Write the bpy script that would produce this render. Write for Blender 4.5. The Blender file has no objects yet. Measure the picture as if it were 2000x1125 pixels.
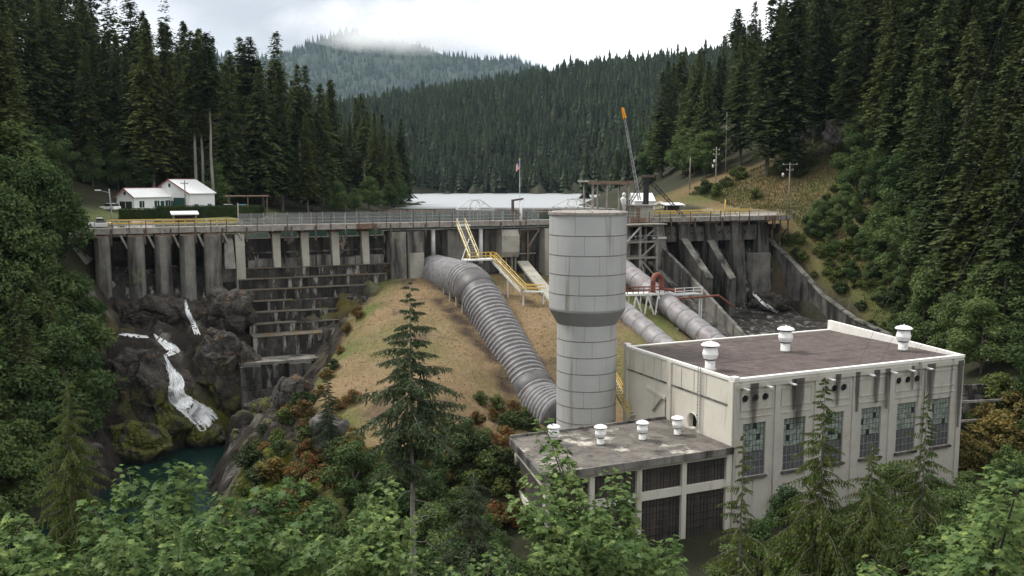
import bpy, math, random
import numpy as np
from mathutils import Vector, Matrix, Euler

S = bpy.context.scene
C = S.collection
rnd = random.Random(7)
R = math.radians

# ------------------------------------------------------------------ camera
FPX, CAMZ = 1800.0, 40.0                      # focal length in pixels of a 2000 px wide picture
PITCH = math.atan(212 / FPX)
cd = bpy.data.cameras.new('camera')
cam = bpy.data.objects.new('camera', cd); C.objects.link(cam)
cam.location = (0, 0, CAMZ)
cam.rotation_euler = (math.pi / 2 - PITCH, 0, 0)
cd.sensor_width = 36.0; cd.lens = FPX / 2000 * 36.0
cd.clip_start = 0.1; cd.clip_end = 20000
S.camera = cam

# ------------------------------------------------------------------ sky, sun, exposure
SUN_EL, SUN_AZ = 52.0, -68.0                  # azimuth from +Y towards +X
world = bpy.data.worlds.new('World'); S.world = world
world.use_nodes = True
nt = world.node_tree; nt.nodes.clear()
out = nt.nodes.new('ShaderNodeOutputWorld'); bg = nt.nodes.new('ShaderNodeBackground')
sky = nt.nodes.new('ShaderNodeTexSky'); sky.sky_type = 'NISHITA'; sky.sun_disc = False
sky.sun_elevation = R(SUN_EL); sky.sun_rotation = R(SUN_AZ)
tc = nt.nodes.new('ShaderNodeTexCoord')
mp = nt.nodes.new('ShaderNodeMapping'); mp.inputs['Location'].default_value = (1.11, 1.257, -4.345); mp.inputs['Scale'].default_value = (1, 1, 2.2)
n1 = nt.nodes.new('ShaderNodeTexNoise'); n1.inputs['Scale'].default_value = 1.5; n1.inputs['Detail'].default_value = 7; n1.inputs['Roughness'].default_value = 0.52
rp = nt.nodes.new('ShaderNodeValToRGB')
rp.color_ramp.interpolation = 'EASE'; rp.color_ramp.elements[0].position = 0.37; rp.color_ramp.elements[0].color = (2.7, 2.78, 2.95, 1)
rp.color_ramp.elements[1].position = 0.60; rp.color_ramp.elements[1].color = (9.6, 9.6, 9.5, 1)
mx = nt.nodes.new('ShaderNodeMixRGB'); mx.inputs[0].default_value = 0.93
nt.links.new(tc.outputs['Generated'], mp.inputs['Vector']); nt.links.new(mp.outputs[0], n1.inputs['Vector'])
nt.links.new(n1.outputs['Fac'], rp.inputs[0]); nt.links.new(sky.outputs[0], mx.inputs[1]); nt.links.new(rp.outputs[0], mx.inputs[2])
nt.links.new(mx.outputs[0], bg.inputs['Color']); bg.inputs['Strength'].default_value = 0.1
nt.links.new(bg.outputs[0], out.inputs[0])

ld = bpy.data.lights.new('sun', 'SUN'); ld.energy = 1.5; ld.angle = R(14); ld.color = (1, 0.96, 0.9)
sun = bpy.data.objects.new('sun', ld); C.objects.link(sun)
sd = Vector((math.sin(R(SUN_AZ)) * math.cos(R(SUN_EL)), math.cos(R(SUN_AZ)) * math.cos(R(SUN_EL)), math.sin(R(SUN_EL))))
sun.rotation_euler = sd.to_track_quat('Z', 'Y').to_euler()

S.view_settings.view_transform = 'Standard'; S.view_settings.look = 'None'
S.view_settings.exposure = 1.22; S.view_settings.gamma = 1.0
S.render.engine = 'CYCLES'
S.cycles.use_denoising = True; S.cycles.denoising_prefilter = 'NONE'
S.cycles.max_bounces = 6; S.cycles.diffuse_bounces = 3; S.cycles.glossy_bounces = 3
S.cycles.transmission_bounces = 4; S.cycles.volume_bounces = 2; S.cycles.transparent_max_bounces = 24
S.cycles.caustics_reflective = False; S.cycles.caustics_refractive = False

# ------------------------------------------------------------------ frames
ANG = R(24); CA, SA = math.cos(ANG), math.sin(ANG); OX, OY = -16.0, 160.0
def W(u, v, z):                               # along the dam, downstream of it, height
    return (OX + u * CA + v * SA, OY + u * SA - v * CA, z)
def uv_of(x, y):
    dx, dy = x - OX, y - OY
    return dx * CA + dy * SA, dx * SA - dy * CA
_c, _s = math.cos(PITCH), math.sin(PITCH)
def ray(px, py):
    x = (px - 1000) / FPX; y = -(py - 562.5) / FPX
    return np.array([x, _c + y * _s, -_s + y * _c])
def at_y(px, py, Y):
    d = ray(px, py); return np.array([0, 0, CAMZ]) + d * (Y / d[1])
def at_z(px, py, z):
    d = ray(px, py); return np.array([0, 0, CAMZ]) + d * ((z - CAMZ) / d[2])

# ------------------------------------------------------------------ materials
def newmat(name):
    m = bpy.data.materials.new(name); m.use_nodes = True
    t = m.node_tree; t.nodes.clear()
    o = t.nodes.new('ShaderNodeOutputMaterial')
    return m, t, o
def N(t, k, **kw):
    n = t.nodes.new('ShaderNode' + k)
    for a, b in kw.items():
        if a in ('loc', ): continue
        if hasattr(n, a) and a not in n.inputs: setattr(n, a, b)
        else: n.inputs[a].default_value = b
    return n
def noise(t, vec, scale, detail=4, rough=0.6, stretch=None):
    if stretch:
        mp = N(t, 'Mapping'); mp.inputs['Scale'].default_value = stretch
        t.links.new(vec, mp.inputs['Vector']); vec = mp.outputs[0]
    n = N(t, 'TexNoise', Scale=scale, Detail=detail, Roughness=rough)
    t.links.new(vec, n.inputs['Vector'])
    return n.outputs['Fac']
def ramp(t, fac, p0, p1, c0=(0, 0, 0, 1), c1=(1, 1, 1, 1)):
    r = N(t, 'ValToRGB'); e = r.color_ramp.elements
    e[0].position, e[1].position = p0, p1; e[0].color, e[1].color = c0, c1
    t.links.new(fac, r.inputs[0]); return r.outputs[0]
def mix(t, fac, a, b, mode='MIX'):
    m = N(t, 'MixRGB'); m.blend_type = mode
    for i, x in ((0, fac), (1, a), (2, b)):
        if isinstance(x, (int, float)): m.inputs[i].default_value = x
        elif isinstance(x, tuple): m.inputs[i].default_value = (x + (1,))[:4]
        else: t.links.new(x, m.inputs[i])
    return m.outputs[0]
MATS = {}
def surf(name, c1, c2, scale=0.6, rough=0.85, bump=0.0, bscale=6.0, layers=(), metallic=0.0, fine=0.25, stretch=None, spec=0.3):
    """two-tone procedural surface; layers: (colour, scale, p0, p1, stretch) stains laid over it"""
    m, t, o = newmat(name)
    b = N(t, 'BsdfPrincipled', Roughness=rough, Metallic=metallic); b.inputs['Specular IOR Level'].default_value = spec
    g = N(t, 'NewGeometry').outputs['Position']
    col = mix(t, ramp(t, noise(t, g, scale, 5, 0.62, stretch), 0.35, 0.65), c1, c2)
    if fine:
        f = ramp(t, noise(t, g, 9.0, 3, 0.7), 0.3, 0.7, (1 - fine, 1 - fine, 1 - fine, 1), (1 + fine, 1 + fine, 1 + fine, 1))
        col = mix(t, 1.0, col, f, 'MULTIPLY')
    for (lc, ls, p0, p1, st) in layers:
        col = mix(t, ramp(t, noise(t, g, ls, 5, 0.65, st), p0, p1), col, lc)
    t.links.new(col, b.inputs['Base Color'])
    if bump:
        bp = N(t, 'Bump', Strength=bump, Distance=0.08)
        t.links.new(noise(t, g, bscale, 5, 0.65), bp.inputs['Height']); t.links.new(bp.outputs[0], b.inputs['Normal'])
    t.links.new(b.outputs[0], o.inputs[0]); MATS[name] = m
    return m
VS = (1, 1, 0.12)                              # vertical streaks
K = (0.02, 0.018, 0.016)
surf('concrete_dark', (0.075, 0.07, 0.062), (0.13, 0.122, 0.11), 0.5, 0.9, 0.6, 5, [(K, 0.55, 0.45, 0.60, VS), ((0.22, 0.21, 0.19), 0.8, 0.60, 0.75, VS)])
surf('concrete_mid', (0.13, 0.122, 0.108), (0.23, 0.218, 0.195), 0.4, 0.9, 0.5, 5, [((0.032, 0.029, 0.026), 0.5, 0.46, 0.64, VS), ((0.16, 0.17, 0.10), 0.35, 0.58, 0.75, None)])
surf('concrete_pale', (0.29, 0.275, 0.23), (0.37, 0.355, 0.30), 0.5, 0.9, 0.3, 5, [((0.12, 0.11, 0.09), 0.8, 0.55, 0.75, VS), ((0.24, 0.25, 0.19), 0.5, 0.56, 0.75, None)])
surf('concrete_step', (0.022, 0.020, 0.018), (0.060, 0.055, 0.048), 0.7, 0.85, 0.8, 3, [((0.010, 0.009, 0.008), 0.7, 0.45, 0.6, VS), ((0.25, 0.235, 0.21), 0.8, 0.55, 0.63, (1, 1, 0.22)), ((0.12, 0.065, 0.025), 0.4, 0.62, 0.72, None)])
surf('concrete_ledge', (0.13, 0.12, 0.10), (0.075, 0.062, 0.045), 0.5, 0.9, 0.4, 5, [((0.16, 0.10, 0.04), 0.5, 0.52, 0.66, None), ((0.10, 0.11, 0.03), 0.4, 0.6, 0.7, None)])
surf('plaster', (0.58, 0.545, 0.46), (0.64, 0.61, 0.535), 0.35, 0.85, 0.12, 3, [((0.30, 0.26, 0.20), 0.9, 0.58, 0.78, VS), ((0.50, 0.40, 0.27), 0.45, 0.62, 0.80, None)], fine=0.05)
surf('plaster_front', (0.42, 0.40, 0.35), (0.51, 0.49, 0.435), 0.35, 0.85, 0.15, 3, [((0.09, 0.083, 0.073), 0.55, 0.575, 0.68, (1, 1, 0.05)), ((0.33, 0.28, 0.21), 0.35, 0.52, 0.78, None), ((0.22, 0.205, 0.18), 1.1, 0.58, 0.75, VS)], fine=0.07)  # greyer than the side plaster: front-wall shade put into the base, stains over it
surf('trim_white', (0.72, 0.70, 0.65), (0.80, 0.78, 0.73), 0.6, 0.8, 0.0, 3, [((0.30, 0.28, 0.25), 1.6, 0.62, 0.78, VS)], fine=0.05)
surf('roof_brown', (0.075, 0.058, 0.052), (0.115, 0.093, 0.084), 0.9, 0.95, 0.5, 8, [((0.17, 0.14, 0.128), 1.8, 0.56, 0.68, (0.4, 1.6, 1)), ((0.042, 0.034, 0.031), 0.35, 0.58, 0.72, None)], fine=0.3)
surf('roof_tar', (0.085, 0.075, 0.066), (0.17, 0.155, 0.135), 0.6, 0.95, 0.5, 6, [((0.46, 0.43, 0.37), 0.28, 0.55, 0.66, None), ((0.035, 0.03, 0.027), 0.9, 0.56, 0.7, None)], fine=0.3)
surf('tank_steel', (0.36, 0.367, 0.36), (0.40, 0.405, 0.395), 0.3, 0.6, 0.0, 3, [((0.19, 0.17, 0.13), 0.8, 0.57, 0.72, (1, 1, 0.05)), ((0.33, 0.16, 0.06), 0.9, 0.72, 0.80, (1, 1, 0.10))], fine=0.03)
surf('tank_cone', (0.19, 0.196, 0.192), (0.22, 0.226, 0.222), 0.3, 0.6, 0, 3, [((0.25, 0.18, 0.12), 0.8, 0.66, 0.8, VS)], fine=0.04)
surf('tank_seam', (0.11, 0.10, 0.085), (0.17, 0.15, 0.13), 1.5, 0.7, fine=0.1)
surf('pipe_steel', (0.065, 0.062, 0.062), (0.11, 0.105, 0.105), 0.7, 0.5, 0.1, 4, [((0.12, 0.085, 0.07), 0.6, 0.55, 0.75, None)], fine=0.15)
surf('hoop_steel', (0.20, 0.196, 0.20), (0.30, 0.295, 0.30), 1.0, 0.42, 0, 4, [((0.16, 0.12, 0.10), 1.2, 0.5, 0.7, None)], fine=0.15)
surf('pipe_wrap', (0.17, 0.163, 0.165), (0.27, 0.262, 0.266), 0.6, 0.5, 0.3, 3, [((0.17, 0.13, 0.125), 0.7, 0.5, 0.66, None)], fine=0.15)
surf('white_paint', (0.78, 0.78, 0.77), (0.82, 0.82, 0.81), 0.5, 0.6, 0, 3, fine=0.04)
surf('white_steel', (0.55, 0.55, 0.53), (0.68, 0.68, 0.66), 0.8, 0.55, 0, 3, [((0.30, 0.22, 0.15), 1.4, 0.6, 0.75, None)], fine=0.06)
surf('grey_steel', (0.22, 0.225, 0.23), (0.33, 0.335, 0.34), 0.8, 0.55, 0, 3, [((0.17, 0.10, 0.06), 1.4, 0.58, 0.75, None)], fine=0.1)
surf('yellow_paint', (0.58, 0.38, 0.07), (0.62, 0.44, 0.13), 0.8, 0.6, 0, 3, [((0.60, 0.56, 0.45), 1.2, 0.6, 0.7, None)], fine=0.06)
surf('yellow_pale', (0.60, 0.50, 0.24), (0.64, 0.58, 0.40), 0.8, 0.6, fine=0.06)
surf('orange_paint', (0.75, 0.30, 0.02), (0.80, 0.36, 0.04), 0.8, 0.5, fine=0.05)
surf('red_oxide', (0.15, 0.045, 0.03), (0.22, 0.085, 0.06), 1.0, 0.7, 0.2, 5, fine=0.15)
surf('rust_steel', (0.065, 0.045, 0.036), (0.12, 0.085, 0.07), 1.0, 0.8, 0.2, 5, [((0.30, 0.28, 0.26), 1.1, 0.6, 0.75, None)], fine=0.2)
surf('dark_steel', (0.016, 0.014, 0.014), (0.04, 0.034, 0.032), 1.0, 0.6, fine=0.2)
surf('wood_grey', (0.21, 0.19, 0.165), (0.32, 0.295, 0.265), 1.2, 0.9, 0.3, 10, [((0.10, 0.075, 0.055), 1.0, 0.55, 0.72, None)], fine=0.2)
surf('wood_brown', (0.13, 0.085, 0.06), (0.21, 0.15, 0.11), 1.2, 0.9, 0.3, 10, fine=0.2)
surf('pole_wood', (0.20, 0.175, 0.15), (0.30, 0.27, 0.24), 2.0, 0.9, 0.2, 10, fine=0.2)
surf('asphalt', (0.10, 0.10, 0.10), (0.15, 0.148, 0.145), 0.5, 0.95, 0.2, 9, fine=0.2)
surf('gravel', (0.22, 0.20, 0.175), (0.30, 0.27, 0.235), 0.6, 0.95, 0.3, 9, fine=0.25)
surf('void_shade', (0.008, 0.008, 0.008), (0.012, 0.012, 0.012), 1, 0.9, fine=0)  # near-black colour standing in for shade inside openings and gaps
surf('screen_dark', (0.045, 0.042, 0.038), (0.075, 0.068, 0.06), 0.7, 0.6, 0, 4, [((0.12, 0.075, 0.06), 0.5, 0.58, 0.72, VS)], fine=0.2)
surf('glass_green', (0.13, 0.165, 0.145), (0.34, 0.375, 0.335), 2.2, 0.25, 0, 4, fine=0.1, spec=0.5)
surf('glass_dark', (0.02, 0.025, 0.025), (0.045, 0.05, 0.05), 1.0, 0.12, fine=0.1, spec=0.5)
surf('louver', (0.055, 0.055, 0.058), (0.10, 0.10, 0.10), 0.8, 0.7, fine=0.1)
surf('green_door', (0.015, 0.06, 0.05), (0.02, 0.075, 0.06), 1, 0.6, fine=0.05)
surf('red_roof', (0.22, 0.07, 0.07), (0.28, 0.10, 0.10), 1, 0.7, fine=0.1)
surf('blue_paint', (0.16, 0.36, 0.52), (0.20, 0.42, 0.58), 1, 0.4, fine=0)
surf('tyre', (0.02, 0.02, 0.02), (0.03, 0.03, 0.03), 1, 0.9, fine=0.1)
surf('bark', (0.075, 0.062, 0.05), (0.14, 0.12, 0.10), 2.0, 0.95, 0.6, 6, stretch=(1, 1, 0.25), fine=0.3)
surf('bark_pale', (0.17, 0.155, 0.135), (0.27, 0.25, 0.225), 1.5, 0.95, 0.5, 6, stretch=(1, 1, 0.25), fine=0.3)
def rockmat():
    m, t, o = newmat('rock'); ge = N(t, 'NewGeometry'); g = ge.outputs['Position']
    b = N(t, 'BsdfPrincipled', Roughness=0.8); b.inputs['Specular IOR Level'].default_value = 0.4
    col = mix(t, ramp(t, noise(t, g, 0.6, 6, 0.7), 0.36, 0.64), (0.016, 0.014, 0.012), (0.062, 0.053, 0.045))
    col = mix(t, ramp(t, noise(t, g, 0.45, 5, 0.7, (1, 1, 1.6)), 0.56, 0.66), col, (0.10, 0.058, 0.030))
    col = mix(t, ramp(t, noise(t, g, 2.6, 5, 0.8), 0.58, 0.68), col, (0.20, 0.185, 0.165))
    sx = N(t, 'SeparateXYZ'); t.links.new(g, sx.inputs[0]); mr = N(t, 'MapRange'); mr.inputs['From Min'].default_value = 15; mr.inputs['From Max'].default_value = 5; mr.inputs['To Min'].default_value = -0.10; mr.inputs['To Max'].default_value = 0.10; t.links.new(sx.outputs[2], mr.inputs['Value'])
    ad = N(t, 'Math', operation='ADD'); t.links.new(noise(t, g, 0.4, 6, 0.75), ad.inputs[0]); t.links.new(mr.outputs[0], ad.inputs[1])
    col = mix(t, ramp(t, ad.outputs[0], 0.49, 0.60), col, mix(t, ramp(t, noise(t, g, 3.0, 3, 0.7), 0.4, 0.6), (0.040, 0.048, 0.010), (0.125, 0.130, 0.016)))
    wl = N(t, 'MapRange'); wl.inputs['From Min'].default_value = 4.6; wl.inputs['From Max'].default_value = 3.4; t.links.new(sx.outputs[2], wl.inputs['Value']); col = mix(t, wl.outputs[0], col, (0.012, 0.011, 0.010))
    f = ramp(t, noise(t, g, 9.0, 3, 0.7), 0.3, 0.7, (0.55, 0.55, 0.55, 1), (1.5, 1.5, 1.5, 1)); t.links.new(mix(t, 1.0, col, f, 'MULTIPLY'), b.inputs['Base Color'])
    bp = N(t, 'Bump', Strength=1.0, Distance=0.2); t.links.new(noise(t, g, 3.0, 6, 0.8), bp.inputs['Height']); t.links.new(bp.outputs[0], b.inputs['Normal'])
    t.links.new(b.outputs[0], o.inputs[0]); MATS['rock'] = m
rockmat()
surf('rock_grey', (0.065, 0.06, 0.055), (0.13, 0.12, 0.11), 0.5, 0.9, 0.9, 2.5, [((0.06, 0.055, 0.05), 0.8, 0.55, 0.7, None)], fine=0.3)
surf('flag_red', (0.50, 0.10, 0.13), (0.52, 0.12, 0.14), 1, 0.8, fine=0)
surf('flag_blue', (0.06, 0.07, 0.20), (0.07, 0.08, 0.22), 1, 0.8, fine=0)

def leafmat(name, c1, c2, c3=None, transl=0.35, scale=0.35, rnd_amt=0.3, hi=None):
    m, t, o = newmat(name)
    g = N(t, 'NewGeometry').outputs['Position']
    col = mix(t, ramp(t, noise(t, g, scale, 3, 0.6), 0.35, 0.65), c1, c2)
    if c3: col = mix(t, ramp(t, noise(t, g, 2.3, 3, 0.7), 0.55, 0.68), col, c3)
    f = ramp(t, noise(t, g, 7.0, 2, 0.7), 0.3, 0.7, (0.62, 0.62, 0.62, 1), (1.4, 1.4, 1.4, 1)); col = mix(t, 1.0, col, f, 'MULTIPLY')
    oi = N(t, 'ObjectInfo')
    r = ramp(t, oi.outputs['Random'], 0, 1, (1 - rnd_amt, 1 - rnd_amt * .8, 1 - rnd_amt, 1), (1 + rnd_amt, 1 + rnd_amt * .8, 1 + rnd_amt * .4, 1))
    col = mix(t, 1.0, col, r, 'MULTIPLY')
    d = N(t, 'BsdfDiffuse'); tr = N(t, 'BsdfTranslucent'); gl = N(t, 'BsdfGlossy', Roughness=0.45); gl.inputs['Color'].default_value = (0.6, 0.65, 0.6, 1)
    m1 = N(t, 'MixShader', Fac=transl); m2 = N(t, 'MixShader', Fac=0.015)
    t.links.new(col, d.inputs[0]); t.links.new(col, tr.inputs[0])
    t.links.new(d.outputs[0], m1.inputs[1]); t.links.new(tr.outputs[0], m1.inputs[2])
    t.links.new(m1.outputs[0], m2.inputs[1]); t.links.new(gl.outputs[0], m2.inputs[2])
    t.links.new(m2.outputs[0], o.inputs[0]); MATS[name] = m
leafmat('needles', (0.048, 0.070, 0.030), (0.088, 0.110, 0.048), (0.150, 0.162, 0.068), 0.25, 0.35, 0.45)
leafmat('needles_olive', (0.055, 0.072, 0.026), (0.092, 0.112, 0.040), (0.14, 0.15, 0.055), 0.3, 0.35, 0.35)
leafmat('needles_far', (0.015, 0.025, 0.013), (0.036, 0.052, 0.023), (0.060, 0.072, 0.028), 0.15, 0.06, 0)
leafmat('needles_near', (0.045, 0.068, 0.042), (0.078, 0.105, 0.058), (0.115, 0.13, 0.06), 0.3, 0.8)
leafmat('cedar', (0.09, 0.13, 0.038), (0.16, 0.20, 0.058), (0.24, 0.23, 0.07), 0.4, 0.8)
leafmat('alder', (0.055, 0.092, 0.036), (0.105, 0.15, 0.055), (0.165, 0.21, 0.072), 0.35, 0.25, 0.45)
leafmat('maple', (0.055, 0.105, 0.036), (0.135, 0.195, 0.070), (0.29, 0.36, 0.115), 0.38, 0.7, 0.3)
leafmat('shrub', (0.07, 0.10, 0.03), (0.11, 0.135, 0.04), (0.16, 0.15, 0.05), 0.35, 0.6)
leafmat('shrub_dark', (0.028, 0.045, 0.018), (0.05, 0.07, 0.026), (0.07, 0.085, 0.03), 0.3, 0.6)
leafmat('shrub_orange', (0.10, 0.10, 0.035), (0.17, 0.13, 0.04), (0.26, 0.14, 0.04), 0.35, 0.8)
leafmat('shrub_red', (0.085, 0.10, 0.035), (0.17, 0.085, 0.035), (0.32, 0.075, 0.03), 0.35, 1.2)
leafmat('hedge', (0.022, 0.042, 0.014), (0.045, 0.065, 0.02), (0.06, 0.05, 0.025), 0.2, 0.5)
leafmat('dry_grass', (0.235, 0.17, 0.095), (0.27, 0.19, 0.105), (0.20, 0.165, 0.08), 0.4, 0.12)
leafmat('green_grass', (0.075, 0.088, 0.035), (0.13, 0.115, 0.05), (0.055, 0.075, 0.028), 0.3, 0.2)

def stain():                                   # run-off streaks that thin out downwards
    m, t, o = newmat('run_stain'); g = N(t, 'NewGeometry').outputs['Position']
    d = N(t, 'BsdfDiffuse'); d.inputs[0].default_value = (0.045, 0.04, 0.035, 1); tr = N(t, 'BsdfTransparent'); ms = N(t, 'MixShader')
    at = N(t, 'Attribute'); at.attribute_name = 'edge'
    ad = N(t, 'Math', operation='MULTIPLY_ADD'); t.links.new(noise(t, g, 2.2, 5, 0.7, (1.4, 1.4, 0.10)), ad.inputs[0]); ad.inputs[1].default_value = 1.2; t.links.new(at.outputs['Fac'], ad.inputs[2])
    mu = N(t, 'Math', operation='MULTIPLY'); t.links.new(ramp(t, ad.outputs[0], 0.55, 1.6), mu.inputs[0]); mu.inputs[1].default_value = 0.6
    t.links.new(mu.outputs[0], ms.inputs[0]); t.links.new(tr.outputs[0], ms.inputs[1]); t.links.new(d.outputs[0], ms.inputs[2]); t.links.new(ms.outputs[0], o.inputs[0]); MATS['run_stain'] = m
stain()
# water
def water(name, deep, rough, bscale, bstr, st=None):
    m, t, o = newmat(name)
    b = N(t, 'BsdfPrincipled', Roughness=rough); b.inputs['Base Color'].default_value = deep + (1,)
    b.inputs['IOR'].default_value = 1.33; b.inputs['Specular IOR Level'].default_value = 0.5
    g = N(t, 'NewGeometry').outputs['Position']
    bp = N(t, 'Bump', Strength=bstr, Distance=0.3)
    t.links.new(noise(t, g, bscale, 4, 0.6, st), bp.inputs['Height']); t.links.new(bp.outputs[0], b.inputs['Normal'])
    t.links.new(b.outputs[0], o.inputs[0]); MATS[name] = m
water('water_river', (0.008, 0.024, 0.020), 0.07, 1.6, 0.35)
water('water_lake', (0.014, 0.040, 0.036), 0.06, 0.9, 0.22)
water('water_ripple', (0.02, 0.045, 0.04), 0.32, 0.35, 1.0)
def foam():
    m, t, o = newmat('foam'); g = N(t, 'NewGeometry').outputs['Position']
    col = mix(t, ramp(t, noise(t, g, 2.4, 5, 0.75, (1.6, 1.6, 0.22)), 0.30, 0.52), (0.74, 0.78, 0.79), (0.95, 0.96, 0.96))
    b = N(t, 'BsdfDiffuse'); tl = N(t, 'BsdfTranslucent'); t.links.new(col, b.inputs[0]); t.links.new(col, tl.inputs[0]); mb = N(t, 'MixShader', Fac=0.25); t.links.new(b.outputs[0], mb.inputs[1]); t.links.new(tl.outputs[0], mb.inputs[2])
    va = N(t, 'VectorMath', operation='ADD'); t.links.new(N(t, 'NewGeometry').outputs['Normal'], va.inputs[0]); va.inputs[1].default_value = (0, 0, 1.5); vn = N(t, 'VectorMath', operation='NORMALIZE'); t.links.new(va.outputs[0], vn.inputs[0]); t.links.new(vn.outputs[0], b.inputs['Normal'])   # aerated water: normals tipped skyward to brighten its shading
    at = N(t, 'Attribute'); at.attribute_name = 'edge'
    ad = N(t, 'Math', operation='MULTIPLY_ADD'); t.links.new(noise(t, g, 2.6, 5, 0.75, (1.8, 1.8, 0.2)), ad.inputs[0]); ad.inputs[1].default_value = 1.0; t.links.new(at.outputs['Fac'], ad.inputs[2])
    al = ramp(t, ad.outputs[0], 0.52, 1.0); tr = N(t, 'BsdfTransparent'); ms = N(t, 'MixShader')
    t.links.new(al, ms.inputs[0]); t.links.new(tr.outputs[0], ms.inputs[1]); t.links.new(mb.outputs[0], ms.inputs[2])
    t.links.new(ms.outputs[0], o.inputs[0]); MATS['foam'] = m
foam()
def mesh_wire():                               # woven wire: mostly holes
    m, t, o = newmat('wire_mesh')
    d = N(t, 'BsdfDiffuse'); d.inputs[0].default_value = (0.30, 0.31, 0.31, 1); tr = N(t, 'BsdfTransparent'); mxs = N(t, 'MixShader', Fac=0.2)
    t.links.new(tr.outputs[0], mxs.inputs[1]); t.links.new(d.outputs[0], mxs.inputs[2]); t.links.new(mxs.outputs[0], o.inputs[0]); MATS['wire_mesh'] = m
mesh_wire()

# ------------------------------------------------------------------ mesh builder and scene objects
class MB:
    def __init__(s, f=None, flip=None):
        s.v = []; s.q = []; s.f = f; s.flip = (f is W) if flip is None else flip
    def add(s, vs, fs):
        b = len(s.v)
        s.v.extend([tuple(s.f(*p)) for p in vs] if s.f else [tuple(p) for p in vs])
        for q in fs:
            q = [b + i for i in q]; s.q.append(q[::-1] if s.flip else q)
        return s
    def hexa(s, p):                            # 4 bottom (ccw) + 4 top
        return s.add(p, [(3, 2, 1, 0), (4, 5, 6, 7), (0, 1, 5, 4), (1, 2, 6, 5), (2, 3, 7, 6), (3, 0, 4, 7)])
    def box(s, a0, a1, b0, b1, c0, c1):
        return s.hexa([(a0, b0, c0), (a1, b0, c0), (a1, b1, c0), (a0, b1, c0), (a0, b0, c1), (a1, b0, c1), (a1, b1, c1), (a0, b1, c1)])
    def loft(s, A, B, cap=True):               # two matching polygons
        n = len(A); fs = [(i, (i + 1) % n, n + (i + 1) % n, n + i) for i in range(n)]
        if cap: fs += [tuple(range(n))[::-1], tuple(range(n, 2 * n))]
        return s.add(list(A) + list(B), fs)
    def prism_u(s, poly_vz, u0, u1):           # polygon in (v, z) swept along u
        return s.loft([(u0, v, z) for v, z in poly_vz], [(u1, v, z) for v, z in poly_vz])
    def tube(s, p, q, r, n=8, r2=None, cap=True):
        p, q = Vector(p), Vector(q); d = (q - p)
        if d.length < 1e-6: return s
        a = d.normalized().orthogonal().normalized(); b = d.normalized().cross(a); r2 = r if r2 is None else r2
        A = [p + (a * math.cos(t) + b * math.sin(t)) * r for t in [2 * math.pi * i / n for i in range(n)]]
        B = [q + (a * math.cos(t) + b * math.sin(t)) * r2 for t in [2 * math.pi * i / n for i in range(n)]]
        return s.loft(A, B, cap)
    def beam(s, p, q, w, h=None):
        h = h or w; p, q = Vector(p), Vector(q); d = (q - p).normalized()
        up = Vector((0, 0, 1)) if abs(d.z) < 0.95 else Vector((1, 0, 0))
        a = d.cross(up).normalized() * w / 2; b = a.cross(d).normalized() * h / 2
        return s.loft([p - a - b, p + a - b, p + a + b, p - a + b], [q - a - b, q + a - b, q + a + b, q - a + b])
    def path(s, pts, rad, n=10, cap=True):
        pts = [Vector(p) for p in pts]; k = len(pts); rad = rad if isinstance(rad, (list, tuple)) else [rad] * k
        base = len(s.v); ref = None; vs = []
        for i, p in enumerate(pts):
            d = (pts[min(i + 1, k - 1)] - pts[max(i - 1, 0)]).normalized()
            if ref is None: ref = d.orthogonal().normalized()
            a = (ref - d * ref.dot(d)).normalized(); ref = a; b = d.cross(a)
            vs += [p + (a * math.cos(2 * math.pi * j / n) + b * math.sin(2 * math.pi * j / n)) * rad[i] for j in range(n)]
        fs = [(i * n + j, i * n + (j + 1) % n, (i + 1) * n + (j + 1) % n, (i + 1) * n + j) for i in range(k - 1) for j in range(n)]
        if cap: fs += [tuple(range(n))[::-1], tuple(range((k - 1) * n, k * n))]
        return s.add(vs, fs)
    def lathe(s, c, prof, n=24, a0=0.0, a1=2 * math.pi):
        full = abs(a1 - a0 - 2 * math.pi) < 1e-6; m = n if full else n + 1; k = len(prof)
        vs = [(c[0] + r * math.cos(a0 + (a1 - a0) * j / n), c[1] + r * math.sin(a0 + (a1 - a0) * j / n), c[2] + z) for r, z in prof for j in range(m)]
        fs = [(i * m + j, i * m + (j + 1) % m, (i + 1) * m + (j + 1) % m, (i + 1) * m + j) for i in range(k - 1) for j in range(m if full else n)]
        return s.add(vs, fs)
    def build(s, name, mat, parent=None, smooth=False, kind=None):
        w = wloc(parent)
        me = bpy.data.meshes.new(name)
        me.from_pydata([(x - w[0], y - w[1], z - w[2]) for x, y, z in s.v], [], s.q)
        return finish(name, me, mat, parent, smooth, kind)
def wloc(o):
    x = y = z = 0.0
    while o is not None:
        x += o.location[0]; y += o.location[1]; z += o.location[2]; o = o.parent
    return x, y, z
def finish(name, me, mat, parent=None, smooth=False, kind=None):
    me.materials.append(MATS[mat] if isinstance(mat, str) else mat)
    if smooth: me.polygons.foreach_set('use_smooth', [True] * len(me.polygons))
    o = bpy.data.objects.new(name, me); C.objects.link(o)
    if parent: o.parent = parent
    if kind: o['kind'] = kind
    return o
def tag(o, label, cat=None, group=None):
    o['label'] = label
    if cat: o['category'] = cat
    if group: o['group'] = group
    return o
def thing(name, label, cat, loc, group=None):
    o = bpy.data.objects.new(name, None); C.objects.link(o); o.location = loc; o.empty_display_size = 0.5
    return tag(o, label, cat, group)
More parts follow.
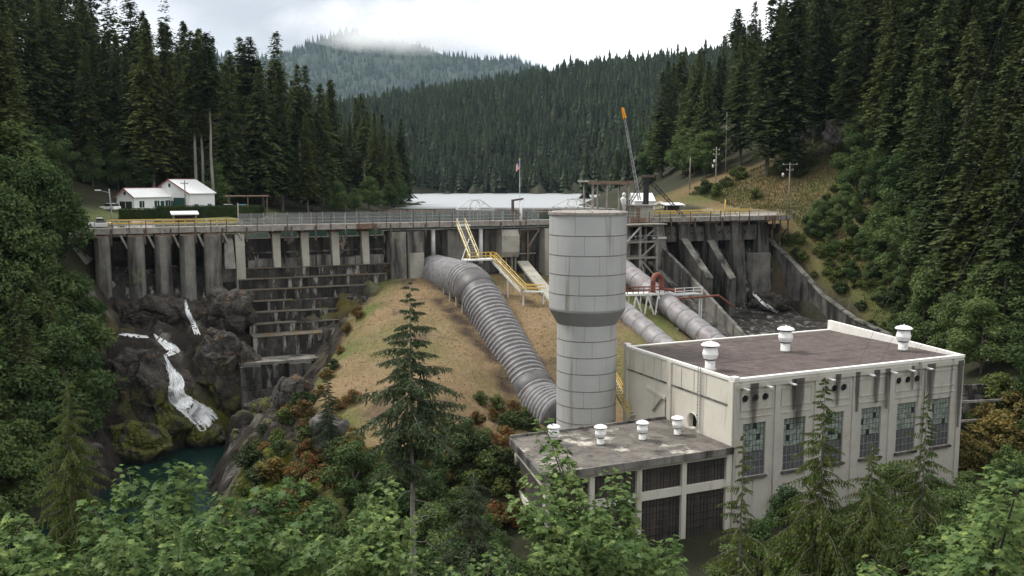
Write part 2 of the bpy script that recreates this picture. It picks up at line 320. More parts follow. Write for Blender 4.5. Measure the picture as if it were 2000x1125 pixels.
def copy_tree(src, parent=None, loc=None, rz=None, sc=None, label=None, group=None):
    c = src.copy(); C.objects.link(c); c.parent = parent
    if loc is not None: c.location = loc
    if rz is not None: c.rotation_euler = (0, 0, rz)
    if sc is not None: c.scale = sc if isinstance(sc, tuple) else (sc, sc, sc)
    if label: c['label'] = label
    if group: c['group'] = group
    for ch in list(src.children): copy_tree(ch, c)
    return c
def np_mesh(name, V, F):
    me = bpy.data.meshes.new(name); V = np.asarray(V, np.float32); F = np.asarray(F, np.int32)
    k = F.shape[1]
    me.vertices.add(len(V)); me.vertices.foreach_set('co', V.ravel())
    me.loops.add(F.size); me.loops.foreach_set('vertex_index', F.ravel())
    me.polygons.add(len(F)); me.polygons.foreach_set('loop_start', np.arange(0, F.size, k, dtype=np.int32))
    me.update(calc_edges=True); me.validate()
    return me

def vnoise(P, seed=0):
    i = np.floor(P).astype(np.int64); f = P - i; f = f * f * (3 - 2 * f)
    def h(a, b, c):
        n = (a * 73856093) ^ (b * 19349663) ^ (c * 83492791) ^ (seed * 2654435761)
        n = (n ^ (n >> 13)) * 1274126177 & 0xffffffff
        n = (n ^ (n >> 16)) * 2246822519 & 0xffffffff
        return ((n >> 8) & 0xffff) / 32767.5 - 1
    x, y, z = i[:, 0], i[:, 1], i[:, 2]; r = 0
    for dx in (0, 1):
        for dy in (0, 1):
            for dz in (0, 1):
                w = (f[:, 0] if dx else 1 - f[:, 0]) * (f[:, 1] if dy else 1 - f[:, 1]) * (f[:, 2] if dz else 1 - f[:, 2])
                r = r + w * h(x + dx, y + dy, z + dz)
    return r
def fbm(P, seed=0, oct=4):
    r = 0; a = 1.0
    for k in range(oct): r = r + a * vnoise(P * (2 ** k) + 17.3 * k, seed + k); a *= 0.5
    return r
HAZE = 0.000032

# ------------------------------------------------------------------ ground
LAKE = 30.3; RIVER = 3.0
CP = [  # x, y, z of the surveyed ground
 (-83,195,33),(-62,195,33),(-75,215,33.5),(-95,200,37),(-60,178,32.6),(-72,160,32.8),(-66,147,32.6),(-90,150,40),(-66,137,30),(-85,172,35),(-52,172,32.6),(-52,190,32.8),
 (-46,165,30.6),(-45,185,30.5),(-47,210,30.5),(-55,212,32.5),(-50,240,30.6),(-60,240,33),(-43,273,30.5),(-55,280,33),(-36,372,30.5),(-46,360,33),(-38,330,30.5),(-50,330,34),(-60,400,34),(-48,400,30),(-90,420,30),(-120,470,30),
 (-20,200,25),(0,250,24),(18,220,25),(-20,300,24),(0,400,24),(20,550,24),(-32,240,25),(34,300,27),(-10,180,25),(12,190,25),(-36,178,25),(-30,165,25),(20,200,26),(-30,350,26),(-40,500,25),(40,450,26),(-90,560,25),
 (-75,240,37),(-70,300,38),(-100,250,44),(-120,230,55),(-120,200,52),(-110,280,50),(-150,250,75),(-160,200,85),(-200,260,105),(-110,360,50),(-150,340,72),(-200,330,100),(-105,165,50),(-140,160,75),(-260,250,140),(-300,350,150),(-300,150,170),(-90,330,42),
 (-62,125,22),(-60,131,25),(-75,120,30),(-70,105,20),(-62,100,11),(-90,110,38),(-120,110,58),(-160,120,90),(-64,88,8),(-75,85,15),(-95,85,32),(-130,80,55),(-200,80,100),(-85,70,14),(-110,60,22),(-57,118,9),
 (-59.2,138,20.8),(-54.9,140,21.8),(-49.6,143,21.8),(-45.1,144,22.2),(-56.9,133,17.7),(-48,131,15.8),(-54.8,126,13.9),(-48.8,129,15.0),(-49.5,123,8.8),(-52.5,116,5.2),(-44.7,133,14.1),(-40.7,137,14.1),(-42.5,131,8.0),(-39.1,134,10.5),(-36,133,8),(-40,141,20),(-38,140,16.5),
 (-50.8,120,6),(-52.5,112,7),(-50.5,107,5),(-49.5,103,4),(-55,104,8),(-50.2,117.5,3.4),(-47.2,117,0),(-45,123,0),(-41.5,127,0.5),(-40,121,-0.5),(-39.5,112,-0.5),(-43,106,0),(-38,102,0),(-36,95,0),(-46,104,0),(-40,80,0),(-55,68,0),(-75,58,0),(-100,50,0),(-47,92,0.5),
 (-36.3,119,8.7),(-35.8,114,5.5),(-34.0,112,9.5),(-32.5,105,6),(-29,113,12.0),(-25,110,12.7),(-24.3,104,10.6),(-26,99,8.4),(-31,98,5),(-20.6,100,9.2),(-15.8,92,8.2),(-23.3,108,12.8),(-27,120,11),(-29,127,10.5),(-24,92,5.5),(-30,88,3.6),(-33,122,7.5),
 (-20.5,150,22.6),(-23.6,140,20.0),(-24.2,128,16.2),(-24.4,120,15.0),(-27,134,14),(-26.5,143,17),(-30,130,10.5),
 (-14.4,152,22.7),(-15.7,140,20.5),(-13.8,122,16.4),(-19,131,18.4),(-9.5,137,19.6),(-18,116,15.2),(-5.5,124,15.6),(-9.4,110,14.4),(-8,100,11.8),(-2,111,11.2),(-5.6,97,10.5),(-2.8,95,8.5),(-2,104,9.5),(-14,104,12.6),(-16,110,14.2),
 (-6,92,4.5),(-8,82,3.5),(-16,84,4),(8,112,8.2),(2,118,9.6),(12,124,11),(0,130,15.6),(-3,140,19.0),
 (3.3,148,21.4),(4.5,132,17.6),(4.7,140,19.9),(-2,152,21.5),(10,150,21.0),(16.2,128,14.5),(16.9,136,16.8),(25.2,140,16.0),(24.1,149,18.2),(14,160,21),(24,164,21),(31,150,16.5),(20,120,10),(30,128,11.5),(40,130,11),
 (33,166,15.5),(38,148,12),(50,135,8),(44,118,6),
 (58.7,197,32.6),(63.4,190,27.5),(70.4,205,35),(64.7,235,43),(50.8,230,37.5),(43.2,230,35.4),(75.2,180,25.1),(74.9,148,15.2),(72.5,135,12),(69.5,125,9.7),(82.5,235,53),(60,125,7),(58,112,4),
 (34,208,33),(26,208,30.5),(24,232,30.5),(40,218,33.2),(50,212,33.2),(34,228,33.2),(34,250,34),(36,300,31),(52,397,31),(48,330,40),(62,512,31),(60,350,48),(80,400,55),(90,480,55),
 (110,232,78),(140,225,98),(100,180,48),(120,155,52),(100,135,26),(90,115,14),(160,150,85),(130,120,45),(200,180,125),(100,300,82),(140,320,110),(200,300,150),(300,250,200),(90,260,62),(110,90,18),(150,90,45),(260,120,140),(75,95,7),
 (0,0,37.6),(0,-25,41),(-40,-20,42),(40,-20,42),(0,10,32.5),(0,20,27),(0,32,20.5),(0,45,13.5),(0,60,6.5),(0,72,3.6),(15,20,28.5),(30,30,25),(35,45,18),(45,60,12),(60,75,8),(-20,20,27),(-40,20,26.5),(-25,45,13),(-50,40,13),(-20,62,6),(-80,20,24),(20,60,7.5),(25,72,4.5),(40,85,4.5),(20,0,37.5),(-20,0,37.5),(60,30,27),(90,50,24),(80,0,40),(-90,0,36),(20,85,3.4),(30,95,3.4),(150,20,45),(-160,20,50),
 (-300,600,40),(-500,500,120),(-400,300,190),(400,400,250),(500,200,280),(400,0,120),(-400,0,150),
 (-260,640,29),(-150,640,29.5),(-60,650,30.5),(0,652,30.8),(60,640,31),(110,600,31.5),(90,560,31),(150,560,52),(-192,1150,116),(-100,1150,132),(0,1150,152),(128,1150,171),(287,1150,186),(450,1150,215),(-320,1150,104),(-450,1150,95),(0,800,72),(-150,800,62),(150,800,88),(300,800,120),(-300,800,58),(0,950,112),(200,950,130),(-200,950,95),(400,900,170),(300,600,120),(250,480,130),
 (-192,1500,118),(0,1500,150),(287,1500,175),(-450,1500,90),(600,1200,240),(-700,1100,90),(-700,700,110),(700,700,260),(700,1500,230),(-700,1500,90)]
for u_, v_, z_ in ((52,8,12),(60,7,12),(70,7,12),(75,7,12.5),(52,20,9.5),(60,20,9.5),(70,20,9),(75,20,9),(55,32,7.5),(65,32,7.5),(74.5,32,7.5),(50,40,7.5),(62,42,7),(73,42,7),(45,20,12),(46,32,9),(43,34,10),
                   (78.5,-3,30),(78.5,5,24.4),(78.5,10,21.5),(78.5,15,18.2),(78.5,20,16.2),(78.5,25,14.2),(78.5,34,12.6),(78.5,40,11.6),(83,16,22.5),(84,26,19.5),(85,36,17)):
    CP.append(W(u_, v_, z_))
CPa = np.array(CP, float)
def _phi(A, B):
    return np.sqrt((A[:, None, 0] - B[None, :, 0]) ** 2 + (A[:, None, 1] - B[None, :, 1]) ** 2 + 1.0)
_n = len(CPa)
_M = np.zeros((_n + 3, _n + 3)); _M[:_n, :_n] = _phi(CPa, CPa) + 0.15 * np.eye(_n) * -1
_M[:_n, _n] = 1; _M[:_n, _n + 1:] = CPa[:, :2] / 100; _M[_n:, :_n] = _M[:_n, _n:].T
_w = np.linalg.solve(_M, np.concatenate([CPa[:, 2], np.zeros(3)]))
def worley(P, seed):
    i = np.floor(P).astype(np.int64); F1 = np.full(len(P), 9.0); F2 = F1.copy(); idv = np.zeros(len(P))
    for dx in (-1, 0, 1):
        for dy in (-1, 0, 1):
            for dz in (-1, 0, 1):
                c_ = i + np.array([dx, dy, dz]); n = (c_[:, 0] * 73856093) ^ (c_[:, 1] * 19349663) ^ (c_[:, 2] * 83492791) ^ (seed * 9781)
                r_ = []
                for k_ in range(4): n = ((n ^ (n >> 13)) * 1274126177 + 12345 * k_) & 0xffffffff; r_.append(((n >> 7) & 0xffff) / 65535.0)
                q = c_ + np.stack(r_[:3], 1); d = np.linalg.norm(P - q, axis=1)
                new = d < F1; F2 = np.where(new, F1, np.minimum(F2, d)); idv = np.where(new, r_[3], idv); F1 = np.where(new, d, F1)
    return F1, F2, idv
def blocks(P3, m):                             # broken rock: tilted blocks and cracks
    out_ = np.zeros(len(P3)); k = m > 0.01
    if k.any():
        for sc_, am, sd_ in ((4.0, 1.9, 3), (1.7, 0.9, 8)):
            Q = P3[k] / sc_ * np.array([1, 1, 0.6]); Q = Q + 0.25 * np.stack([vnoise(Q, 4), vnoise(Q + 9, 5), 0 * Q[:, 0]], 1)
            a, b_, c_ = worley(Q, sd_); out_[k] += am * (c_ - 0.5) + am * 0.5 * (np.clip((b_ - a) * 3, 0, 1) - 0.8)
    return out_
def rock_mask(x, y, z):
    u = (x - OX) * CA + (y - OY) * SA; v = (x - OX) * SA - (y - OY) * CA
    edge = np.interp(v, [0, 7, 15, 26, 33, 42, 50, 60, 70], [-8, -8.5, -15.5, -21.5, -24.5, -27, -27, -24, -22])
    m = np.clip((edge - u) / 2.0, 0, 1) * np.clip((u + 58) / 6, 0, 1) * np.clip((v - 1) / 2, 0, 1) * np.clip((66 - v) / 8, 0, 1)
    return m * np.clip((24.5 - z) / 2, 0, 1)
def hz(x, y, detail=True):
    x = np.atleast_1d(np.asarray(x, float)); y = np.atleast_1d(np.asarray(y, float))
    outz = np.empty(len(x))
    for i in range(0, len(x), 20000):
        P = np.stack([x[i:i + 20000], y[i:i + 20000]], 1)
        outz[i:i + 20000] = _phi(P, CPa) @ _w[:_n] + _w[_n] + (P / 100) @ _w[_n + 1:]
    if detail:
        P3 = np.stack([x, y, outz * 0.6], 1)
        far = np.clip((y - 300) / 400, 0, 1)
        u_ = (x - OX) * CA + (y - OY) * SA; v_ = (x - OX) * SA - (y - OY) * CA; kn_ = np.clip((v_ - 8) / 4, 0, 1) * np.clip((60 - v_) / 5, 0, 1) * np.clip((-1 - u_) / 3, 0, 1) * np.clip((u_ + 32) / 5, 0, 1)
        soft = (fbm(P3 / 9.0, 3, 3) * 0.42 + fbm(P3 / 3.5, 7, 2) * 0.10 + kn_ * (0.55 * vnoise(np.stack([u_ / 7, v_ / 4.2, 0 * u_], 1), 33) + 0.22 * vnoise(np.stack([u_ / 3, v_ / 1.6, 0 * u_], 1), 34))) * (1 + 22 * far)
        m = rock_mask(x, y, outz)
        r = (0.45 - np.abs(fbm(P3 / 6.5, 11, 2))) * 2.8 + blocks(P3, m) * 1.0
        outz = outz + soft * (1 - m) * np.clip((np.abs(y - 195) + np.abs(x + 70)) / 30 - 0.5, 0.1, 1) + r * m * np.clip((outz - 1.0) / 3, 0.1, 0.85)
    return outz
def hz1(x, y): return float(hz([x], [y])[0])
_T = np.concatenate([np.arange(8, 240, 0.35), np.arange(240, 1400, 2.5)])
def hit(px, py, tmin=8):                       # where the line of sight meets the ground
    d = ray(px, py); T = _T[_T > tmin]; P = np.array([0, 0, CAMZ]) + T[:, None] * d[None, :]
    k = np.nonzero(P[:, 2] < hz(P[:, 0], P[:, 1], True))[0]
    return P[k[0]] if len(k) else P[-1]

def graded(lo, hi, a, b, fine, grow=1.07):
    g = list(np.arange(a, b, fine)); st = fine; x = a
    left = []
    while x > lo: st *= grow; x -= st; left.append(x)
    st = fine; x = g[-1]
    while x < hi: st *= grow; x += st; g.append(x)
    return np.array(left[::-1] + g)
gx = np.concatenate([graded(-900, 900, -60, -14, 0.42)[:np.searchsorted(graded(-900, 900, -60, -14, 0.42), -14)], graded(-14, 900, -14, 72, 0.9)]); gy = graded(-60, 1700, 96, 150, 0.45, 1.03)
XX, YY = np.meshgrid(gx, gy); xs, ys = XX.ravel(), YY.ravel(); zs = hz(xs, ys)
ZZ = zs.reshape(XX.shape)
nx, ny = len(gx), len(gy)
idx = np.arange(nx * ny).reshape(ny, nx)
F = np.stack([idx[:-1, :-1].ravel(), idx[:-1, 1:].ravel(), idx[1:, 1:].ravel(), idx[1:, :-1].ravel()], 1)
me = np_mesh('ground', np.stack([xs, ys, zs], 1), F)
# ground cover colours: forest floor, dry grass, green grass, rock, moss
dzy, dzx = np.gradient(ZZ, gy, gx); slope = np.hypot(dzx, dzy).ravel()
P3 = np.stack([xs, ys, zs], 1)
us, vs_ = (xs - OX) * CA + (ys - OY) * SA, (xs - OX) * SA - (ys - OY) * CA
nA = fbm(P3 / 7, 41, 4); nB = fbm(P3 / 2.5, 51, 3); nC = fbm(P3 / 16, 61, 3)
def lerp(a, b, w): return a + (np.asarray(b, float) - a) * np.clip(w, 0, 1)[:, None]
col = np.tile(np.array([0.034, 0.036, 0.020]), (len(xs), 1)); col = lerp(col, (0.055, 0.050, 0.030), nA * 0.6)
rm = rock_mask(xs, ys, zs)
dry = lerp(np.tile(np.array([0.225, 0.158, 0.088]), (len(xs), 1)), (0.16, 0.14, 0.062), 0.2 + nC * 0.9 + nA * 0.3)
dry = lerp(dry, (0.25, 0.185, 0.12), nB * 0.7 - 0.1)
mound = np.clip((vs_ - 1) / 2, 0, 1) * np.clip((62 - vs_) / 5 + nA * 0.4, 0, 1) * np.clip((46 - us) / 3, 0, 1) * np.clip((us + 32) / 3, 0, 1)
col = lerp(col, dry, mound)
leftband = np.clip(1 - np.abs(us - np.interp(vs_, [0, 7, 15, 26, 33, 42, 50], [-8, -8, -14, -20, -23, -26, -27])) / 4.0, 0, 1)
soil = mound * np.clip(1 - np.abs(us + 1.9) / 2.6, 0, 1) * np.clip((vs_ - 12) / 4, 0, 1) * np.clip((52 - vs_) / 4, 0, 1)
col = lerp(col, (0.060, 0.043, 0.032), soil * (1.3 + nB * 1.5)); col = lerp(col, (0.13, 0.095, 0.06), mound * (nB + nA * .6 - 0.45) * 2.2)
for c_, w_ in ((np.array((0.10, 0.12, 0.035)), mound * leftband * (0.6 + nA)), (np.array((0.09, 0.12, 0.03)), mound * np.clip((us - 24) / 3, 0, 1) * (0.7 + nA * 0.5))):
    col = lerp(col, c_, w_)
rs = np.clip((us - 77) / 2 + (vs_ > 30) * 0, 0, 1) * np.clip((112 - us) / 14 + nC * 0.6, 0, 1) * np.clip((64 - vs_) / 8, 0, 1) * np.clip((vs_ + 62) / 10, 0, 1)
rcol = lerp(np.tile(np.array([0.15, 0.105, 0.052]), (len(xs), 1)), (0.085, 0.095, 0.03), 0.35 + nC * 0.8 + nA * 0.6 + np.clip(vs_ / 50, -0.5, 0.6))
col = lerp(col, rcol, rs)
flat = np.clip(1 - np.abs(zs - 33.2) / 1.8, 0, 1) * (np.abs(ys - 190) < 45) * (np.abs(xs) < 100)
col = lerp(col, (0.085, 0.105, 0.035), flat * 0.9 * (xs < 0)); col = lerp(col, (0.20, 0.165, 0.09), flat * (xs > 0) * (0.6 + nA))
rockc = lerp(np.tile(np.array([0.030, 0.026, 0.022]), (len(xs), 1)), (0.085, 0.070, 0.058), 0.4 + nA * 0.7 + nB * 0.4)
rockc = lerp(rockc, (0.085, 0.050, 0.028), (nA - 0.3) * 1.2); rockc = lerp(rockc, (0.15, 0.14, 0.125), (nB - 0.45) * 3)
low = np.clip((13 - zs) / 5, 0, 1)
rockc = lerp(rockc, (0.085, 0.095, 0.012), (0.15 + nA * 1.4 + nB * 0.5) * (0.35 + low) * np.clip(1.6 - slope * 0.5, 0.2, 1))
rockc = lerp(rockc, (0.02, 0.018, 0.016), np.clip((4.2 - zs) / 1.0, 0, 1))
col = lerp(col, rockc, rm + np.clip((slope - 1.35) * 2, 0, 1) * (ys < 210) * (ys > 60) * (np.abs(xs) < 70))
col = np.clip(col, 0.008, 0.5)
ca_ = me.color_attributes.new('cover', 'FLOAT_COLOR', 'POINT')
ca_.data.foreach_set('color', np.concatenate([col, np.ones((len(xs), 1))], 1).astype(np.float32).ravel())
m, t, o = newmat('ground_cover'); b = N(t, 'BsdfPrincipled', Roughness=0.95); b.inputs['Specular IOR Level'].default_value = 0.15
at = N(t, 'Attribute'); at.attribute_name = 'cover'; g = N(t, 'NewGeometry').outputs['Position']
f1 = ramp(t, noise(t, g, 1.5, 5, 0.75), 0.3, 0.7, (0.74, 0.74, 0.74, 1), (1.26, 1.26, 1.26, 1))
f2 = ramp(t, noise(t, g, 8, 3, 0.75), 0.3, 0.7, (0.84, 0.84, 0.84, 1), (1.16, 1.16, 1.16, 1))
t.links.new(mix(t, 1.0, mix(t, 1.0, at.outputs['Color'], f1, 'MULTIPLY'), f2, 'MULTIPLY'), b.inputs['Base Color'])
bp = N(t, 'Bump', Strength=0.9, Distance=0.3); t.links.new(noise(t, g, 2.2, 6, 0.8), bp.inputs['Height']); t.links.new(bp.outputs[0], b.inputs['Normal'])
t.links.new(b.outputs[0], o.inputs[0]); MATS['ground_cover'] = m
gob = finish('ground', me, 'ground_cover', smooth=True, kind='structure'); me.polygons.foreach_set('use_smooth', ~(rm[F].mean(1) > 0.4)); gob['label'] = 'rocky river gorge, grassy knoll and forested valley slopes'

# ------------------------------------------------------------------ lake and river
m, t, o = newmat('water_reservoir'); g = N(t, 'NewGeometry').outputs['Position']
sx = N(t, 'SeparateXYZ'); t.links.new(g, sx.inputs[0])
nz = N(t, 'Math', operation='MULTIPLY_ADD'); t.links.new(noise(t, g, 0.02, 3, 0.6, (0.35, 1.2, 1)), nz.inputs[0]); nz.inputs[1].default_value = 120; t.links.new(sx.outputs[1], nz.inputs[2])
mr = N(t, 'MapRange'); mr.inputs['From Min'].default_value = 345; mr.inputs['From Max'].default_value = 385; t.links.new(nz.outputs[0], mr.inputs['Value'])
b1 = N(t, 'BsdfPrincipled', Roughness=0.05); b1.inputs['Base Color'].default_value = (0.010, 0.034, 0.030, 1); b1.inputs['IOR'].default_value = 1.33
b2 = N(t, 'BsdfPrincipled', Roughness=0.42); b2.inputs['Base Color'].default_value = (0.05, 0.07, 0.07, 1); b2.inputs['IOR'].default_value = 4.0; b2.inputs['Specular IOR Level'].default_value = 0.8
bp = N(t, 'Bump', Strength=0.15, Distance=0.3); t.links.new(noise(t, g, 0.8, 4, 0.6), bp.inputs['Height']); t.links.new(bp.outputs[0], b1.inputs['Normal'])
bp2 = N(t, 'Bump', Strength=0.9, Distance=0.5); t.links.new(noise(t, g, 0.25, 4, 0.6, (0.5, 1, 1)), bp2.inputs['Height']); t.links.new(bp2.outputs[0], b2.inputs['Normal'])
ms = N(t, 'MixShader'); t.links.new(mr.outputs[0], ms.inputs[0]); t.links.new(b1.outputs[0], ms.inputs[1]); t.links.new(b2.outputs[0], ms.inputs[2]); t.links.new(ms.outputs[0], o.inputs[0])
MATS['water_reservoir'] = m
k = MB(); a, c = W(-34, -0.6, LAKE), W(79, -0.6, LAKE)
k.add([a, c, (66, 260, LAKE), (200, 420, LAKE), (320, 760, LAKE), (-420, 760, LAKE), (-200, 420, LAKE), (-70, 260, LAKE)], [(0, 1, 2, 7), (7, 2, 3, 6), (6, 3, 4, 5)])
lk = k.build('lake', 'water_reservoir', kind='structure'); lk['label'] = 'reservoir held back by the dam'
k = MB(); k.add([(-120, 40, RIVER), (-4, 60, RIVER), (-26, 100, RIVER), (-30, 142, RIVER), (-62, 142, RIVER)], [(0, 1, 2, 3, 4)])
rv = k.build('river', 'water_river', kind='structure'); rv['label'] = 'dark green pool below the falls'


# ------------------------------------------------------------------ the dam
def U(): return MB(W)
dam = thing('concrete_dam', 'long grey concrete dam with gated spillways and a stepped middle section', 'dam', W(0, 0, 10))
# left gated spillway
for a, b_ in ((-51.6, -49.4), (-47.0, -44.6), (-43.2, -40.8), (-39.6, -37.3), (-36.0, -33.4)):
    c_ = (a + b_) / 2; r = (b_ - a) / 2
    pl = [(a, -2.5), (a, 2.2)] + [(c_ - r * math.cos(t_), 2.2 + r * 1.1 * math.sin(t_)) for t_ in np.linspace(0.25, math.pi - 0.25, 7)] + [(b_, 2.2), (b_, -2.5)]
    m_ = U(); m_.loft([(u, v * 1.06, 17.5) for u, v in pl], [(u, v, 31.4) for u, v in pl]); m_.build('pier', 'concrete_mid', dam)
    U().box(a + 0.1, b_ - 0.1, -2.3, 2.6, 31.4, 31.66).build('pier_cap', 'wood_brown', dam)
for a, b_ in ((-56, -51.6), (-49.4, -47.0), (-44.6, -43.2), (-40.8, -39.6), (-37.3, -36.0), (-33.4, -31.4)):
    U().prism_u([(-2.0, 17), (2.5, 17), (2.2, 21.5), (0.2, 25.5), (-2.0, 26.8)], a, b_).build('spillway_crest', 'concrete_step', dam)
    g_ = U(); g_.prism_u([(-1.6, 26.6), (-1.1, 27.6), (-0.9, 29.2), (-1.1, 30.6), (-1.5, 31.2), (-1.8, 31.2), (-1.8, 26.6)], a, b_); g_.build('gate', 'dark_steel', dam)
    for fu in (0.3, 0.7):
        uu = a + (b_ - a) * fu; U().beam((uu, -1.0, 28.0), (uu, 1.6, 30.6), 0.16, 0.22).build('gate_arm', 'rust_steel', dam)
for a in (-47.0, -43.2, -39.6, -36.0, -32.2, -29.9):
    m_ = U(); m_.beam((a, 2.2, 29.6), (a - 0.9, 2.6, 31.6), 0.28, 0.3); m_.build('strut', 'wood_grey', dam)
U().hexa([(-33.4, -2, 17.5), (-31.0, -2, 17.5), (-31.0, 1.6, 17.5), (-33.4, 1.6, 17.5), (-33.4, -2, 31.2), (-31.0, -2, 31.2), (-31.0, 0.4, 31.2), (-33.4, 0.4, 31.2)]).build('wall', 'concrete_mid', dam)
U().hexa([(-33.2, 0.6, 28.2), (-31.6, 0.6, 28.2), (-31.6, 4.6, 26.2), (-33.2, 4.6, 26.2), (-32.9, 0.6, 31.3), (-31.6, 0.6, 31.3), (-31.6, 2.0, 30.6), (-32.9, 2.0, 30.6)]).build('wing_wall', 'concrete_mid', dam)
U().hexa([(-31.3, 1.0, 20.5), (-29.9, 1.0, 20.5), (-29.9, 3.4, 20.5), (-31.3, 3.4, 20.5), (-31.3, 1.0, 31.4), (-29.9, 1.0, 31.4), (-29.9, 2.4, 31.4), (-31.3, 2.4, 31.4)]).build('pier', 'concrete_pale', dam)
# stepped middle section
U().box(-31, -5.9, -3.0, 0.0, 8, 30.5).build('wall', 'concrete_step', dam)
for a in (-24.7, -20.1, -15.1, -10.0):
    m_ = U(); m_.hexa([(a - 0.55, 0.0, 25.9), (a + 0.55, 0.0, 25.9), (a + 0.55, 1.75, 25.9), (a - 0.55, 1.75, 25.9), (a - 0.65, -2.0, 31.4), (a + 0.65, -2.0, 31.4), (a + 0.65, 0.9, 31.4), (a - 0.65, 0.9, 31.4)]); m_.build('pier', 'concrete_pale', dam)
    U().box(a - 0.9, a + 0.9, -2.0, 1.2, 31.4, 31.66).build('pier_cap', 'wood_brown', dam)
edges = [-29.9, -24.7, -20.1, -15.1, -10.0, -6.1]
for i in range(5):                             # parapet blocks between the piers
    a, b_ = edges[i] + 0.62, edges[i + 1] - 0.62
    cut = sorted([a, b_] + [rnd.uniform(a + 0.8, b_ - 0.8) for _ in range(2 if i != 1 else 0)])
    for p, q in zip(cut[:-1], cut[1:]):
        if q - p > 0.4: U().box(p + 0.03, q - 0.03, 0.0, 0.9 + rnd.uniform(-0.15, 0.1), 25.9, 27.5 + rnd.uniform(-0.5, 0.1)).build('block', 'concrete_mid' if rnd.random() < 0.6 else 'concrete_dark', dam)
    U().box(a, b_, -0.05, 0.35, 30.5, 30.66).build('coping', 'concrete_pale', dam)
    U().box(a, b_, 0.02, 0.2, 28.1, 28.35).build('ledge', 'concrete_dark', dam)
st = [(2.0, 25.9, 24.35), (3.7, 24.35, 22.8), (5.3, 22.8, 21.2), (6.9, 21.2, 19.65), (8.6, 19.65, 18.1), (10.2, 18.1, 16.7), (13.4, 16.7, 13.3)]
for k_, (vf, zt, zb) in enumerate(st):
    a0, a1 = -31.2 + 0.1 * k_, -5.9 - 0.9 * k_
    x_ = a0
    while x_ < a1 - 0.5:
        w_ = min(rnd.choice((2.2, 3.1, 4.2, 5.4, 6.3)), a1 - x_)
        if a1 - x_ - w_ < 1.5: w_ = a1 - x_
        d_ = rnd.uniform(-0.16, 0.05)
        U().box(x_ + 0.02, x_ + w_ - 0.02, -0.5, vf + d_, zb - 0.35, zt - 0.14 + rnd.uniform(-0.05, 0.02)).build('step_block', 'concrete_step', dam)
        x_ += w_
    x_ = a0
    while x_ < a1 - 0.3:                       # lip stones along each step
        w_ = min(rnd.uniform(2.5, 6), a1 - x_)
        if rnd.random() < 0.8: U().box(x_, x_ + w_ - 0.05, -0.3, vf + 0.03 + rnd.uniform(0, 0.06), zt - 0.12, zt + rnd.uniform(-0.05, 0.02)).build('step_lip', 'concrete_ledge', dam)
        x_ += w_
U().box(-33, -19.5, 12.0, 17.2, 6.0, 13.2).build('apron', 'concrete_step', dam)
U().box(-33.3, -19.3, 13.4, 17.5, 13.2, 13.6).build('apron_slab', 'concrete_mid', dam)
for a, b_ in ((-33.2, -30.3), (-28.6, -27.8), (-26.2, -23.0)):
    for j in range(8):
        z0 = 6.4 + j * 0.85; x_ = a
        while x_ < b_ - 0.05:
            w_ = min(rnd.uniform(0.7, 1.4), b_ - x_); w_ = b_ - x_ if b_ - x_ - w_ < .4 else w_; vf = 19.8 - j * 0.24 + rnd.uniform(-.1, .08)
            U().box(x_ + .02, x_ + w_ - .02, 17.2, vf, z0, z0 + .82).build('stone', 'concrete_dark', dam); x_ += w_
U().hexa([(-30.3, 17.2, 6), (-26.2, 17.2, 6), (-26.2, 20.4, 6), (-30.3, 20.4, 6), (-30.3, 17.2, 9.8), (-26.2, 17.2, 9.8), (-26.2, 18.6, 9.8), (-30.3, 18.6, 9.8)]).build('sill', 'concrete_step', dam)
U().box(-33.2, -25.5, 19.4, 21.4, 4.5, 8.2).build('footing', 'concrete_dark', dam)
# intake section
for a, b_, vf, mt in ((-6.1, -3.35, 2.6, 'concrete_mid'), (-3.1, -0.2, 2.9, 'concrete_mid'), (4.6, 8.2, 1.4, 'concrete_mid'), (23.0, 27.0, 2.3, 'concrete_pale')):
    U().hexa([(a, -2, 18), (b_, -2, 18), (b_, vf + 0.5, 18), (a, vf + 0.5, 18), (a, -2, 31.2), (b_, -2, 31.2), (b_, vf, 31.2), (a, vf, 31.2)]).build('intake_block', mt, dam)
U().box(-2.9, -0.4, 2.95, 3.35, 20.0, 27.6).build('buttress', 'concrete_pale', dam)
U().box(-5.9, 50.0, -3.2, 0.0, 14, 31.2).build('wall', 'concrete_dark', dam)
pb = [(0.0, 26.2), (2.4, 26.2), (2.9, 27.2), (2.9, 30.0), (2.2, 31.1), (0.0, 31.1)]
U().prism_u(pb, 14.3, 17.7).build('hood', 'concrete_pale', dam)
for uu in (14.6, 15.7, 16.8, 17.5): U().box(uu - 0.16, uu + 0.16, 1.2, 1.6, 21.0, 26.2).build('post', 'white_steel' if uu < 15 else 'wood_grey', dam)
for uu in (12.2, 9.6): U().box(uu - 0.05, uu + 0.1, 0.0, 0.3, 20, 31).build('pilaster', 'concrete_mid', dam)
for uu, zb in ((2.0, 26.6), (10.9, 25.2)):
    U().tube((uu, 1.2, zb), (uu, 1.2, 31.4), 0.38, 12).build('vent_pipe', 'white_steel', dam, True)
m_ = U(); m_.beam((18.2, 0.5, 31.0), (22.8, 0.5, 31.0), 0.3, 0.3); m_.build('timber_brace', 'wood_grey', dam)
U().beam((20.4, 0.5, 31.0), (20.4, 0.5, 24.0), 0.35).build('timber_brace', 'wood_brown', dam)
U().beam((22.8, 0.5, 31.0), (20.5, 0.5, 27.8), 0.28).build('timber_brace', 'wood_grey', dam)
U().beam((18.2, 0.5, 26.6), (22.0, 0.5, 26.6), 0.16).build('timber_brace', 'grey_steel', dam)
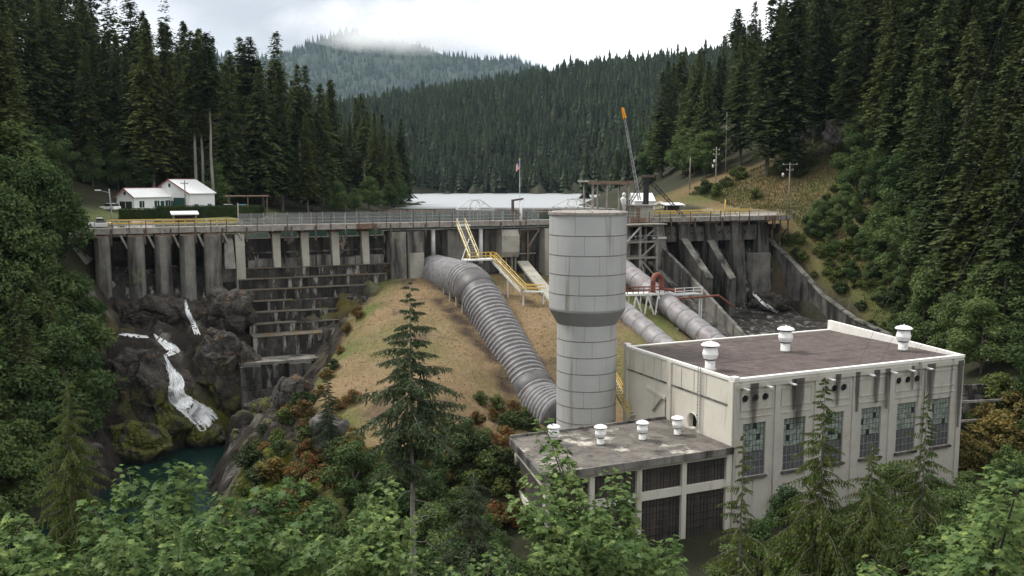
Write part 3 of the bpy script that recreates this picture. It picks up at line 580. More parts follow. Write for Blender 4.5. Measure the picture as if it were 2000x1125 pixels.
# chute block and right gated spillway
U().hexa([(46.4, -2, 14), (49.6, -2, 14), (49.6, 5.6, 14), (46.4, 5.6, 14), (46.4, -2, 31.2), (49.2, -2, 31.2), (49.2, 1.2, 31.2), (46.4, 1.2, 31.2)]).build('intake_block', 'concrete_mid', dam)
U().box(46.3, 49.3, 1.3, 2.1, 28.6, 29.0).build('ledge', 'white_steel', dam)
rp_ = [(52.2, 55.0), (58.6, 61.4), (65.0, 67.8), (71.4, 74.0)]
for a, b_ in rp_:
    m_ = U(); m_.hexa([(a, -3, 12), (b_, -3, 12), (b_, 4.0, 12), (a, 4.0, 12), (a, -3, 31.4), (b_, -3, 31.4), (b_, 1.7, 31.4), (a, 1.7, 31.4)]); m_.build('pier', 'concrete_dark', dam)
    U().box(a - 0.2, b_ + 0.2, -2.5, 1.9, 31.4, 31.66).build('pier_cap', 'wood_brown', dam)
for a, b_ in ((49.6, 52.2), (55.0, 58.6), (61.4, 65.0), (67.8, 71.4), (74.0, 80)):
    U().prism_u([(-3, 12), (5.0, 12), (4.6, 15), (1.5, 22.5), (-0.6, 26.0), (-3, 26.8)], a, b_).build('spillway_crest', 'concrete_step', dam)
    U().prism_u([(-1.9, 26.4), (-1.3, 27.6), (-1.1, 29.2), (-1.4, 30.8), (-2.1, 30.8), (-2.1, 26.4)], a, b_).build('gate', 'dark_steel', dam)
    m_ = U(); m_.hexa([(a + 0.1, -0.6, 29.0), (b_ - 0.1, -0.6, 29.0), (b_ - 0.1, 1.5, 27.9), (a + 0.1, 1.5, 27.9), (a + 0.1, -0.6, 31.2), (b_ - 0.1, -0.6, 31.2), (b_ - 0.1, 1.1, 30.8), (a + 0.1, 1.1, 30.8)])
    if a < 70: m_.build('gate_hood', 'concrete_dark', dam)
    for fu in (0.2, 0.8):
        uu = a + (b_ - a) * fu; U().beam((uu, -1.0, 27.0), (uu, 1.8, 29.8), 0.18, 0.24).build('gate_arm', 'rust_steel', dam)
U().prism_u([(1.5, 12), (1.5, 28.4), (2.8, 28.4), (11.4, 21.5), (11.6, 12)], 52.2, 53.6).build('buttress', 'concrete_dark', dam)
U().prism_u([(2.78, 28.4), (2.78, 28.6), (11.5, 21.75), (11.5, 21.5)], 52.15, 53.65).build('buttress_cap', 'concrete_mid', dam)
U().prism_u([(1.5, 10), (1.5, 27.8), (2.4, 27.8), (9.6, 21.0), (9.9, 10)], 58.7, 60.2).build('buttress', 'concrete_dark', dam)
U().prism_u([(2.38, 27.8), (2.38, 28.05), (9.7, 21.25), (9.7, 21.0)], 58.65, 60.25).build('buttress_cap', 'concrete_mid', dam)
U().box(69.0, 73.4, 1.5, 3.6, 12, 25.2).build('buttress', 'concrete_mid', dam)
U().prism_u([(-3, 8), (-3, 27.9), (-1.0, 27.6), (7.5, 22.9), (15.5, 17.6), (24, 14.2), (34, 12.2), (40, 11.2), (40, 4)], 76.2, 77.0).build('training_wall', 'concrete_dark', dam)
cps = [(-1.0, 27.6), (7.5, 22.9), (15.5, 17.6), (24, 14.2), (34, 12.2), (40, 11.2)]
for (v0, z0), (v1, z1) in zip(cps[:-1], cps[1:]):
    n_ = max(1, int(math.hypot(v1 - v0, z1 - z0) / 2.6))
    for i in range(n_):
        f0, f1_ = i / n_, (i + 1) / n_ - 0.02
        U().prism_u([(v0 + (v1 - v0) * f0, z0 + (z1 - z0) * f0), (v0 + (v1 - v0) * f0, z0 + (z1 - z0) * f0 + 0.28), (v0 + (v1 - v0) * f1_, z0 + (z1 - z0) * f1_ + 0.28), (v0 + (v1 - v0) * f1_, z0 + (z1 - z0) * f1_)], 76.0, 77.2).build('coping', 'concrete_mid', dam)
U().prism_u([(2, 10), (2, 27.0), (9.5, 23.4), (28, 13.6), (28, 8)], 48.2, 48.9).build('training_wall', 'concrete_mid', dam)
U().prism_u([(2, 10), (2, 24.4), (9.5, 21.0), (30, 11.8), (30, 8)], 45.0, 46.2).build('training_wall', 'concrete_dark', dam)
U().prism_u([(4, 8), (4, 22.0), (30, 10.9), (30, 8)], 46.2, 48.2).build('chute_floor', 'concrete_dark', dam)
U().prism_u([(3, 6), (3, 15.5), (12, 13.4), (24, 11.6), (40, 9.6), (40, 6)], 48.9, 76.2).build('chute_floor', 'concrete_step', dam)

# footbridge along the crest
brg = thing('dam_footbridge', 'weathered timber walkway with railing along the top of the dam', 'walkway', W(0, 0, 31.6))
u0, u1 = -54.0, 79.5
n_ = 38
for i in range(n_):
    a, b_ = u0 + (u1 - u0) * i / n_, u0 + (u1 - u0) * (i + 1) / n_ - 0.03
    U().box(a, b_, -2.2, 2.3, 32.3 + rnd.uniform(0, 0.03), 32.62).build('deck_panel', 'wood_grey', brg)
    U().box(a, b_, 2.3, 2.55, 31.85 + rnd.uniform(-0.04, 0.04), 32.75).build('fascia_board', 'wood_grey' if rnd.random() < 0.93 else 'wood_brown', brg)
for v in (-1.6, 0.0, 1.7):
    U().box(u0, u1, v - 0.18, v + 0.18, 31.66, 32.3).build('beam', 'rust_steel', brg)
uu = u0 + 0.3
while uu < u1:
    h_ = 34.35 if -29 < uu < 20 else 33.85
    U().box(uu - 0.06, uu + 0.06, 2.55, 2.67, 31.7, h_).build('rail_post', 'rust_steel' if rnd.random() < 0.75 else 'grey_steel', brg)
    uu += 2.35
for z in (33.25, 33.8):
    U().box(u0, 20, 2.58, 2.64, z, z + 0.07).build('rail', 'grey_steel', brg); U().box(24, u1, 2.58, 2.64, z - 0.05, z + 0.03).build('rail', 'grey_steel', brg)
U().box(-30, 24, -2.3, -2.24, 32.6, 34.5).build('mesh_fence', 'wire_mesh', brg)
uu = -30
while uu < 24: U().tube((uu, -2.27, 32.3), (uu, -2.27, 34.6), 0.05, 6).build('fence_post', 'grey_steel', brg); uu += 1.95
for uu in (-53, -49.2, -44.5, -40.8, -37.2, -33.2, -29.5, -22.5, -24.7 + 1.2, -18.6, -13.6, -8.6, -6.0, 0.2, 14.2, 18, 50, 55.5, 62, 68.5, 75):
    U().box(uu - 0.15, uu + 0.15, 2.4, 2.66, 30.2, 32.5).build('hanger', 'rust_steel', brg)
for uu in (75.0, 77.0, 79.0):
    U().box(uu - 0.1, uu + 0.1, 1.8, 2.0, 26.5, 31.9).build('post', 'rust_steel', brg)

def railing(name, label, cat, pts, h=1.05, mat='yellow_paint', n=8, th=0.14, rails=(1.0, 0.55), frame=W, post_th=None):
    P = [Vector(p) for p in pts]; o_ = thing(name, label, cat, frame(*P[0]) if frame else P[0])
    L = [0]
    for a, b_ in zip(P[:-1], P[1:]): L.append(L[-1] + (b_ - a).length)
    def at(s_):
        for i in range(len(P) - 1):
            if s_ <= L[i + 1] + 1e-6: return P[i] + (P[i + 1] - P[i]) * ((s_ - L[i]) / max(1e-6, L[i + 1] - L[i]))
        return P[-1]
    for i in range(n + 1):
        q = at(L[-1] * i / n); MB(frame).box(q.x - (post_th or th) / 2, q.x + (post_th or th) / 2, q.y - (post_th or th) / 2, q.y + (post_th or th) / 2, q.z, q.z + h).build('post', mat, o_)
    for rz_ in rails:
        for a, b_ in zip(P[:-1], P[1:]): MB(frame).beam(a + Vector((0, 0, h * rz_)), b_ + Vector((0, 0, h * rz_)), th, th * 1.6).build('rail', mat, o_)
    return o_
railing('yellow_guardrail', 'yellow guardrail beside the road below the white house', 'guardrail', [(-49.5, -4.2, 32.6), (-30, -4.2, 32.5)], 1.15, n=12, th=0.16, rails=(0.92, 0.5))
railing('yellow_guardrail', 'yellow guardrail below the dry grassy slope at the right end of the dam', 'guardrail', [(48.5, -4.2, 32.6), (74, -4.2, 32.8)], 1.15, n=14, th=0.16, rails=(0.92, 0.5))
railing('grey_guardrail', 'low grey guardrail in front of the yellow rail by the white house', 'guardrail', [(-49, -3.2, 32.3), (-30, -3.2, 32.3)], 0.75, 'grey_steel', n=9, th=0.12, rails=(0.85,))
railing('grey_guardrail', 'low grey guardrail in front of the yellow rail at the right dam end', 'guardrail', [(49, -3.2, 32.3), (70, -3.2, 32.3)], 0.75, 'grey_steel', n=9, th=0.12, rails=(0.85,))

# penstocks
def rings(par, path_fn, s0, s1, step, r, name='hoop', mat='hoop_steel', w=0.2, proud=0.17):
    s_ = s0
    while s_ < s1:
        p, d = path_fn(s_); a = d.orthogonal().normalized()
        U().path([p - d * w, p - d * w * 0.5, p + d * w * 0.5, p + d * w], [r + 0.005, r + proud, r + proud, r + 0.005], 28, cap=False).build(name, mat, par, True)
        s_ += step
pu = 2.4; PR = 3.05
ctrl = [(pu, 0.0, 23.8), (pu, 8, 23.8), (pu, 16, 23.75), (pu, 19.0, 23.2), (pu, 22.0, 21.9), (pu, 26, 19.6), (pu, 34, 15.0), (pu, 40, 11.6), (pu, 42, 10.6), (pu, 44, 9.9), (pu, 50.5, 9.3)]
Lc = [0.0]
for a, b_ in zip(ctrl[:-1], ctrl[1:]): Lc.append(Lc[-1] + (Vector(b_) - Vector(a)).length)
def pen(s_):
    for i in range(len(ctrl) - 1):
        if s_ <= Lc[i + 1] or i == len(ctrl) - 2:
            a, b_ = Vector(ctrl[i]), Vector(ctrl[i + 1]); d = (b_ - a).normalized(); return a + d * (s_ - Lc[i]), d
ps = thing('penstock', 'huge grey hooped penstock pipe running down the grassy knoll to the tower', 'pipe', W(pu, 20, 18))
U().path([pen(s_)[0] for s_ in np.linspace(0.2, Lc[-1], 60)], PR, 36).build('pipe', 'pipe_steel', ps, True)
rings(ps, pen, 1.0, Lc[3] - 0.5, 0.95, PR)
rings(ps, pen, Lc[4] + 0.8, Lc[7], 0.86, PR)
rings(ps, pen, Lc[8] + 0.6, Lc[-1], 0.9, PR)
for s_, w_ in ((Lc[3] + 1.2, 1.5), (Lc[7] + 1.4, 1.2)):
    p, d = pen(s_); U().path([p - d * w_, p - d * w_ * 0.9, p + d * w_ * 0.9, p + d * w_], [PR + 0.02, PR + 0.14, PR + 0.14, PR + 0.02], 36, cap=False).build('collar', 'pipe_steel', ps, True)
for s_ in list(np.arange(10, Lc[-1] - 3, 2.9)):
    p, d = pen(s_)
    for du in (-2.65, 2.65):
        x_, y_, _ = W(p.x + du, p.y, 0); zg = hz1(x_, y_)
        if p.z - 1.0 > zg: U().box(p.x + du - 0.16, p.x + du + 0.16, p.y - 0.16, p.y + 0.16, zg - 0.3, p.z - 1.1).build('support_post', 'concrete_pale', ps)
    x_, y_, _ = W(p.x, p.y, 0); U().box(p.x - 2.4, p.x + 2.4, p.y - 0.25, p.y + 0.25, p.z - PR - 0.55, p.z - PR - 0.05).build('saddle', 'wood_brown', ps)
for nm, lb, uu, v0, z0, v1, z1, rr in (('penstock', 'weathered silver penstock pipe passing close behind the tower to the powerhouse', 24.0, 6.0, 26.4, 56.5, 10.7, 1.6), ('penstock', 'weathered silver penstock pipe under the red-railed platform', 33.0, 2.0, 28.0, 56.5, 10.3, 1.75)):
    p2 = thing(nm, lb, 'pipe', W(uu, 30, 18)); A_, B_ = Vector((uu, v0, z0)), Vector((uu, v1, z1)); d = (B_ - A_); Ls = d.length; d.normalize()
    s_ = 0.0; k_ = 0
    while s_ < Ls - 0.1:
        w_ = min(2.9, Ls - s_); pts = []; rad = []
        for f in (0.005, 0.05, 0.2, 0.5, 0.8, 0.95, 0.995):
            pts.append(A_ + d * (s_ + w_ * f)); rad.append(rr * (0.955 + 0.075 * math.sin(math.pi * f) ** 0.7 + rnd.uniform(-0.012, 0.012)))
        U().path(pts, rad, 24).build('pipe_segment', 'pipe_wrap', p2, True); s_ += w_; k_ += 1
    for s_ in np.arange(8, Ls - 2, 6.0):
        p = A_ + d * s_; x_, y_, _ = W(p.x, p.y, 0); zg = hz1(x_, y_)
        U().box(p.x - rr * 0.9, p.x + rr * 0.9, p.y - 0.4, p.y + 0.4, min(zg - 0.4, p.z - rr - 0.3), p.z - rr * 0.75).build('saddle', 'concrete_mid', p2)

# surge tank
tk = thing('surge_tank', 'tall pale grey riveted steel surge tank, wider at the top', 'tank', W(3.55, 54, 8.0))
tx, ty, _ = W(3.55, 54, 0); Rt, Rb = 4.68, 3.68
def plates(zs_, r, n, off, mat, r2=None):
    for i, (z0, z1) in enumerate(zip(zs_[:-1], zs_[1:])):
        for j in range(n):
            a0 = 2 * math.pi * (j + off[i % len(off)]) / n; a1 = a0 + 2 * math.pi / n - 0.03 / r
            g_ = 0.02; m_ = MB(); m_.lathe((tx, ty, 0), [(r, z0 + g_), (r, z1 - g_)], 10, a0, a1); m_.build('plate', mat, tk, True)
zt_ = [24.5, 26.4, 28.75, 31.05, 33.4, 35.85]
plates(zt_, Rt, 8, (0.15, 0.65, 0.3, 0.8, 0.5), 'tank_steel')
zl_ = [8.0, 10.6, 12.6, 14.6, 16.7, 18.7, 20.7, 22.6]
plates(zl_, Rb, 6, (0.1, 0.6, 0.35, 0.85), 'tank_steel')
MB().lathe((tx, ty, 0), [(Rt - 0.05, 24.5), (Rt - 0.05, 35.9)], 64).build('shell', 'tank_seam', tk, True)
MB().lathe((tx, ty, 0), [(Rb - 0.05, 7.5), (Rb - 0.05, 22.6)], 64).build('shell', 'tank_seam', tk, True)
MB().lathe((tx, ty, 0), [(Rb + 0.0, 22.55), (Rb + 0.05, 22.6), (Rt + 0.03, 24.3), (Rt + 0.03, 24.55), (Rt - 0.05, 24.56)], 64).build('cone', 'tank_cone', tk, False)
MB().lathe((tx, ty, 0), [(Rt - 0.2, 35.8), (Rt + 0.16, 35.82), (Rt + 0.16, 36.12), (Rt - 0.3, 36.2), (0.1, 36.35)], 64).build('rim', 'wood_grey', tk, False)
for z in zt_[1:-1]: MB().lathe((tx, ty, 0), [(Rt - 0.02, z - 0.05), (Rt + 0.025, z - 0.045), (Rt + 0.025, z + 0.045), (Rt - 0.02, z + 0.05)], 64).build('seam_band', 'tank_seam', tk, True)
for z in zl_[1:-1]: MB().lathe((tx, ty, 0), [(Rb - 0.02, z - 0.05), (Rb + 0.02, z - 0.045), (Rb + 0.02, z + 0.045), (Rb - 0.02, z + 0.05)], 64).build('seam_band', 'tank_seam', tk, True)
MB().lathe((tx, ty, 0), [(Rb + 0.5, 6.0), (Rb + 0.5, 8.3), (Rb - 0.1, 8.3)], 40).build('foundation', 'concrete_mid', tk)
for i in range(9):
    a0 = math.pi * (0.95 + 0.14 * i); MB().tube((tx + Rt * math.cos(a0), ty + Rt * math.sin(a0), 36.1), (tx + Rt * math.cos(a0), ty + Rt * math.sin(a0), 36.28), 0.05, 6).build('bolt', 'grey_steel', tk)

# ------------------------------------------------------------------ powerhouse
def wall_cells(m_, axis, a0, a1, z0, z1, t0, t1, holes):
    """solid wall in the plane (a, z) with rectangular openings; axis 'u' or 'v' runs along it"""
    A_ = sorted({a0, a1, *[h[0] for h in holes], *[h[1] for h in holes]}); Z_ = sorted({z0, z1, *[h[2] for h in holes], *[h[3] for h in holes]})
    for zi in range(len(Z_) - 1):
        run = None
        for ai in range(len(A_)):
            solid = ai < len(A_) - 1 and not any(h[0] - 1e-6 <= A_[ai] and A_[ai + 1] <= h[1] + 1e-6 and h[2] - 1e-6 <= Z_[zi] and Z_[zi + 1] <= h[3] + 1e-6 for h in holes)
            if solid and run is None: run = A_[ai]
            if not solid and run is not None:
                if axis == 'u': m_.box(run, A_[ai], t0, t1, Z_[zi], Z_[zi + 1])
                else: m_.box(t0, t1, run, A_[ai], Z_[zi], Z_[zi + 1])
                run = None
    return m_
pu0, pu1, pv0, pv1, pz = 8.3, 41.2, 55.3, 77.0, 19.3
ph = thing('powerhouse', 'large cream concrete powerhouse with a flat brown roof and tall windows', 'building', W(25, 66, 3))
wins = [(a, a + 2.95, 9.0, 14.7) for a in (9.55, 14.9, 20.25, 25.75, 31.1, 36.55)]
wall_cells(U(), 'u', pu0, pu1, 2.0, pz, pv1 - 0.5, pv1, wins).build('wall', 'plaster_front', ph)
wall_cells(U(), 'v', pv0, pv1 - 0.5, 2.0, pz, pu0, pu0 + 0.5, [(64.3, 65.2, 12.6, 14.6), (69.2, 70.6, 12.7, 14.3)]).build('wall', 'plaster', ph)
U().box(pu0 + 0.5, pu1, pv0, pv0 + 0.5, 2.0, pz).build('wall', 'plaster', ph)
U().box(pu1 - 0.5, pu1, pv0 + 0.5, pv1 - 0.5, 2.0, pz).build('wall', 'plaster', ph)
U().box(pu0 + 0.6, pu0 + 1.4, 64, 71, 12.3, 15).build('room_shade', 'void_shade', ph)  # near-black box: shade behind the wall openings put into its colour
n_ = 10                                        # roofing felt laid in strips
for i in range(n_):
    a, b_ = pv0 + 0.35 + (pv1 - pv0 - 0.7) * i / n_, pv0 + 0.35 + (pv1 - pv0 - 0.7) * (i + 1) / n_ - 0.015
    U().box(pu0 + 0.35, pu1 - 0.35, a, b_, pz - 0.3, pz + rnd.uniform(0.0, 0.025)).build('roof_strip', 'roof_brown', ph)
U().box(pu0 - 0.12, pu1 + 0.12, pv1 - 0.4, pv1 + 0.14, pz, pz + 0.3).build('coping', 'trim_white', ph)
U().box(pu0 - 0.12, pu0 + 0.4, pv0 - 0.1, pv1 - 0.4, pz, pz + 0.28).build('coping', 'trim_white', ph)
U().box(pu0 + 0.4, pu1 - 0.4, pv0 - 0.1, pv0 + 0.35, pz, pz + 0.14).build('coping', 'trim_white', ph)
U().loft([(pu1 - 0.4, pv0 - 0.1, pz), (pu1 + 0.12, pv0 - 0.1, pz), (pu1 + 0.12, pv0 - 0.1, pz + 1.35), (pu1 - 0.4, pv0 - 0.1, pz + 1.35)], [(pu1 - 0.4, pv1 - 0.4, pz), (pu1 + 0.12, pv1 - 0.4, pz), (pu1 + 0.12, pv1 - 0.4, pz + 0.3), (pu1 - 0.4, pv1 - 0.4, pz + 0.3)]).build('parapet', 'trim_white', ph)
for a, b_ in ((pu0 - 0.15, pv1 - 0.3), (pu0 - 0.15, pv0 + 0.0)):
    U().box(a, a + 0.7, b_ - 0.3, b_ + 0.5, pz + 0.2, pz + 0.5).build('parapet_block', 'trim_white', ph)
for a in (8.3, 13.55, 18.95, 24.3, 29.75, 35.1, 40.5):
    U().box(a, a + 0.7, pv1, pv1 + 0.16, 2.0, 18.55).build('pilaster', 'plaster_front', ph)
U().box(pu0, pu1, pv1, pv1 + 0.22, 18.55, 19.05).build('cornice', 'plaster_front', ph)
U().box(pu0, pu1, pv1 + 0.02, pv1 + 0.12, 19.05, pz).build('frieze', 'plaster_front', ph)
for a in (9.0, 14.25, 19.65, 25.0, 30.45, 35.8):
    for z0, z1 in ((17.98, 18.12), (16.1, 16.24), (15.35, 15.47)):
        U().box(a + 0.15, a + 4.3, pv1, pv1 + 0.07, z0, z1).build('panel_moulding', 'plaster_front', ph)
    for aa in (a + 0.15, a + 4.2): U().box(aa, aa + 0.1, pv1, pv1 + 0.068, 16.24, 17.98).build('panel_moulding', 'plaster_front', ph)
for a in (9.7, 11.0, 12.3, 20.4, 21.7, 23.0, 31.1, 32.5, 33.9):   # round vents
    x, y, z = W(a, pv1, 17.4)
    U().tube((a, pv1 - 0.2, 17.4), (a, pv1 + 0.03, 17.4), 0.36, 16).build('vent_shade', 'void_shade', ph)  # solid plug, the shade of the opening painted as near-black
    U().path([(a, pv1, 17.4), (a, pv1 + 0.09, 17.4)], [0.46, 0.44], 16, cap=False).build('vent_ring', 'plaster_front', ph)
for a in (9.2, 12.2, 15.3, 20.6, 26.3, 29.6, 32.3, 35.0): U().box(a, a + 0.35, pv1 + 0.22, pv1 + 1.0, 18.5, 18.62).build('scupper', 'white_steel', ph)
for (a, b_, z0, z1) in wins:
    w_ = U(); w_.box(a, b_, pv1 - 0.35, pv1 - 0.25, 9.0, 14.7); wo = w_.build('window', 'dark_steel', ph)
    cols, rows = 6, 5; zc = 11.55
    for i in range(cols):
        for j in range(rows):
            p, q = a + 0.06 + (b_ - a - 0.12) * i / cols, a + 0.06 + (b_ - a - 0.12) * (i + 1) / cols
            r_, s_ = zc + (14.62 - zc) * j / rows, zc + (14.62 - zc) * (j + 1) / rows
            U().box(p + 0.035, q - 0.035, pv1 - 0.26, pv1 - 0.215 + rnd.uniform(0, 0.01), r_ + 0.035, s_ - 0.035).build('pane', 'glass_green' if rnd.random() < 0.93 else 'glass_dark', wo)
    for j in range(8):
        z = 9.1 + j * 0.3; U().hexa([(a + 0.05, pv1 - 0.26, z), (b_ - 0.05, pv1 - 0.26, z), (b_ - 0.05, pv1 - 0.13, z), (a + 0.05, pv1 - 0.13, z), (a + 0.05, pv1 - 0.26, z + 0.28), (b_ - 0.05, pv1 - 0.26, z + 0.28), (b_ - 0.05, pv1 - 0.2, z + 0.28), (a + 0.05, pv1 - 0.2, z + 0.28)]).build('louver_slat', 'louver', wo)
    for f in (.2, .4, .6, .8): U().box(a + (b_ - a) * f - .02, a + (b_ - a) * f + .02, pv1 - .13, pv1 - .1, 9.05, 11.5).build('glazing_bar', 'grey_steel', wo)
    for z in (9.8, 10.6): U().box(a + .05, b_ - .05, pv1 - .128, pv1 - .102, z, z + .045).build('glazing_bar', 'grey_steel', wo)
    U().box(a - 0.2, b_ + 0.2, pv1 - 0.05, pv1 + 0.3, 8.75, 8.98).build('sill', 'concrete_dark', wo)
def run_stain(par, a, w_, z1, z0, v):
    n_, k_ = 7, 9; V = []; E_ = []
    for j in range(k_):
        for i in range(n_):
            f = i / (n_ - 1); g_ = j / (k_ - 1); V.append(W(a + w_ * (f - .5), v, z1 + (z0 - z1) * g_)); E_.append((1 - abs(2 * f - 1)) * .7 + .35 - .55 * g_)
    w0 = wloc(par); me_ = np_mesh('run_stain', np.array(V) - np.array(w0), np.array([(j * n_ + i, j * n_ + i + 1, (j + 1) * n_ + i + 1, (j + 1) * n_ + i) for j in range(k_ - 1) for i in range(n_ - 1)]))
    at_ = me_.attributes.new('edge', 'FLOAT', 'POINT'); at_.data.foreach_set('value', np.array(E_, np.float32)); return finish('run_stain', me_, 'run_stain', par)
for a, w_, z0 in ((10.7, 1.1, 14.2), (15.9, .6, 15.6), (16.6, 1.5, 13.8), (27.6, .9, 15.2), (29.2, .8, 14.4), (33.0, .5, 16.2), (35.9, 1.3, 14.0), (22.0, .8, 15.5), (40.6, .9, 11.0), (24.8, .7, 14.5)): run_stain(ph, a, w_, 19.0, z0, pv1 + 0.235)
for a in np.arange(-12.8, 7.8, 1.15): run_stain(lb_holder[0], a + rnd.uniform(-.3, .3), rnd.uniform(.4, 1.2), lz + .08, lz - .62 + rnd.uniform(0, .15), lv1 + 0.625) if False else None
# left side wall: pilasters, band, ladder, leaning boards
for b_ in (pv0, 64.9, pv1 - 0.75): U().box(pu0 - 0.2, pu0, b_, b_ + 0.75, 2, pz - 0.02).build('pilaster', 'plaster', ph)
U().box(pu0 - 0.1, pu0, pv0 + 0.75, 64.9, 16.6, 16.75).build('band', 'concrete_mid', ph); U().box(pu0 - 0.1, pu0, 65.65, pv1 - 0.75, 16.6, 16.75).build('band', 'concrete_mid', ph)
for b_ in (57.4, 59.6, 61.9, 63.4, 67.5, 69.9, 72.1): U().box(pu0 - 0.04, pu0, b_, b_ + 0.07, 16.8, pz).build('joint', 'plaster_front', ph)
for b_ in (71.0, 71.45): U().box(pu0 - 0.3, pu0 - 0.24, b_, b_ + 0.06, 12.8, 19.9).build('ladder_rail', 'grey_steel', ph)
for i in range(18): U().box(pu0 - 0.28, pu0 - 0.24, 71.06, 71.45, 13.0 + i * 0.37, 13.06 + i * 0.37).build('ladder_rung', 'grey_steel', ph)
U().beam((pu0 - 0.15, 60.5, 15.4), (pu0 - 0.15, 64.6, 14.9), 0.25, 0.35).build('hood_board', 'plaster', ph)
U().beam((pu0 - 0.2, 62.0, 12.8), (pu0 - 0.2, 64.2, 15.0), 0.14, 0.2).build('brace', 'wood_grey', ph)
U().path([(pu0 - 0.02, 69.9, 13.5), (pu0 - 0.14, 69.9, 13.5)], [0.95, 0.9], 20, cap=False).build('duct_collar', 'plaster', ph)

# low switch building in front of the tower
lu0, lu1, lv0, lv1, lz = -13.4, 8.05, 65.3, 77.0, 12.5
lb = thing('switch_building', 'low flat-roofed concrete building with big dark screened openings and stained roof', 'building', W(-3, 71, 3))
for i in range(8):
    a, b_ = lu0 - 0.5 + (lu1 - lu0 + 0.5) * i / 8, lu0 - 0.5 + (lu1 - lu0 + 0.5) * (i + 1) / 8 - 0.02
    zz_ = lz + 0.03 + rnd.uniform(0, 0.03); sk = (2.3, 0)[i > 0]; U().hexa([(a + sk, lv0 - .3, lz - .28), (b_, lv0 - .3, lz - .28), (b_, lv1 + .5, lz - .28), (a, lv1 + .5, lz - .28), (a + sk, lv0 - .3, zz_), (b_, lv0 - .3, zz_), (b_, lv1 + .5, zz_), (a, lv1 + .5, zz_)]).build('roof_panel', 'roof_tar', lb)
U().box(lu0 - 0.55, lu1, lv1 + 0.5, lv1 + 0.62, lz - 0.62, lz + 0.1).build('fascia', 'concrete_mid', lb)
U().hexa([(lu0 - .68 + 2.3, lv0 - .3, lz - .6), (lu0 - .5 + 2.3, lv0 - .3, lz - .6), (lu0 - .5, lv1 + .62, lz - .6), (lu0 - .68, lv1 + .62, lz - .6), (lu0 - .68 + 2.3, lv0 - .3, lz + .12), (lu0 - .5 + 2.3, lv0 - .3, lz + .12), (lu0 - .5, lv1 + .62, lz + .12), (lu0 - .68, lv1 + .62, lz + .12)]).build('fascia', 'concrete_dark', lb)
U().box(lu0 + 1.8, lu1, lv0 - 0.55, lv0 - 0.3, lz - 0.3, lz + 0.32).build('parapet', 'concrete_mid', lb)
U().box(lu0, lu1, lv1 - 0.3, lv1 + 0.05, 11.45, lz - 0.28).build('lintel', 'plaster', lb)
cols_ = (-13.4, -8.6, -3.25, 2.05, 7.5)
for i, a in enumerate(cols_): U().box(a, a + 0.55, lv1 - 0.4, lv1 + 0.1, 2.0, 11.45).build('column', 'plaster', lb)
for i in range(4):
    a, b_ = cols_[i] + 0.55, cols_[i + 1]
    U().box(a, b_, lv1 - 0.3, lv1 + 0.04, 8.2, 9.05).build('transom', 'plaster', lb)
    for z0, z1 in ((9.05, 11.45), (2.0, 8.2)):
        wo = U().box(a, b_, lv1 - 0.35, lv1 - 0.28, z0, z1).build('screen', 'screen_dark', lb)
        nn = 12 if z0 > 8 else 12
        for j in range(1, nn): U().box(a + (b_ - a) * j / nn - 0.025, a + (b_ - a) * j / nn + 0.025, lv1 - 0.28, lv1 - 0.24, z0, z1).build('bar', 'rust_steel' if j % 4 == 0 else 'dark_steel', wo)
        zz = z0 + 0.75
        while zz < z1: U().box(a, b_, lv1 - 0.24, lv1 - 0.21, zz, zz + 0.05).build('bar', 'rust_steel' if rnd.random() < 0.3 else 'dark_steel', wo); zz += 0.78
SK = lambda a0, a1, z0, z1: U().hexa([(lu0 + 2.2 + a0, lv0, z0), (lu0 + 2.2 + a1, lv0, z0), (lu0 + a1, lv1 - .4, z0), (lu0 + a0, lv1 - .4, z0), (lu0 + 2.2 + a0, lv0, z1), (lu0 + 2.2 + a1, lv0, z1), (lu0 + a1, lv1 - .4, z1), (lu0 + a0, lv1 - .4, z1)])
SK(0, .35, 10.9, lz - .28).build('lintel', 'plaster', lb); U().box(lu0 + 2.1, lu0 + 2.5, lv0, lv0 + 0.5, 2, 10.9).build('column', 'plaster', lb)
SK(.03, .3, 6.6, 7.3).build('transom', 'plaster', lb); SK(.3, .4, 2, 10.9).build('screen', 'screen_dark', lb)
U().box(lu0 + 2.6, lu1, lv0, lv0 + 0.4, 2, lz - 0.3).build('wall', 'plaster', lb)

def ventilator(label, u, v, z, sc, cat='ventilator', grp=None):
    x, y, _ = W(u, v, 0); o_ = thing('roof_ventilator', label, cat, (x, y, z), grp)
    L_ = lambda pr: MB().lathe((x, y, z), [(r * sc, h * sc) for r, h in pr], 20)
    L_([(0.62, -0.05), (0.56, 0.0), (0.56, 1.25), (0.50, 1.26)]).build('stack', 'white_steel', o_, True)
    L_([(0.72, -0.02), (0.72, 0.12), (0.56, 0.2)]).build('flashing', 'roof_tar', o_)
    L_([(0.56, 1.2), (0.72, 1.28), (0.84, 1.62), (0.88, 1.8), (0.80, 2.15), (0.70, 2.5), (0.62, 2.52)]).build('body', 'white_paint', o_, False)
    L_([(0.62, 1.14), (0.66, 1.22), (0.60, 1.3)]).build('throat', 'dark_steel', o_)
    L_([(0.60, 2.4), (0.60, 2.78)]).build('gap_shade', 'void_shade', o_)  # open gap under the cap, its shade painted as a near-black ring
    L_([(0.55, 2.72), (1.02, 2.70), (1.04, 2.78), (0.85, 2.95), (0.5, 3.08), (0.02, 3.16)]).build('cap', 'white_paint', o_, False)
    L_([(0.1, 3.1), (0.1, 3.24), (0.01, 3.28)]).build('finial', 'white_paint', o_)
    return o_
ventilator('large white mushroom ventilator nearest the ladder end of the brown roof', 9.6, 71.0, pz + 0.02, 1.0, grp='ventilators on the powerhouse roof')
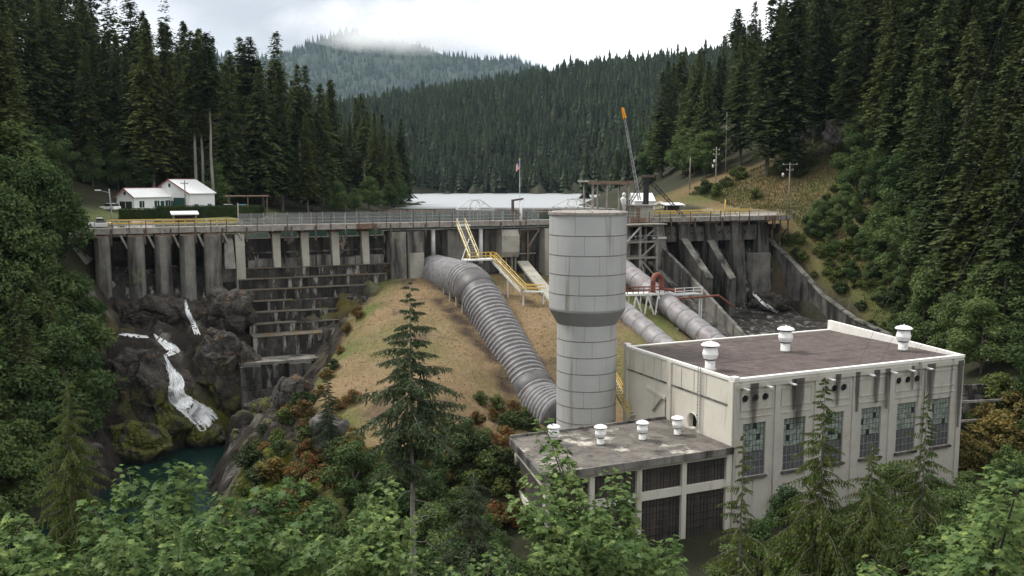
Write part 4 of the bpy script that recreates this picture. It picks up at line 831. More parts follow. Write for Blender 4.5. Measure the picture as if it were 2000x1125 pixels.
ventilator('large white mushroom ventilator in the middle of the brown roof', 24.3, 65.9, pz + 0.02, 1.0, grp='ventilators on the powerhouse roof')
ventilator('large white mushroom ventilator beside the sloping white parapet', 37.8, 71.2, pz + 0.02, 1.0, grp='ventilators on the powerhouse roof')
for (u_, v_), lb_ in zip(((-8.4, 68.9), (-4.0, 71.0), (0.9, 71.3), (5.4, 71.2)), ('small white ventilator half hidden by maple leaves on the low roof', 'small white ventilator directly in front of the surge tank foot', 'small white ventilator right of the tank foot on the low roof', 'small white ventilator closest to the powerhouse side wall')):
    ventilator(lb_, u_, v_, lz + 0.04, 0.68, grp='ventilators on the low roof')

# stone retaining wall right of the powerhouse
rw = thing('retaining_wall', 'dark rough stone retaining wall beyond the right end of the powerhouse', 'wall', W(48, 66, 5))
for j in range(6):
    a = 41.6 + (j % 2) * 0.6
    while a < 66:
        w_ = rnd.uniform(1.6, 3.6); z0 = 5.0 + j * 1.35 - (a - 41) * 0.06
        U().hexa([(a, 65, z0), (a + w_ - 0.06, 65, z0), (a + w_ - 0.06, 68.6 - j * 0.55 + rnd.uniform(-.12, .12), z0), (a, 68.6 - j * 0.55 + rnd.uniform(-.12, .12), z0), (a, 65, z0 + 1.28), (a + w_ - 0.06, 65, z0 + 1.28 - .06), (a + w_ - 0.06, 68.2 - j * 0.55, z0 + 1.28 - .06), (a, 68.2 - j * 0.55, z0 + 1.28)]).build('stone', 'concrete_step' if rnd.random() < 0.75 else 'concrete_dark', rw)
        a += w_
for z in (9.0, 11.6): U().beam((41.8, 68.4, z), (62, 68.4, z - 1.3), 0.2, 0.3).build('timber', 'wood_grey', rw)

# stairs and walkway over the penstock
sr = thing('yellow_stair', 'steep stair with pale yellow handrails from the walkway down onto the pipe', 'stair', W(6, 6, 28))
S0, S1 = Vector((6.6, 2.7, 32.3)), Vector((4.6, 14.0, 27.4))
for du in (-0.75, 0.75):
    U().beam(S0 + Vector((du, 0, 0.0)), S1 + Vector((du, 0, 0.0)), 0.16, 0.3).build('stringer', 'yellow_pale', sr)
    U().beam(S0 + Vector((du, 0, 1.0)), S1 + Vector((du, 0, 1.0)), 0.08, 0.1).build('handrail', 'yellow_pale', sr)
    for f in (0.0, 0.25, 0.5, 0.75, 1.0): q = S0.lerp(S1, f); U().box(q.x + du - .05, q.x + du + .05, q.y - .05, q.y + .05, q.z, q.z + 1.0).build('post', 'yellow_pale', sr)
for i in range(20): q = S0.lerp(S1, (i + 0.5) / 20); U().box(q.x - 0.7, q.x + 0.7, q.y - 0.2, q.y + 0.2, q.z - 0.03, q.z + 0.03).build('tread', 'grey_steel', sr)
U().box(5.6, 8.2, 2.6, 3.2, 31.9, 32.25).build('landing', 'white_steel', sr); U().beam((4.0, 10, 26.8), (5.6, 9.2, 30.2), 0.14).build('brace', 'white_steel', sr)
s2 = thing('yellow_stair', 'grey stair with bright yellow double handrail descending beside the pipe bend', 'stair', W(7, 16, 25))
U().box(2.6, 7.6, 13.2, 15.6, 27.0, 27.22).build('landing', 'white_steel', s2)
T0, T1 = Vector((7.6, 14.6, 27.1)), Vector((9.4, 22.6, 22.6)); T2 = Vector((12.4, 23.6, 22.5))
for du in (-0.55, 0.55):
    D_ = Vector((du * 0.97, -du * 0.2, 0))
    U().beam(T0 + D_, T1 + D_, 0.14, 0.4).build('stringer', 'white_steel', s2)
    for h_ in (1.05, 0.55): U().beam(T0 + D_ + Vector((0, 0, h_)), T1 + D_ + Vector((0, 0, h_)), 0.09, 0.1).build('handrail', 'yellow_paint', s2); U().beam(T1 + D_ + Vector((0, 0, h_)), T2 + D_ + Vector((0, 0, h_)), 0.12, 0.14).build('handrail', 'yellow_paint', s2)
    for f in (0, 0.25, 0.5, 0.75, 1): q = T0.lerp(T1, f) + D_; U().box(q.x - .05, q.x + .05, q.y - .05, q.y + .05, q.z, q.z + 1.05).build('post', 'yellow_paint', s2)
for i in range(16): q = T0.lerp(T1, (i + 0.5) / 16); U().box(q.x - 0.5, q.x + 0.5, q.y - 0.18, q.y + 0.18, q.z - 0.03, q.z + 0.03).build('tread', 'grey_steel', s2)
U().beam(T1, T2, 1.2, 0.16).build('landing', 'white_steel', s2)
for q in (T1, T2, (T0 + T1) / 2): x_, y_, _ = W(q.x, q.y, 0); U().box(q.x - .1, q.x + .1, q.y - .1, q.y + .1, hz1(x_, y_) - .3, q.z).build('leg', 'white_steel', s2)
for a in (2.8, 4.4, 6.0, 7.5):
    U().box(a - .05, a + .05, 15.4, 15.5, 27.2, 28.3).build('post', 'yellow_paint', s2)
for h_ in (27.7, 28.25): U().box(2.8, 7.5, 15.4, 15.5, h_, h_ + .12).build('handrail', 'yellow_paint', s2)
wk = thing('concrete_walkway', 'narrow grey concrete ramp running down the dry grass behind the tower', 'walkway', W(15, 12, 22))
q0, q1 = Vector((17.8, 4.0, 25.4)), Vector((14.0, 27.5, 19.6))
for i in range(9):
    a, b_ = q0.lerp(q1, i / 9), q0.lerp(q1, (i + 0.98) / 9); U().beam(a, b_, 2.0, 0.4).build('slab', 'concrete_pale', wk)
for f in (0.15, 0.5, 0.85): q = q0.lerp(q1, f); U().box(q.x - .7, q.x + .7, q.y - .3, q.y + .3, 17, q.z - .1).build('pier', 'concrete_mid', wk)
ys_ = thing('yellow_stair', 'yellow stair squeezed between the tower and the powerhouse corner', 'stair', W(8, 51, 12))
A_, B_ = Vector((9.3, 47.0, 16.2)), Vector((7.9, 58.0, 11.2))
for du in (-0.5, 0.5):
    U().beam(A_ + Vector((du, 0, 0)), B_ + Vector((du, 0, 0)), 0.12, 0.45).build('stringer', 'yellow_pale', ys_)
    for h_ in (0.6, 1.1): U().beam(A_ + Vector((du, 0, h_)), B_ + Vector((du, 0, h_)), 0.1, 0.12).build('handrail', 'yellow_paint', ys_)
    for f in (0, .2, .4, .6, .8, 1): q = A_.lerp(B_, f); U().box(q.x + du - .05, q.x + du + .05, q.y - .05, q.y + .05, q.z, q.z + 1.1).build('post', 'yellow_paint', ys_)
for i in range(20): q = A_.lerp(B_, (i + .5) / 20); U().box(q.x - .5, q.x + .5, q.y - .2, q.y + .2, q.z - .03, q.z + .03).build('tread', 'white_steel', ys_)

# platform with red railing on white legs
pf = thing('pipe_platform', 'raised steel platform with red railing on splayed white legs', 'platform', W(31, 26, 16))
U().hexa([(24.5, 25, 21.6), (34.6, 25, 21.3), (34.6, 27.2, 21.3), (24.5, 27.2, 21.6), (24.5, 25, 21.95), (34.6, 25, 21.65), (34.6, 27.2, 21.65), (24.5, 27.2, 21.95)]).build('deck', 'white_steel', pf)
for a in (25, 27.2, 29.4, 31.4, 33.4):
    x_, y_, _ = W(a, 27, 0); zg = hz1(x_, y_)
    U().beam((a, 27.0, 21.5), (a + 0.9, 27.6, zg - .2), 0.22).build('leg', 'white_steel', pf); U().beam((a, 27.0, 21.5), (a - 0.9, 27.6, zg - .2), 0.2).build('leg', 'white_steel', pf)
    U().beam((a, 25.2, 21.5), (a, 24.6, zg - .2), 0.2).build('leg', 'white_steel', pf)
for h_ in (0.55, 1.05): U().beam((24.5, 27.1, 21.95 + h_), (32.5, 27.1, 21.7 + h_), 0.1, 0.2).build('rail', 'red_oxide', pf)
for i in range(9): a = 24.6 + i; U().box(a - .05, a + .05, 27.05, 27.15, 21.8 - (a - 24.5) * .03, 23.0 - (a - 24.5) * .03).build('post', 'red_oxide', pf)
U().box(33.6, 39.2, 26, 28.4, 21.2, 21.4).build('deck', 'grey_steel', pf)
for a in (33.8, 35.5, 37.3, 39.0):
    for h_ in (0,): U().box(a - .05, a + .05, 28.3, 28.4, 21.4, 22.5).build('post', 'white_steel', pf)
for h_ in (21.95, 22.45): U().box(33.7, 39.1, 28.3, 28.4, h_, h_ + .1).build('rail', 'white_steel', pf)
for a in (34.0, 38.6, 39.0): x_, y_, _ = W(a, 28.2, 0); U().box(a - .1, a + .1, 28.1, 28.3, hz1(x_, y_) - .3, 21.2).build('leg', 'white_steel', pf)
vp = thing('red_pipe', 'red oxide valve pipe bent in an upside-down U above the platform', 'pipe', W(32, 25, 21.7))
U().path([(30.9, 26.2, 21.5), (30.9, 26.2, 23.6)] + [(31.9 - 1.0 * math.cos(t_), 26.2 - 0.2 * t_, 23.6 + 1.0 * math.sin(t_)) for t_ in np.linspace(0, math.pi, 9)] + [(32.9, 25.6, 22.0), (32.9, 25.6, 20.8)], 0.42, 12).build('bend', 'red_oxide', vp, True)
U().path([(32.4, 28.8, 20.9), (42.0, 28.8, 21.0), (43.8, 30.5, 19.2)], 0.17, 8).build('branch_pipe', 'red_oxide', vp, True); U().path([(33.0, 26, 22.2), (36.0, 27.2, 21.9)], 0.2, 8).build('branch_pipe', 'red_oxide', vp, True)
U().tube((32.9, 25.6, 20.6), (32.9, 25.6, 20.95), 0.62, 14).build('flange', 'red_oxide', vp); U().tube((30.9, 26.2, 21.5), (30.9, 26.2, 21.85), 0.6, 14).build('flange', 'red_oxide', vp)

# gantry frame between tower and chute, booth, canopy, crane
gf = thing('timber_gantry', 'weathered braced timber frame beneath the crane platform', 'gantry', W(44, 2, 21))
for a in (38.5, 41.5, 45.2):
    for v in (1.0, 5.0): U().box(a - .2, a + .2, v - .2, v + .2, 20.5, 31.4).build('post', 'wood_grey', gf)
for z in (31.2, 28.2, 25.2):
    for v in (1.0, 5.0): U().box(38.3, 45.5, v - .22, v + .22, z, z + .35).build('girt', 'wood_grey', gf)
for (a, z0), (b_, z1) in (((41.5, 25.4), (45.2, 28.2)), ((45.2, 21.5), (41.5, 25.2)), ((41.5, 28.4), (45.2, 31.2)), ((38.5, 28.4), (41.5, 31.2)), ((41.5, 25.2), (43.0, 21.0))):
    U().beam((a, 5.1, z0), (b_, 5.1, z1), 0.22, 0.28).build('brace', 'wood_grey' if a > 41.4 else 'white_steel', gf)
for v in (5.6,):
    for a in np.arange(39, 46, 1.2): U().box(a - .04, a + .04, v - .04, v + .04, 28.5, 29.6).build('rail_post', 'grey_steel', gf)
    U().box(38.5, 46, v - .05, v + .05, 29.5, 29.6).build('rail', 'grey_steel', gf)
for i in range(9): a = 38.2 + i * 0.95; U().box(a, a + 0.92, -0.5, 6.2, 31.55, 31.75).build('plank', 'wood_grey', gf)
bt = thing('control_booth', 'small weathered grey booth beside the crane on top of the dam', 'booth', W(45, 0, 32.6))
U().box(42.9, 46.9, -2.0, 1.0, 32.62, 34.9).build('wall', 'concrete_pale', bt); U().box(42.5, 47.3, -2.4, 1.4, 34.9, 35.15).build('roof', 'wood_grey', bt); U().box(43.0, 43.9, 1.0, 1.04, 32.7, 34.6).build('door', 'wood_brown', bt)
cn = thing('canopy_shelter', 'flat-roofed open shelter on posts above the dam behind the tower top', 'shelter', W(38, -4, 32.5))
U().hexa([(33.8, -5.5, 39.5), (43.6, -5.5, 39.2), (43.6, -1.2, 39.2), (33.8, -1.2, 39.5), (33.8, -5.5, 39.85), (43.6, -5.5, 39.5), (43.6, -1.2, 39.5), (33.8, -1.2, 39.85)]).build('roof', 'wood_grey', cn)
U().box(33.8, 43.6, -1.2, -1.0, 39.05, 39.75).build('fascia', 'wood_brown', cn)
for a in (35.0, 38.0, 42.8):
    for v in (-5.0, -1.6):
        U().box(a - .16, a + .16, v - .16, v + .16, 32.6, 39.3).build('post', 'wood_grey', cn)
    for s_ in (-1, 1):
        if 33.8 < a + s_ * 1.6 < 43.6: U().beam((a, -1.6, 37.6), (a + s_ * 1.4, -1.6, 39.2), 0.16).build('brace', 'wood_grey', cn)
dr = thing('derrick_crane', 'dark lattice derrick crane with an orange-tipped boom standing on the dam', 'crane', W(47.6, -3, 32.6))
def lattice(par, name, p, q, w, mat, n):
    p, q = Vector(p), Vector(q); d = (q - p).normalized(); a = d.orthogonal().normalized(); b_ = d.cross(a)
    m_ = U(); cs = [(a + b_) * w / 2, (a - b_) * w / 2, (-a - b_) * w / 2, (b_ - a) * w / 2]
    for c_ in cs: m_.beam(p + c_, q + c_ * 0.6, 0.07)
    for i in range(n):
        f0, f1_ = i / n, (i + 1) / n
        for j in range(4): m_.beam(p.lerp(q, f0) + cs[j] * (1 - .4 * f0), p.lerp(q, f1_) + cs[(j + 1) % 4] * (1 - .4 * f1_), 0.05)
    return m_.build(name, mat, par)
lattice(dr, 'boom', (46.2, -3, 36), (42.6, -3, 51.6), 0.45, 'grey_steel', 16)
lattice(dr, 'boom_tip', (42.6, -3, 51.6), (42.1, -3, 53.6), 0.5, 'orange_paint', 3); U().hexa([(42.45, -3.25, 51.8), (42.9, -3.25, 51.8), (42.9, -2.75, 51.8), (42.45, -2.75, 51.8), (41.9, -3.2, 53.7), (42.3, -3.2, 53.7), (42.3, -2.8, 53.7), (41.9, -2.8, 53.7)]).build('boom_head', 'orange_paint', dr)
lattice(dr, 'mast', (47.8, -3, 32.6), (47.6, -3, 40.8), 0.9, 'dark_steel', 7); U().box(47.3, 48.1, -3.4, -2.6, 32.6, 40.4).build('mast_core', 'dark_steel', dr)
lattice(dr, 'stiff_leg', (47.6, -3, 40.6), (56.4, -1.5, 32.0), 0.65, 'dark_steel', 10); lattice(dr, 'stiff_leg', (47.6, -3, 40.6), (44.9, -7.5, 32.5), 0.65, 'dark_steel', 9)
U().box(47.1, 49.3, -3.5, -2.5, 40.4, 40.9).build('mast_cap', 'rust_steel', dr); U().tube((47.6, -3, 32.3), (47.6, -3, 32.8), 1.3, 16).build('bull_wheel', 'dark_steel', dr)
for p in ((42.4, -3, 53.2), (42.6, -3, 52.4)): U().tube(p, (47.6, -3, 40.9), 0.035, 4).build('cable', 'dark_steel', dr)
U().tube((42.5, -3, 52.0), (45.2, -3, 37.5), 0.03, 4).build('cable', 'dark_steel', dr)
hs = thing('hoist_post', 'white round-headed hoist post behind the booth', 'hoist', W(44.4, -6, 32.5))
U().path([(44.6, -6, 32.5), (44.6, -6, 35.0), (44.3, -6, 36.2), (44.3, -6, 36.6)], [0.28, 0.42, 0.62, 0.2], 12).build('body', 'white_paint', hs, True); MB().lathe(W(44.5, -6, 36.5), [(0.05, 0), (0.34, 0.2), (0.42, 0.5), (0.3, 0.8), (0.03, 0.95)], 14).build('head', 'white_paint', hs, True); U().box(44.8, 45.7, -6.3, -5.7, 32.5, 36.0).build('drum_box', 'dark_steel', hs)

# trash rake frames, davit, flagpole
def truss(label, u0_, u1_, v, zb, zt):
    o_ = thing('gable_frame', label, 'frame', W((u0_ + u1_) / 2, v, zb)); m1 = u0_ + (u1_ - u0_) * 0.35; m2 = u0_ + (u1_ - u0_) * 0.62
    for a, z0, b_, z1 in ((u0_, zb + 1.4, m1, zt), (m1, zt, m2, zt), (m2, zt, u1_, zb + 1.2), (u0_, zb + 1.4, u1_, zb + 1.2)): U().beam((a, v, z0), (b_, v, z1), 0.16).build('chord', 'white_steel', o_)
    for f in (0.3, 0.45, 0.6): U().beam((u0_ + (u1_ - u0_) * f, v, zb + 1.3), (u0_ + (u1_ - u0_) * (f + 0.13), v, zt - 0.2), 0.12).build('web', 'white_steel', o_)
    U().path([((m1 + m2) / 2 + 1.0 * math.cos(t_), v, zb + 2.2 + 0.8 * math.sin(t_)) for t_ in np.linspace(0, 2 * math.pi, 17)], 0.09, 6, cap=False).build('wheel', 'white_steel', o_)
    for a in (u0_ + 0.4, m1, m2, u1_ - 0.4): U().box(a - .08, a + .08, v - .08, v + .08, LAKE - 1.0, zb + 1.4).build('leg', 'grey_steel', o_)
    return o_
truss('white gabled steel frame with a wheel standing behind the yellow stair', 8.2, 15.8, -4, 33.2, 36.3)
truss('white gabled steel frame half hidden behind the tower rim', 27.5, 36.5, -4, 33.4, 36.2)
dv = thing('davit_hoist', 'rusty davit post with a white pipe hanging from its arm', 'hoist', W(18.1, 0, 32.6))
U().box(17.9, 18.3, -1.2, -0.8, 32.6, 36.4).build('post', 'rust_steel', dv); U().beam((17.9, -1, 36.2), (20.2, -1, 36.5), 0.3).build('arm', 'rust_steel', dv); U().tube((19.8, -1, 32.62), (19.8, -1, 36.3), 0.2, 10).build('hanging_pipe', 'white_paint', dv, True)
U().beam((18.2, -1, 34.6), (20.6, -1, 32.7), 0.2).build('brace', 'rust_steel', dv)
fp = thing('flagpole', 'tall thin flagpole with a small limp striped flag', 'flagpole', W(20.5, -3.2, 30.6))
bx_, by_, _ = W(20.5, -3.2, 0); MB().tube((bx_, by_, 31), (bx_, by_, 43.6), 0.07, 8, 0.04).build('pole', 'white_steel', fp); MB().lathe((bx_, by_, 43.6), [(0.02, 0), (0.12, 0.1), (0.02, 0.22)], 8).build('finial', 'yellow_paint', fp)
for i in range(7):
    V = []; n_ = 6
    for j in range(n_ + 1):
        f = j / n_
        for h_ in (0, 1): V.append((bx_ - 0.06 - f * 0.62, by_ + 0.16 * math.sin(f * 6), 43.3 - (i + h_) * 0.2 - f * 0.55))
    MB().add(V, [(2 * j, 2 * j + 1, 2 * j + 3, 2 * j + 2) for j in range(n_)]).build('stripe', 'flag_red' if i % 2 == 0 else 'white_paint', fp)
MB().add([(bx_ - 0.05, by_ - 0.02, 43.3), (bx_ - 0.05, by_ - 0.02, 42.6), (bx_ - 0.32, by_ + 0.07, 42.4), (bx_ - 0.32, by_ + 0.07, 43.06)], [(0, 1, 2, 3)]).build('canton', 'flag_blue', fp)

# log boom on the lake
lg = thing('log_boom', 'chain of floating logs across the reservoir', 'log boom', (-10, 292, LAKE))
x_ = -42.0
while x_ < 38:
    l_ = rnd.uniform(6, 10); y_ = 290 + 5 * math.sin(x_ / 20); MB().tube((x_, y_, LAKE + .1), (x_ + l_ - .5, y_ + rnd.uniform(-.6, .6), LAKE + .1), 0.34, 8, 0.28).build('log', 'wood_brown', lg, True); x_ += l_

# ------------------------------------------------------------------ houses, sheds, kiosks
def xf(cx, cy, rot):
    c_, s_ = math.cos(R(rot)), math.sin(R(rot))
    return lambda a, b_, z: (cx + a * c_ - b_ * s_, cy + a * s_ + b_ * c_, z)
FH = xf(-78.3, 207, 60)
hs = thing('white_house', 'white gabled workshop with a lower left wing and pale metal roof', 'house', (-78.3, 207, 32.9))
H_ = lambda: MB(FH, False)
zb = 32.5
def gable(a0, a1, b0, b1, ze, zr):             # ridge runs along a
    bm_ = (b0 + b1) / 2
    H_().loft([(a0, b0, zb), (a0, b1, zb), (a0, b1, ze), (a0, bm_, zr), (a0, b0, ze)], [(a1, b0, zb), (a1, b1, zb), (a1, b1, ze), (a1, bm_, zr), (a1, b0, ze)]).build('wall', 'white_paint', hs)
    for p, q in (((b0 - 0.4), bm_), ((b1 + 0.4), bm_)):
        dz = (zr - ze) / abs(bm_ - b0) * 0.4; n_ = 8
        for i in range(n_):
            x0, x1 = a0 - 0.35 + (a1 - a0 + 0.7) * i / n_, a0 - 0.35 + (a1 - a0 + 0.7) * (i + 1) / n_ - 0.03
            H_().hexa([(x0, p, ze - dz + .05), (x1, p, ze - dz + .05), (x1, q, zr + .05), (x0, q, zr + .05), (x0, p, ze - dz + .17), (x1, p, ze - dz + .17), (x1, q, zr + .17), (x0, q, zr + .17)]).build('roof_sheet', 'white_paint', hs)
        H_().hexa([(a0 - .42, p, ze - dz - .1), (a0 - .36, p, ze - dz - .1), (a0 - .36, q, zr - .1), (a0 - .42, q, zr - .1), (a0 - .42, p, ze - dz + .18), (a0 - .36, p, ze - dz + .18), (a0 - .36, q, zr + .18), (a0 - .42, q, zr + .18)]).build('barge_board', 'red_roof', hs)
    H_().box(a0 - 0.4, a1 + 0.4, bm_ - 0.16, bm_ + 0.16, zr + 0.16, zr + 0.26).build('ridge_cap', 'red_roof', hs)
    H_().box(a0, a1, b0 - 0.06, b0, zb, zb + 0.7).build('plinth', 'concrete_mid', hs)
gable(-9.5, 0.2, -2.85, 2.85, 36.3, 38.0)
gable(0.0, 7.0, -9.0, 3.6, 37.0, 39.9)
def hwin(face, a, w_, z, h_, dep):
    B = (lambda a0, a1, d0, d1, z0, z1: H_().box(a0, a1, dep - d1, dep - d0, z0, z1)) if face == 'f' else (lambda a0, a1, d0, d1, z0, z1: H_().box(dep - d1, dep - d0, a0, a1, z0, z1))
    o_ = B(a, a + w_, -.02, .1, z, z + h_).build('window', 'green_door', hs); B(a + .12, a + w_ - .12, .1, .13, z + .12, z + h_ - .12).build('pane', 'glass_dark', o_); B(a + w_ / 2 - .05, a + w_ / 2 + .05, .13, .15, z + .1, z + h_ - .1).build('mullion', 'white_paint', o_)
for a in (-8.2, -4.3, -1.4): hwin('f', a, 1.2, 34.0, 1.4, -2.85)
H_().box(-2.7, -1.8, -2.95, -2.83, 33.0, 35.3).build('door', 'green_door', hs)
hwin('s', -2.1, 3.9, 33.7, 1.6, -9.5)
H_().box(-9.64, -9.48, -0.25, 0.25, 36.7, 37.4).build('gable_vent', 'dark_steel', hs); H_().box(-0.14, 0.02, -2.95, -2.45, 38.3, 39.1).build('gable_vent', 'dark_steel', hs)
H_().box(-0.14, 0.02, -7.6, -4.0, 32.8, 36.0).build('garage_door', 'green_door', hs); hwin('s', -3.9, .9, 34.0, 1.3, 0.0)
for a in (1.2, 4.9): hwin('f', a, 1.1, 33.4, 1.2, -9.0)
def kiosk(name, label, cx, cy, z, rot, w_=4.6):
    Fk = xf(cx, cy, rot); o_ = thing(name, label, 'kiosk', (cx, cy, z)); k_ = lambda: MB(Fk, False)
    k_().hexa([(-w_ / 2, -1.4, z + 1.75), (w_ / 2, -1.4, z + 1.75), (w_ / 2, 1.2, z + 2.1), (-w_ / 2, 1.2, z + 2.1), (-w_ / 2, -1.4, z + 1.95), (w_ / 2, -1.4, z + 1.95), (w_ / 2, 1.2, z + 2.3), (-w_ / 2, 1.2, z + 2.3)]).build('roof', 'white_paint', o_)
    k_().box(-w_ / 2 + .5, w_ / 2 - .5, 0.2, 0.35, z + 0.6, z + 1.7).build('panel', 'dark_steel', o_)
    for a in (-w_ / 2 + .4, w_ / 2 - .4):
        for b_ in (-1.0, 0.8): k_().box(a - .08, a + .08, b_ - .08, b_ + .08, z - .2, z + 2.0).build('post', 'wood_grey', o_)
kiosk('display_kiosk', 'white roofed display kiosk behind the yellow rail by the hedge', -53.0, 149.5, 32.6, 24, 4.2)
kiosk('display_kiosk', 'white roofed display kiosk beyond the crane leg', 34.0, 196, 32.8, 20, 4.6)
sh = thing('white_shed', 'small white gabled shed behind the crane mast', 'shed', (32, 222, 33))
Fs = xf(31.0, 222, 15)
MB(Fs, False).loft([(-2.6, -2, 32.8), (-2.6, 2, 32.8), (-2.6, 2, 35.0), (-2.6, 0, 36.6), (-2.6, -2, 35.0)], [(2.6, -2, 32.8), (2.6, 2, 32.8), (2.6, 2, 35.0), (2.6, 0, 36.6), (2.6, -2, 35.0)]).build('wall', 'white_paint', sh)
for s_ in (-1, 1): MB(Fs, False).hexa([(-2.8, s_ * 2.3, 34.8), (2.8, s_ * 2.3, 34.8), (2.8, 0, 36.65), (-2.8, 0, 36.65), (-2.8, s_ * 2.3, 34.92), (2.8, s_ * 2.3, 34.92), (2.8, 0, 36.8), (-2.8, 0, 36.8)]).build('roof', 'white_paint', sh)
MB(Fs, False).box(-0.6, 0.4, -2.06, -1.98, 32.9, 34.9).build('door', 'grey_steel', sh)
# carport and picnic table
cpz = thing('carport', 'dark flat carport roof on thin posts right of the white house', 'carport', (-58, 200, 32.8))
Fc = xf(-57.5, 201, 20); MB(Fc, False).box(-4.5, 4.5, -2, 2, 36.3, 36.55).build('roof', 'wood_brown', cpz)
for a in (-4, 0, 4): MB(Fc, False).box(a - .1, a + .1, -1.8, -1.6, 32.3, 36.3).build('post', 'wood_brown', cpz)
pt = thing('picnic_table', 'grey picnic table on the small grassy rise by the hedge end', 'table', (-49.5, 183, 32.8))
z_ = hz1(-49.5, 183); MB().box(-50.8, -48.4, 182.6, 183.4, z_ + 0.75, z_ + 0.85).build('top', 'wood_grey', pt)
for a in (-50.5, -48.7): MB().box(a - .08, a + .08, 182.7, 183.3, z_ - 0.1, z_ + 0.75).build('leg', 'wood_brown', pt)
for b_ in (182.1, 183.7): MB().box(-50.8, -48.4, b_, b_ + .25, z_ + .42, z_ + .5).build('bench', 'wood_grey', pt)

def car(name, label, x, y, z, rot, body, pickup=False):
    Fk = xf(x, y, rot); o_ = thing(name, label, 'car' if not pickup else 'pickup', (x, y, z)); k_ = lambda: MB(Fk, False)
    L = 2.3
    lo = [(-L, 0.35), (L, 0.35), (L, 0.85), (L * 0.9, 0.95), (-L * 0.95, 0.98), (-L, 0.85)]
    k_().loft([(a, -0.88, z + h_) for a, h_ in lo], [(a, 0.88, z + h_) for a, h_ in lo]).build('body', body, o_)
    hi = [(-L * 0.85, 0.97), (L * 0.42, 0.97), (L * 0.16, 1.52), (-L * 0.62, 1.55)] if not pickup else [(-0.5, 0.97), (L * 0.42, 0.97), (L * 0.2, 1.62), (-0.4, 1.65)]
    k_().loft([(a, -0.8, z + h_) for a, h_ in hi], [(a, 0.8, z + h_) for a, h_ in hi]).build('window', 'glass_dark', o_)
    a_, b_ = hi[3], hi[2]; k_().box(a_[0], b_[0], -0.74, 0.74, z + 1.53, z + 1.6 if not pickup else z + 1.7).build('roof', body, o_)
    for a in (-1.45, 1.45):
        for s_ in (-0.9, 0.9):
            w_ = k_().tube((a, s_ - .1, z + .33), (a, s_ + .1, z + .33), 0.33, 14).build('wheel', 'tyre', o_); k_().tube((a, s_ - .11, z + .33), (a, s_ + .11, z + .33), 0.18, 10).build('rim', 'grey_steel', w_)
    for s_ in (-0.6, 0.6): k_().box(L - .02, L + .03, s_ - .15, s_ + .15, z + .62, z + .78).build('headlight', 'white_steel', o_)
    return o_
car('parked_car', 'white pickup truck parked at the left end of the dam', -65.5, 146.5, hz1(-65.5, 146.5) + .02, 28, 'white_paint', True)
car('parked_car', 'white car parked at the left gable of the house', -84.5, 194.5, hz1(-84.5, 194.5) + .02, 150, 'white_paint')
car('parked_car', 'pale blue car showing its roof above the hedge before the garage door', -69.0, 184.0, 33.0, 15, 'blue_paint')
car('parked_car', 'pale blue car showing its roof above the right end of the hedge', -55.6, 192.5, 33.2, 20, 'blue_paint')
car('parked_car', 'white car under the dark carport', -60.5, 199, 33.1, 20, 'white_paint')
bar = thing('orange_barrel', 'orange traffic barrel on the house driveway', 'barrel', (-71, 181, 32.9)); MB().lathe((-71, 181, hz1(-71, 181)), [(0.34, 0), (0.3, 0.5), (0.25, 1.05), (0.05, 1.08)], 14).build('drum', 'orange_paint', bar, True); MB().lathe((-71, 181, hz1(-71, 181)), [(0.3, .55), (0.305, .7), (.28, .7)], 14).build('stripe', 'white_paint', bar)
# hedges
def leafbox(name, label, cat, F_, dims, z, mat, n, size):
    rg = np.random.default_rng(hash(label) % 1000 + 5) if False else np.random.default_rng(len(label))
    o_ = thing(name, label, cat, F_(0, 0, z)); a, b_, h_ = dims
    MB(F_, False).box(-a / 2 + .15, a / 2 - .15, -b_ / 2 + .15, b_ / 2 - .15, z - .2, z + h_ - .15).build('core', 'hedge', o_)
    P = rg.uniform(-.5, .5, (n, 3)); fc = rg.integers(0, 3, n); P[np.arange(n), fc] = np.sign(P[np.arange(n), fc]) * (0.5 + rg.normal(0, .015, n)); P = P * np.array([a, b_, h_]); P[:, 2] += h_ / 2
    D1 = rg.normal(0, 1, (n, 3)); D2 = rg.normal(0, 1, (n, 3)); D1 *= size / np.linalg.norm(D1, axis=1)[:, None]; D2 *= size / np.linalg.norm(D2, axis=1)[:, None]
    o0 = np.array(F_(0, 0, z)); ax = np.array(F_(1, 0, z)) - o0; ay = np.array(F_(0, 1, z)) - o0
    Wp = P[:, :1] * ax + P[:, 1:2] * ay + P[:, 2:] * np.array([0, 0, 1])
    V = np.stack([Wp - D1, Wp + D2, Wp + D1], 1).reshape(-1, 3); finish('foliage', np_mesh('foliage', V, np.arange(3 * n).reshape(-1, 3)), mat, o_, kind='stuff')
leafbox('hedge', 'long clipped dark green hedge in front of the white house', 'hedge', xf(-57.5, 176.5, 10), (19, 2.0, 2.3), 32.7, 'hedge', 5000, 0.16)
leafbox('hedge', 'short rounded hedge left of the driveway', 'hedge', xf(-68.0, 168, 10), (6.0, 2.0, 2.0), 32.7, 'hedge', 1800, 0.16)
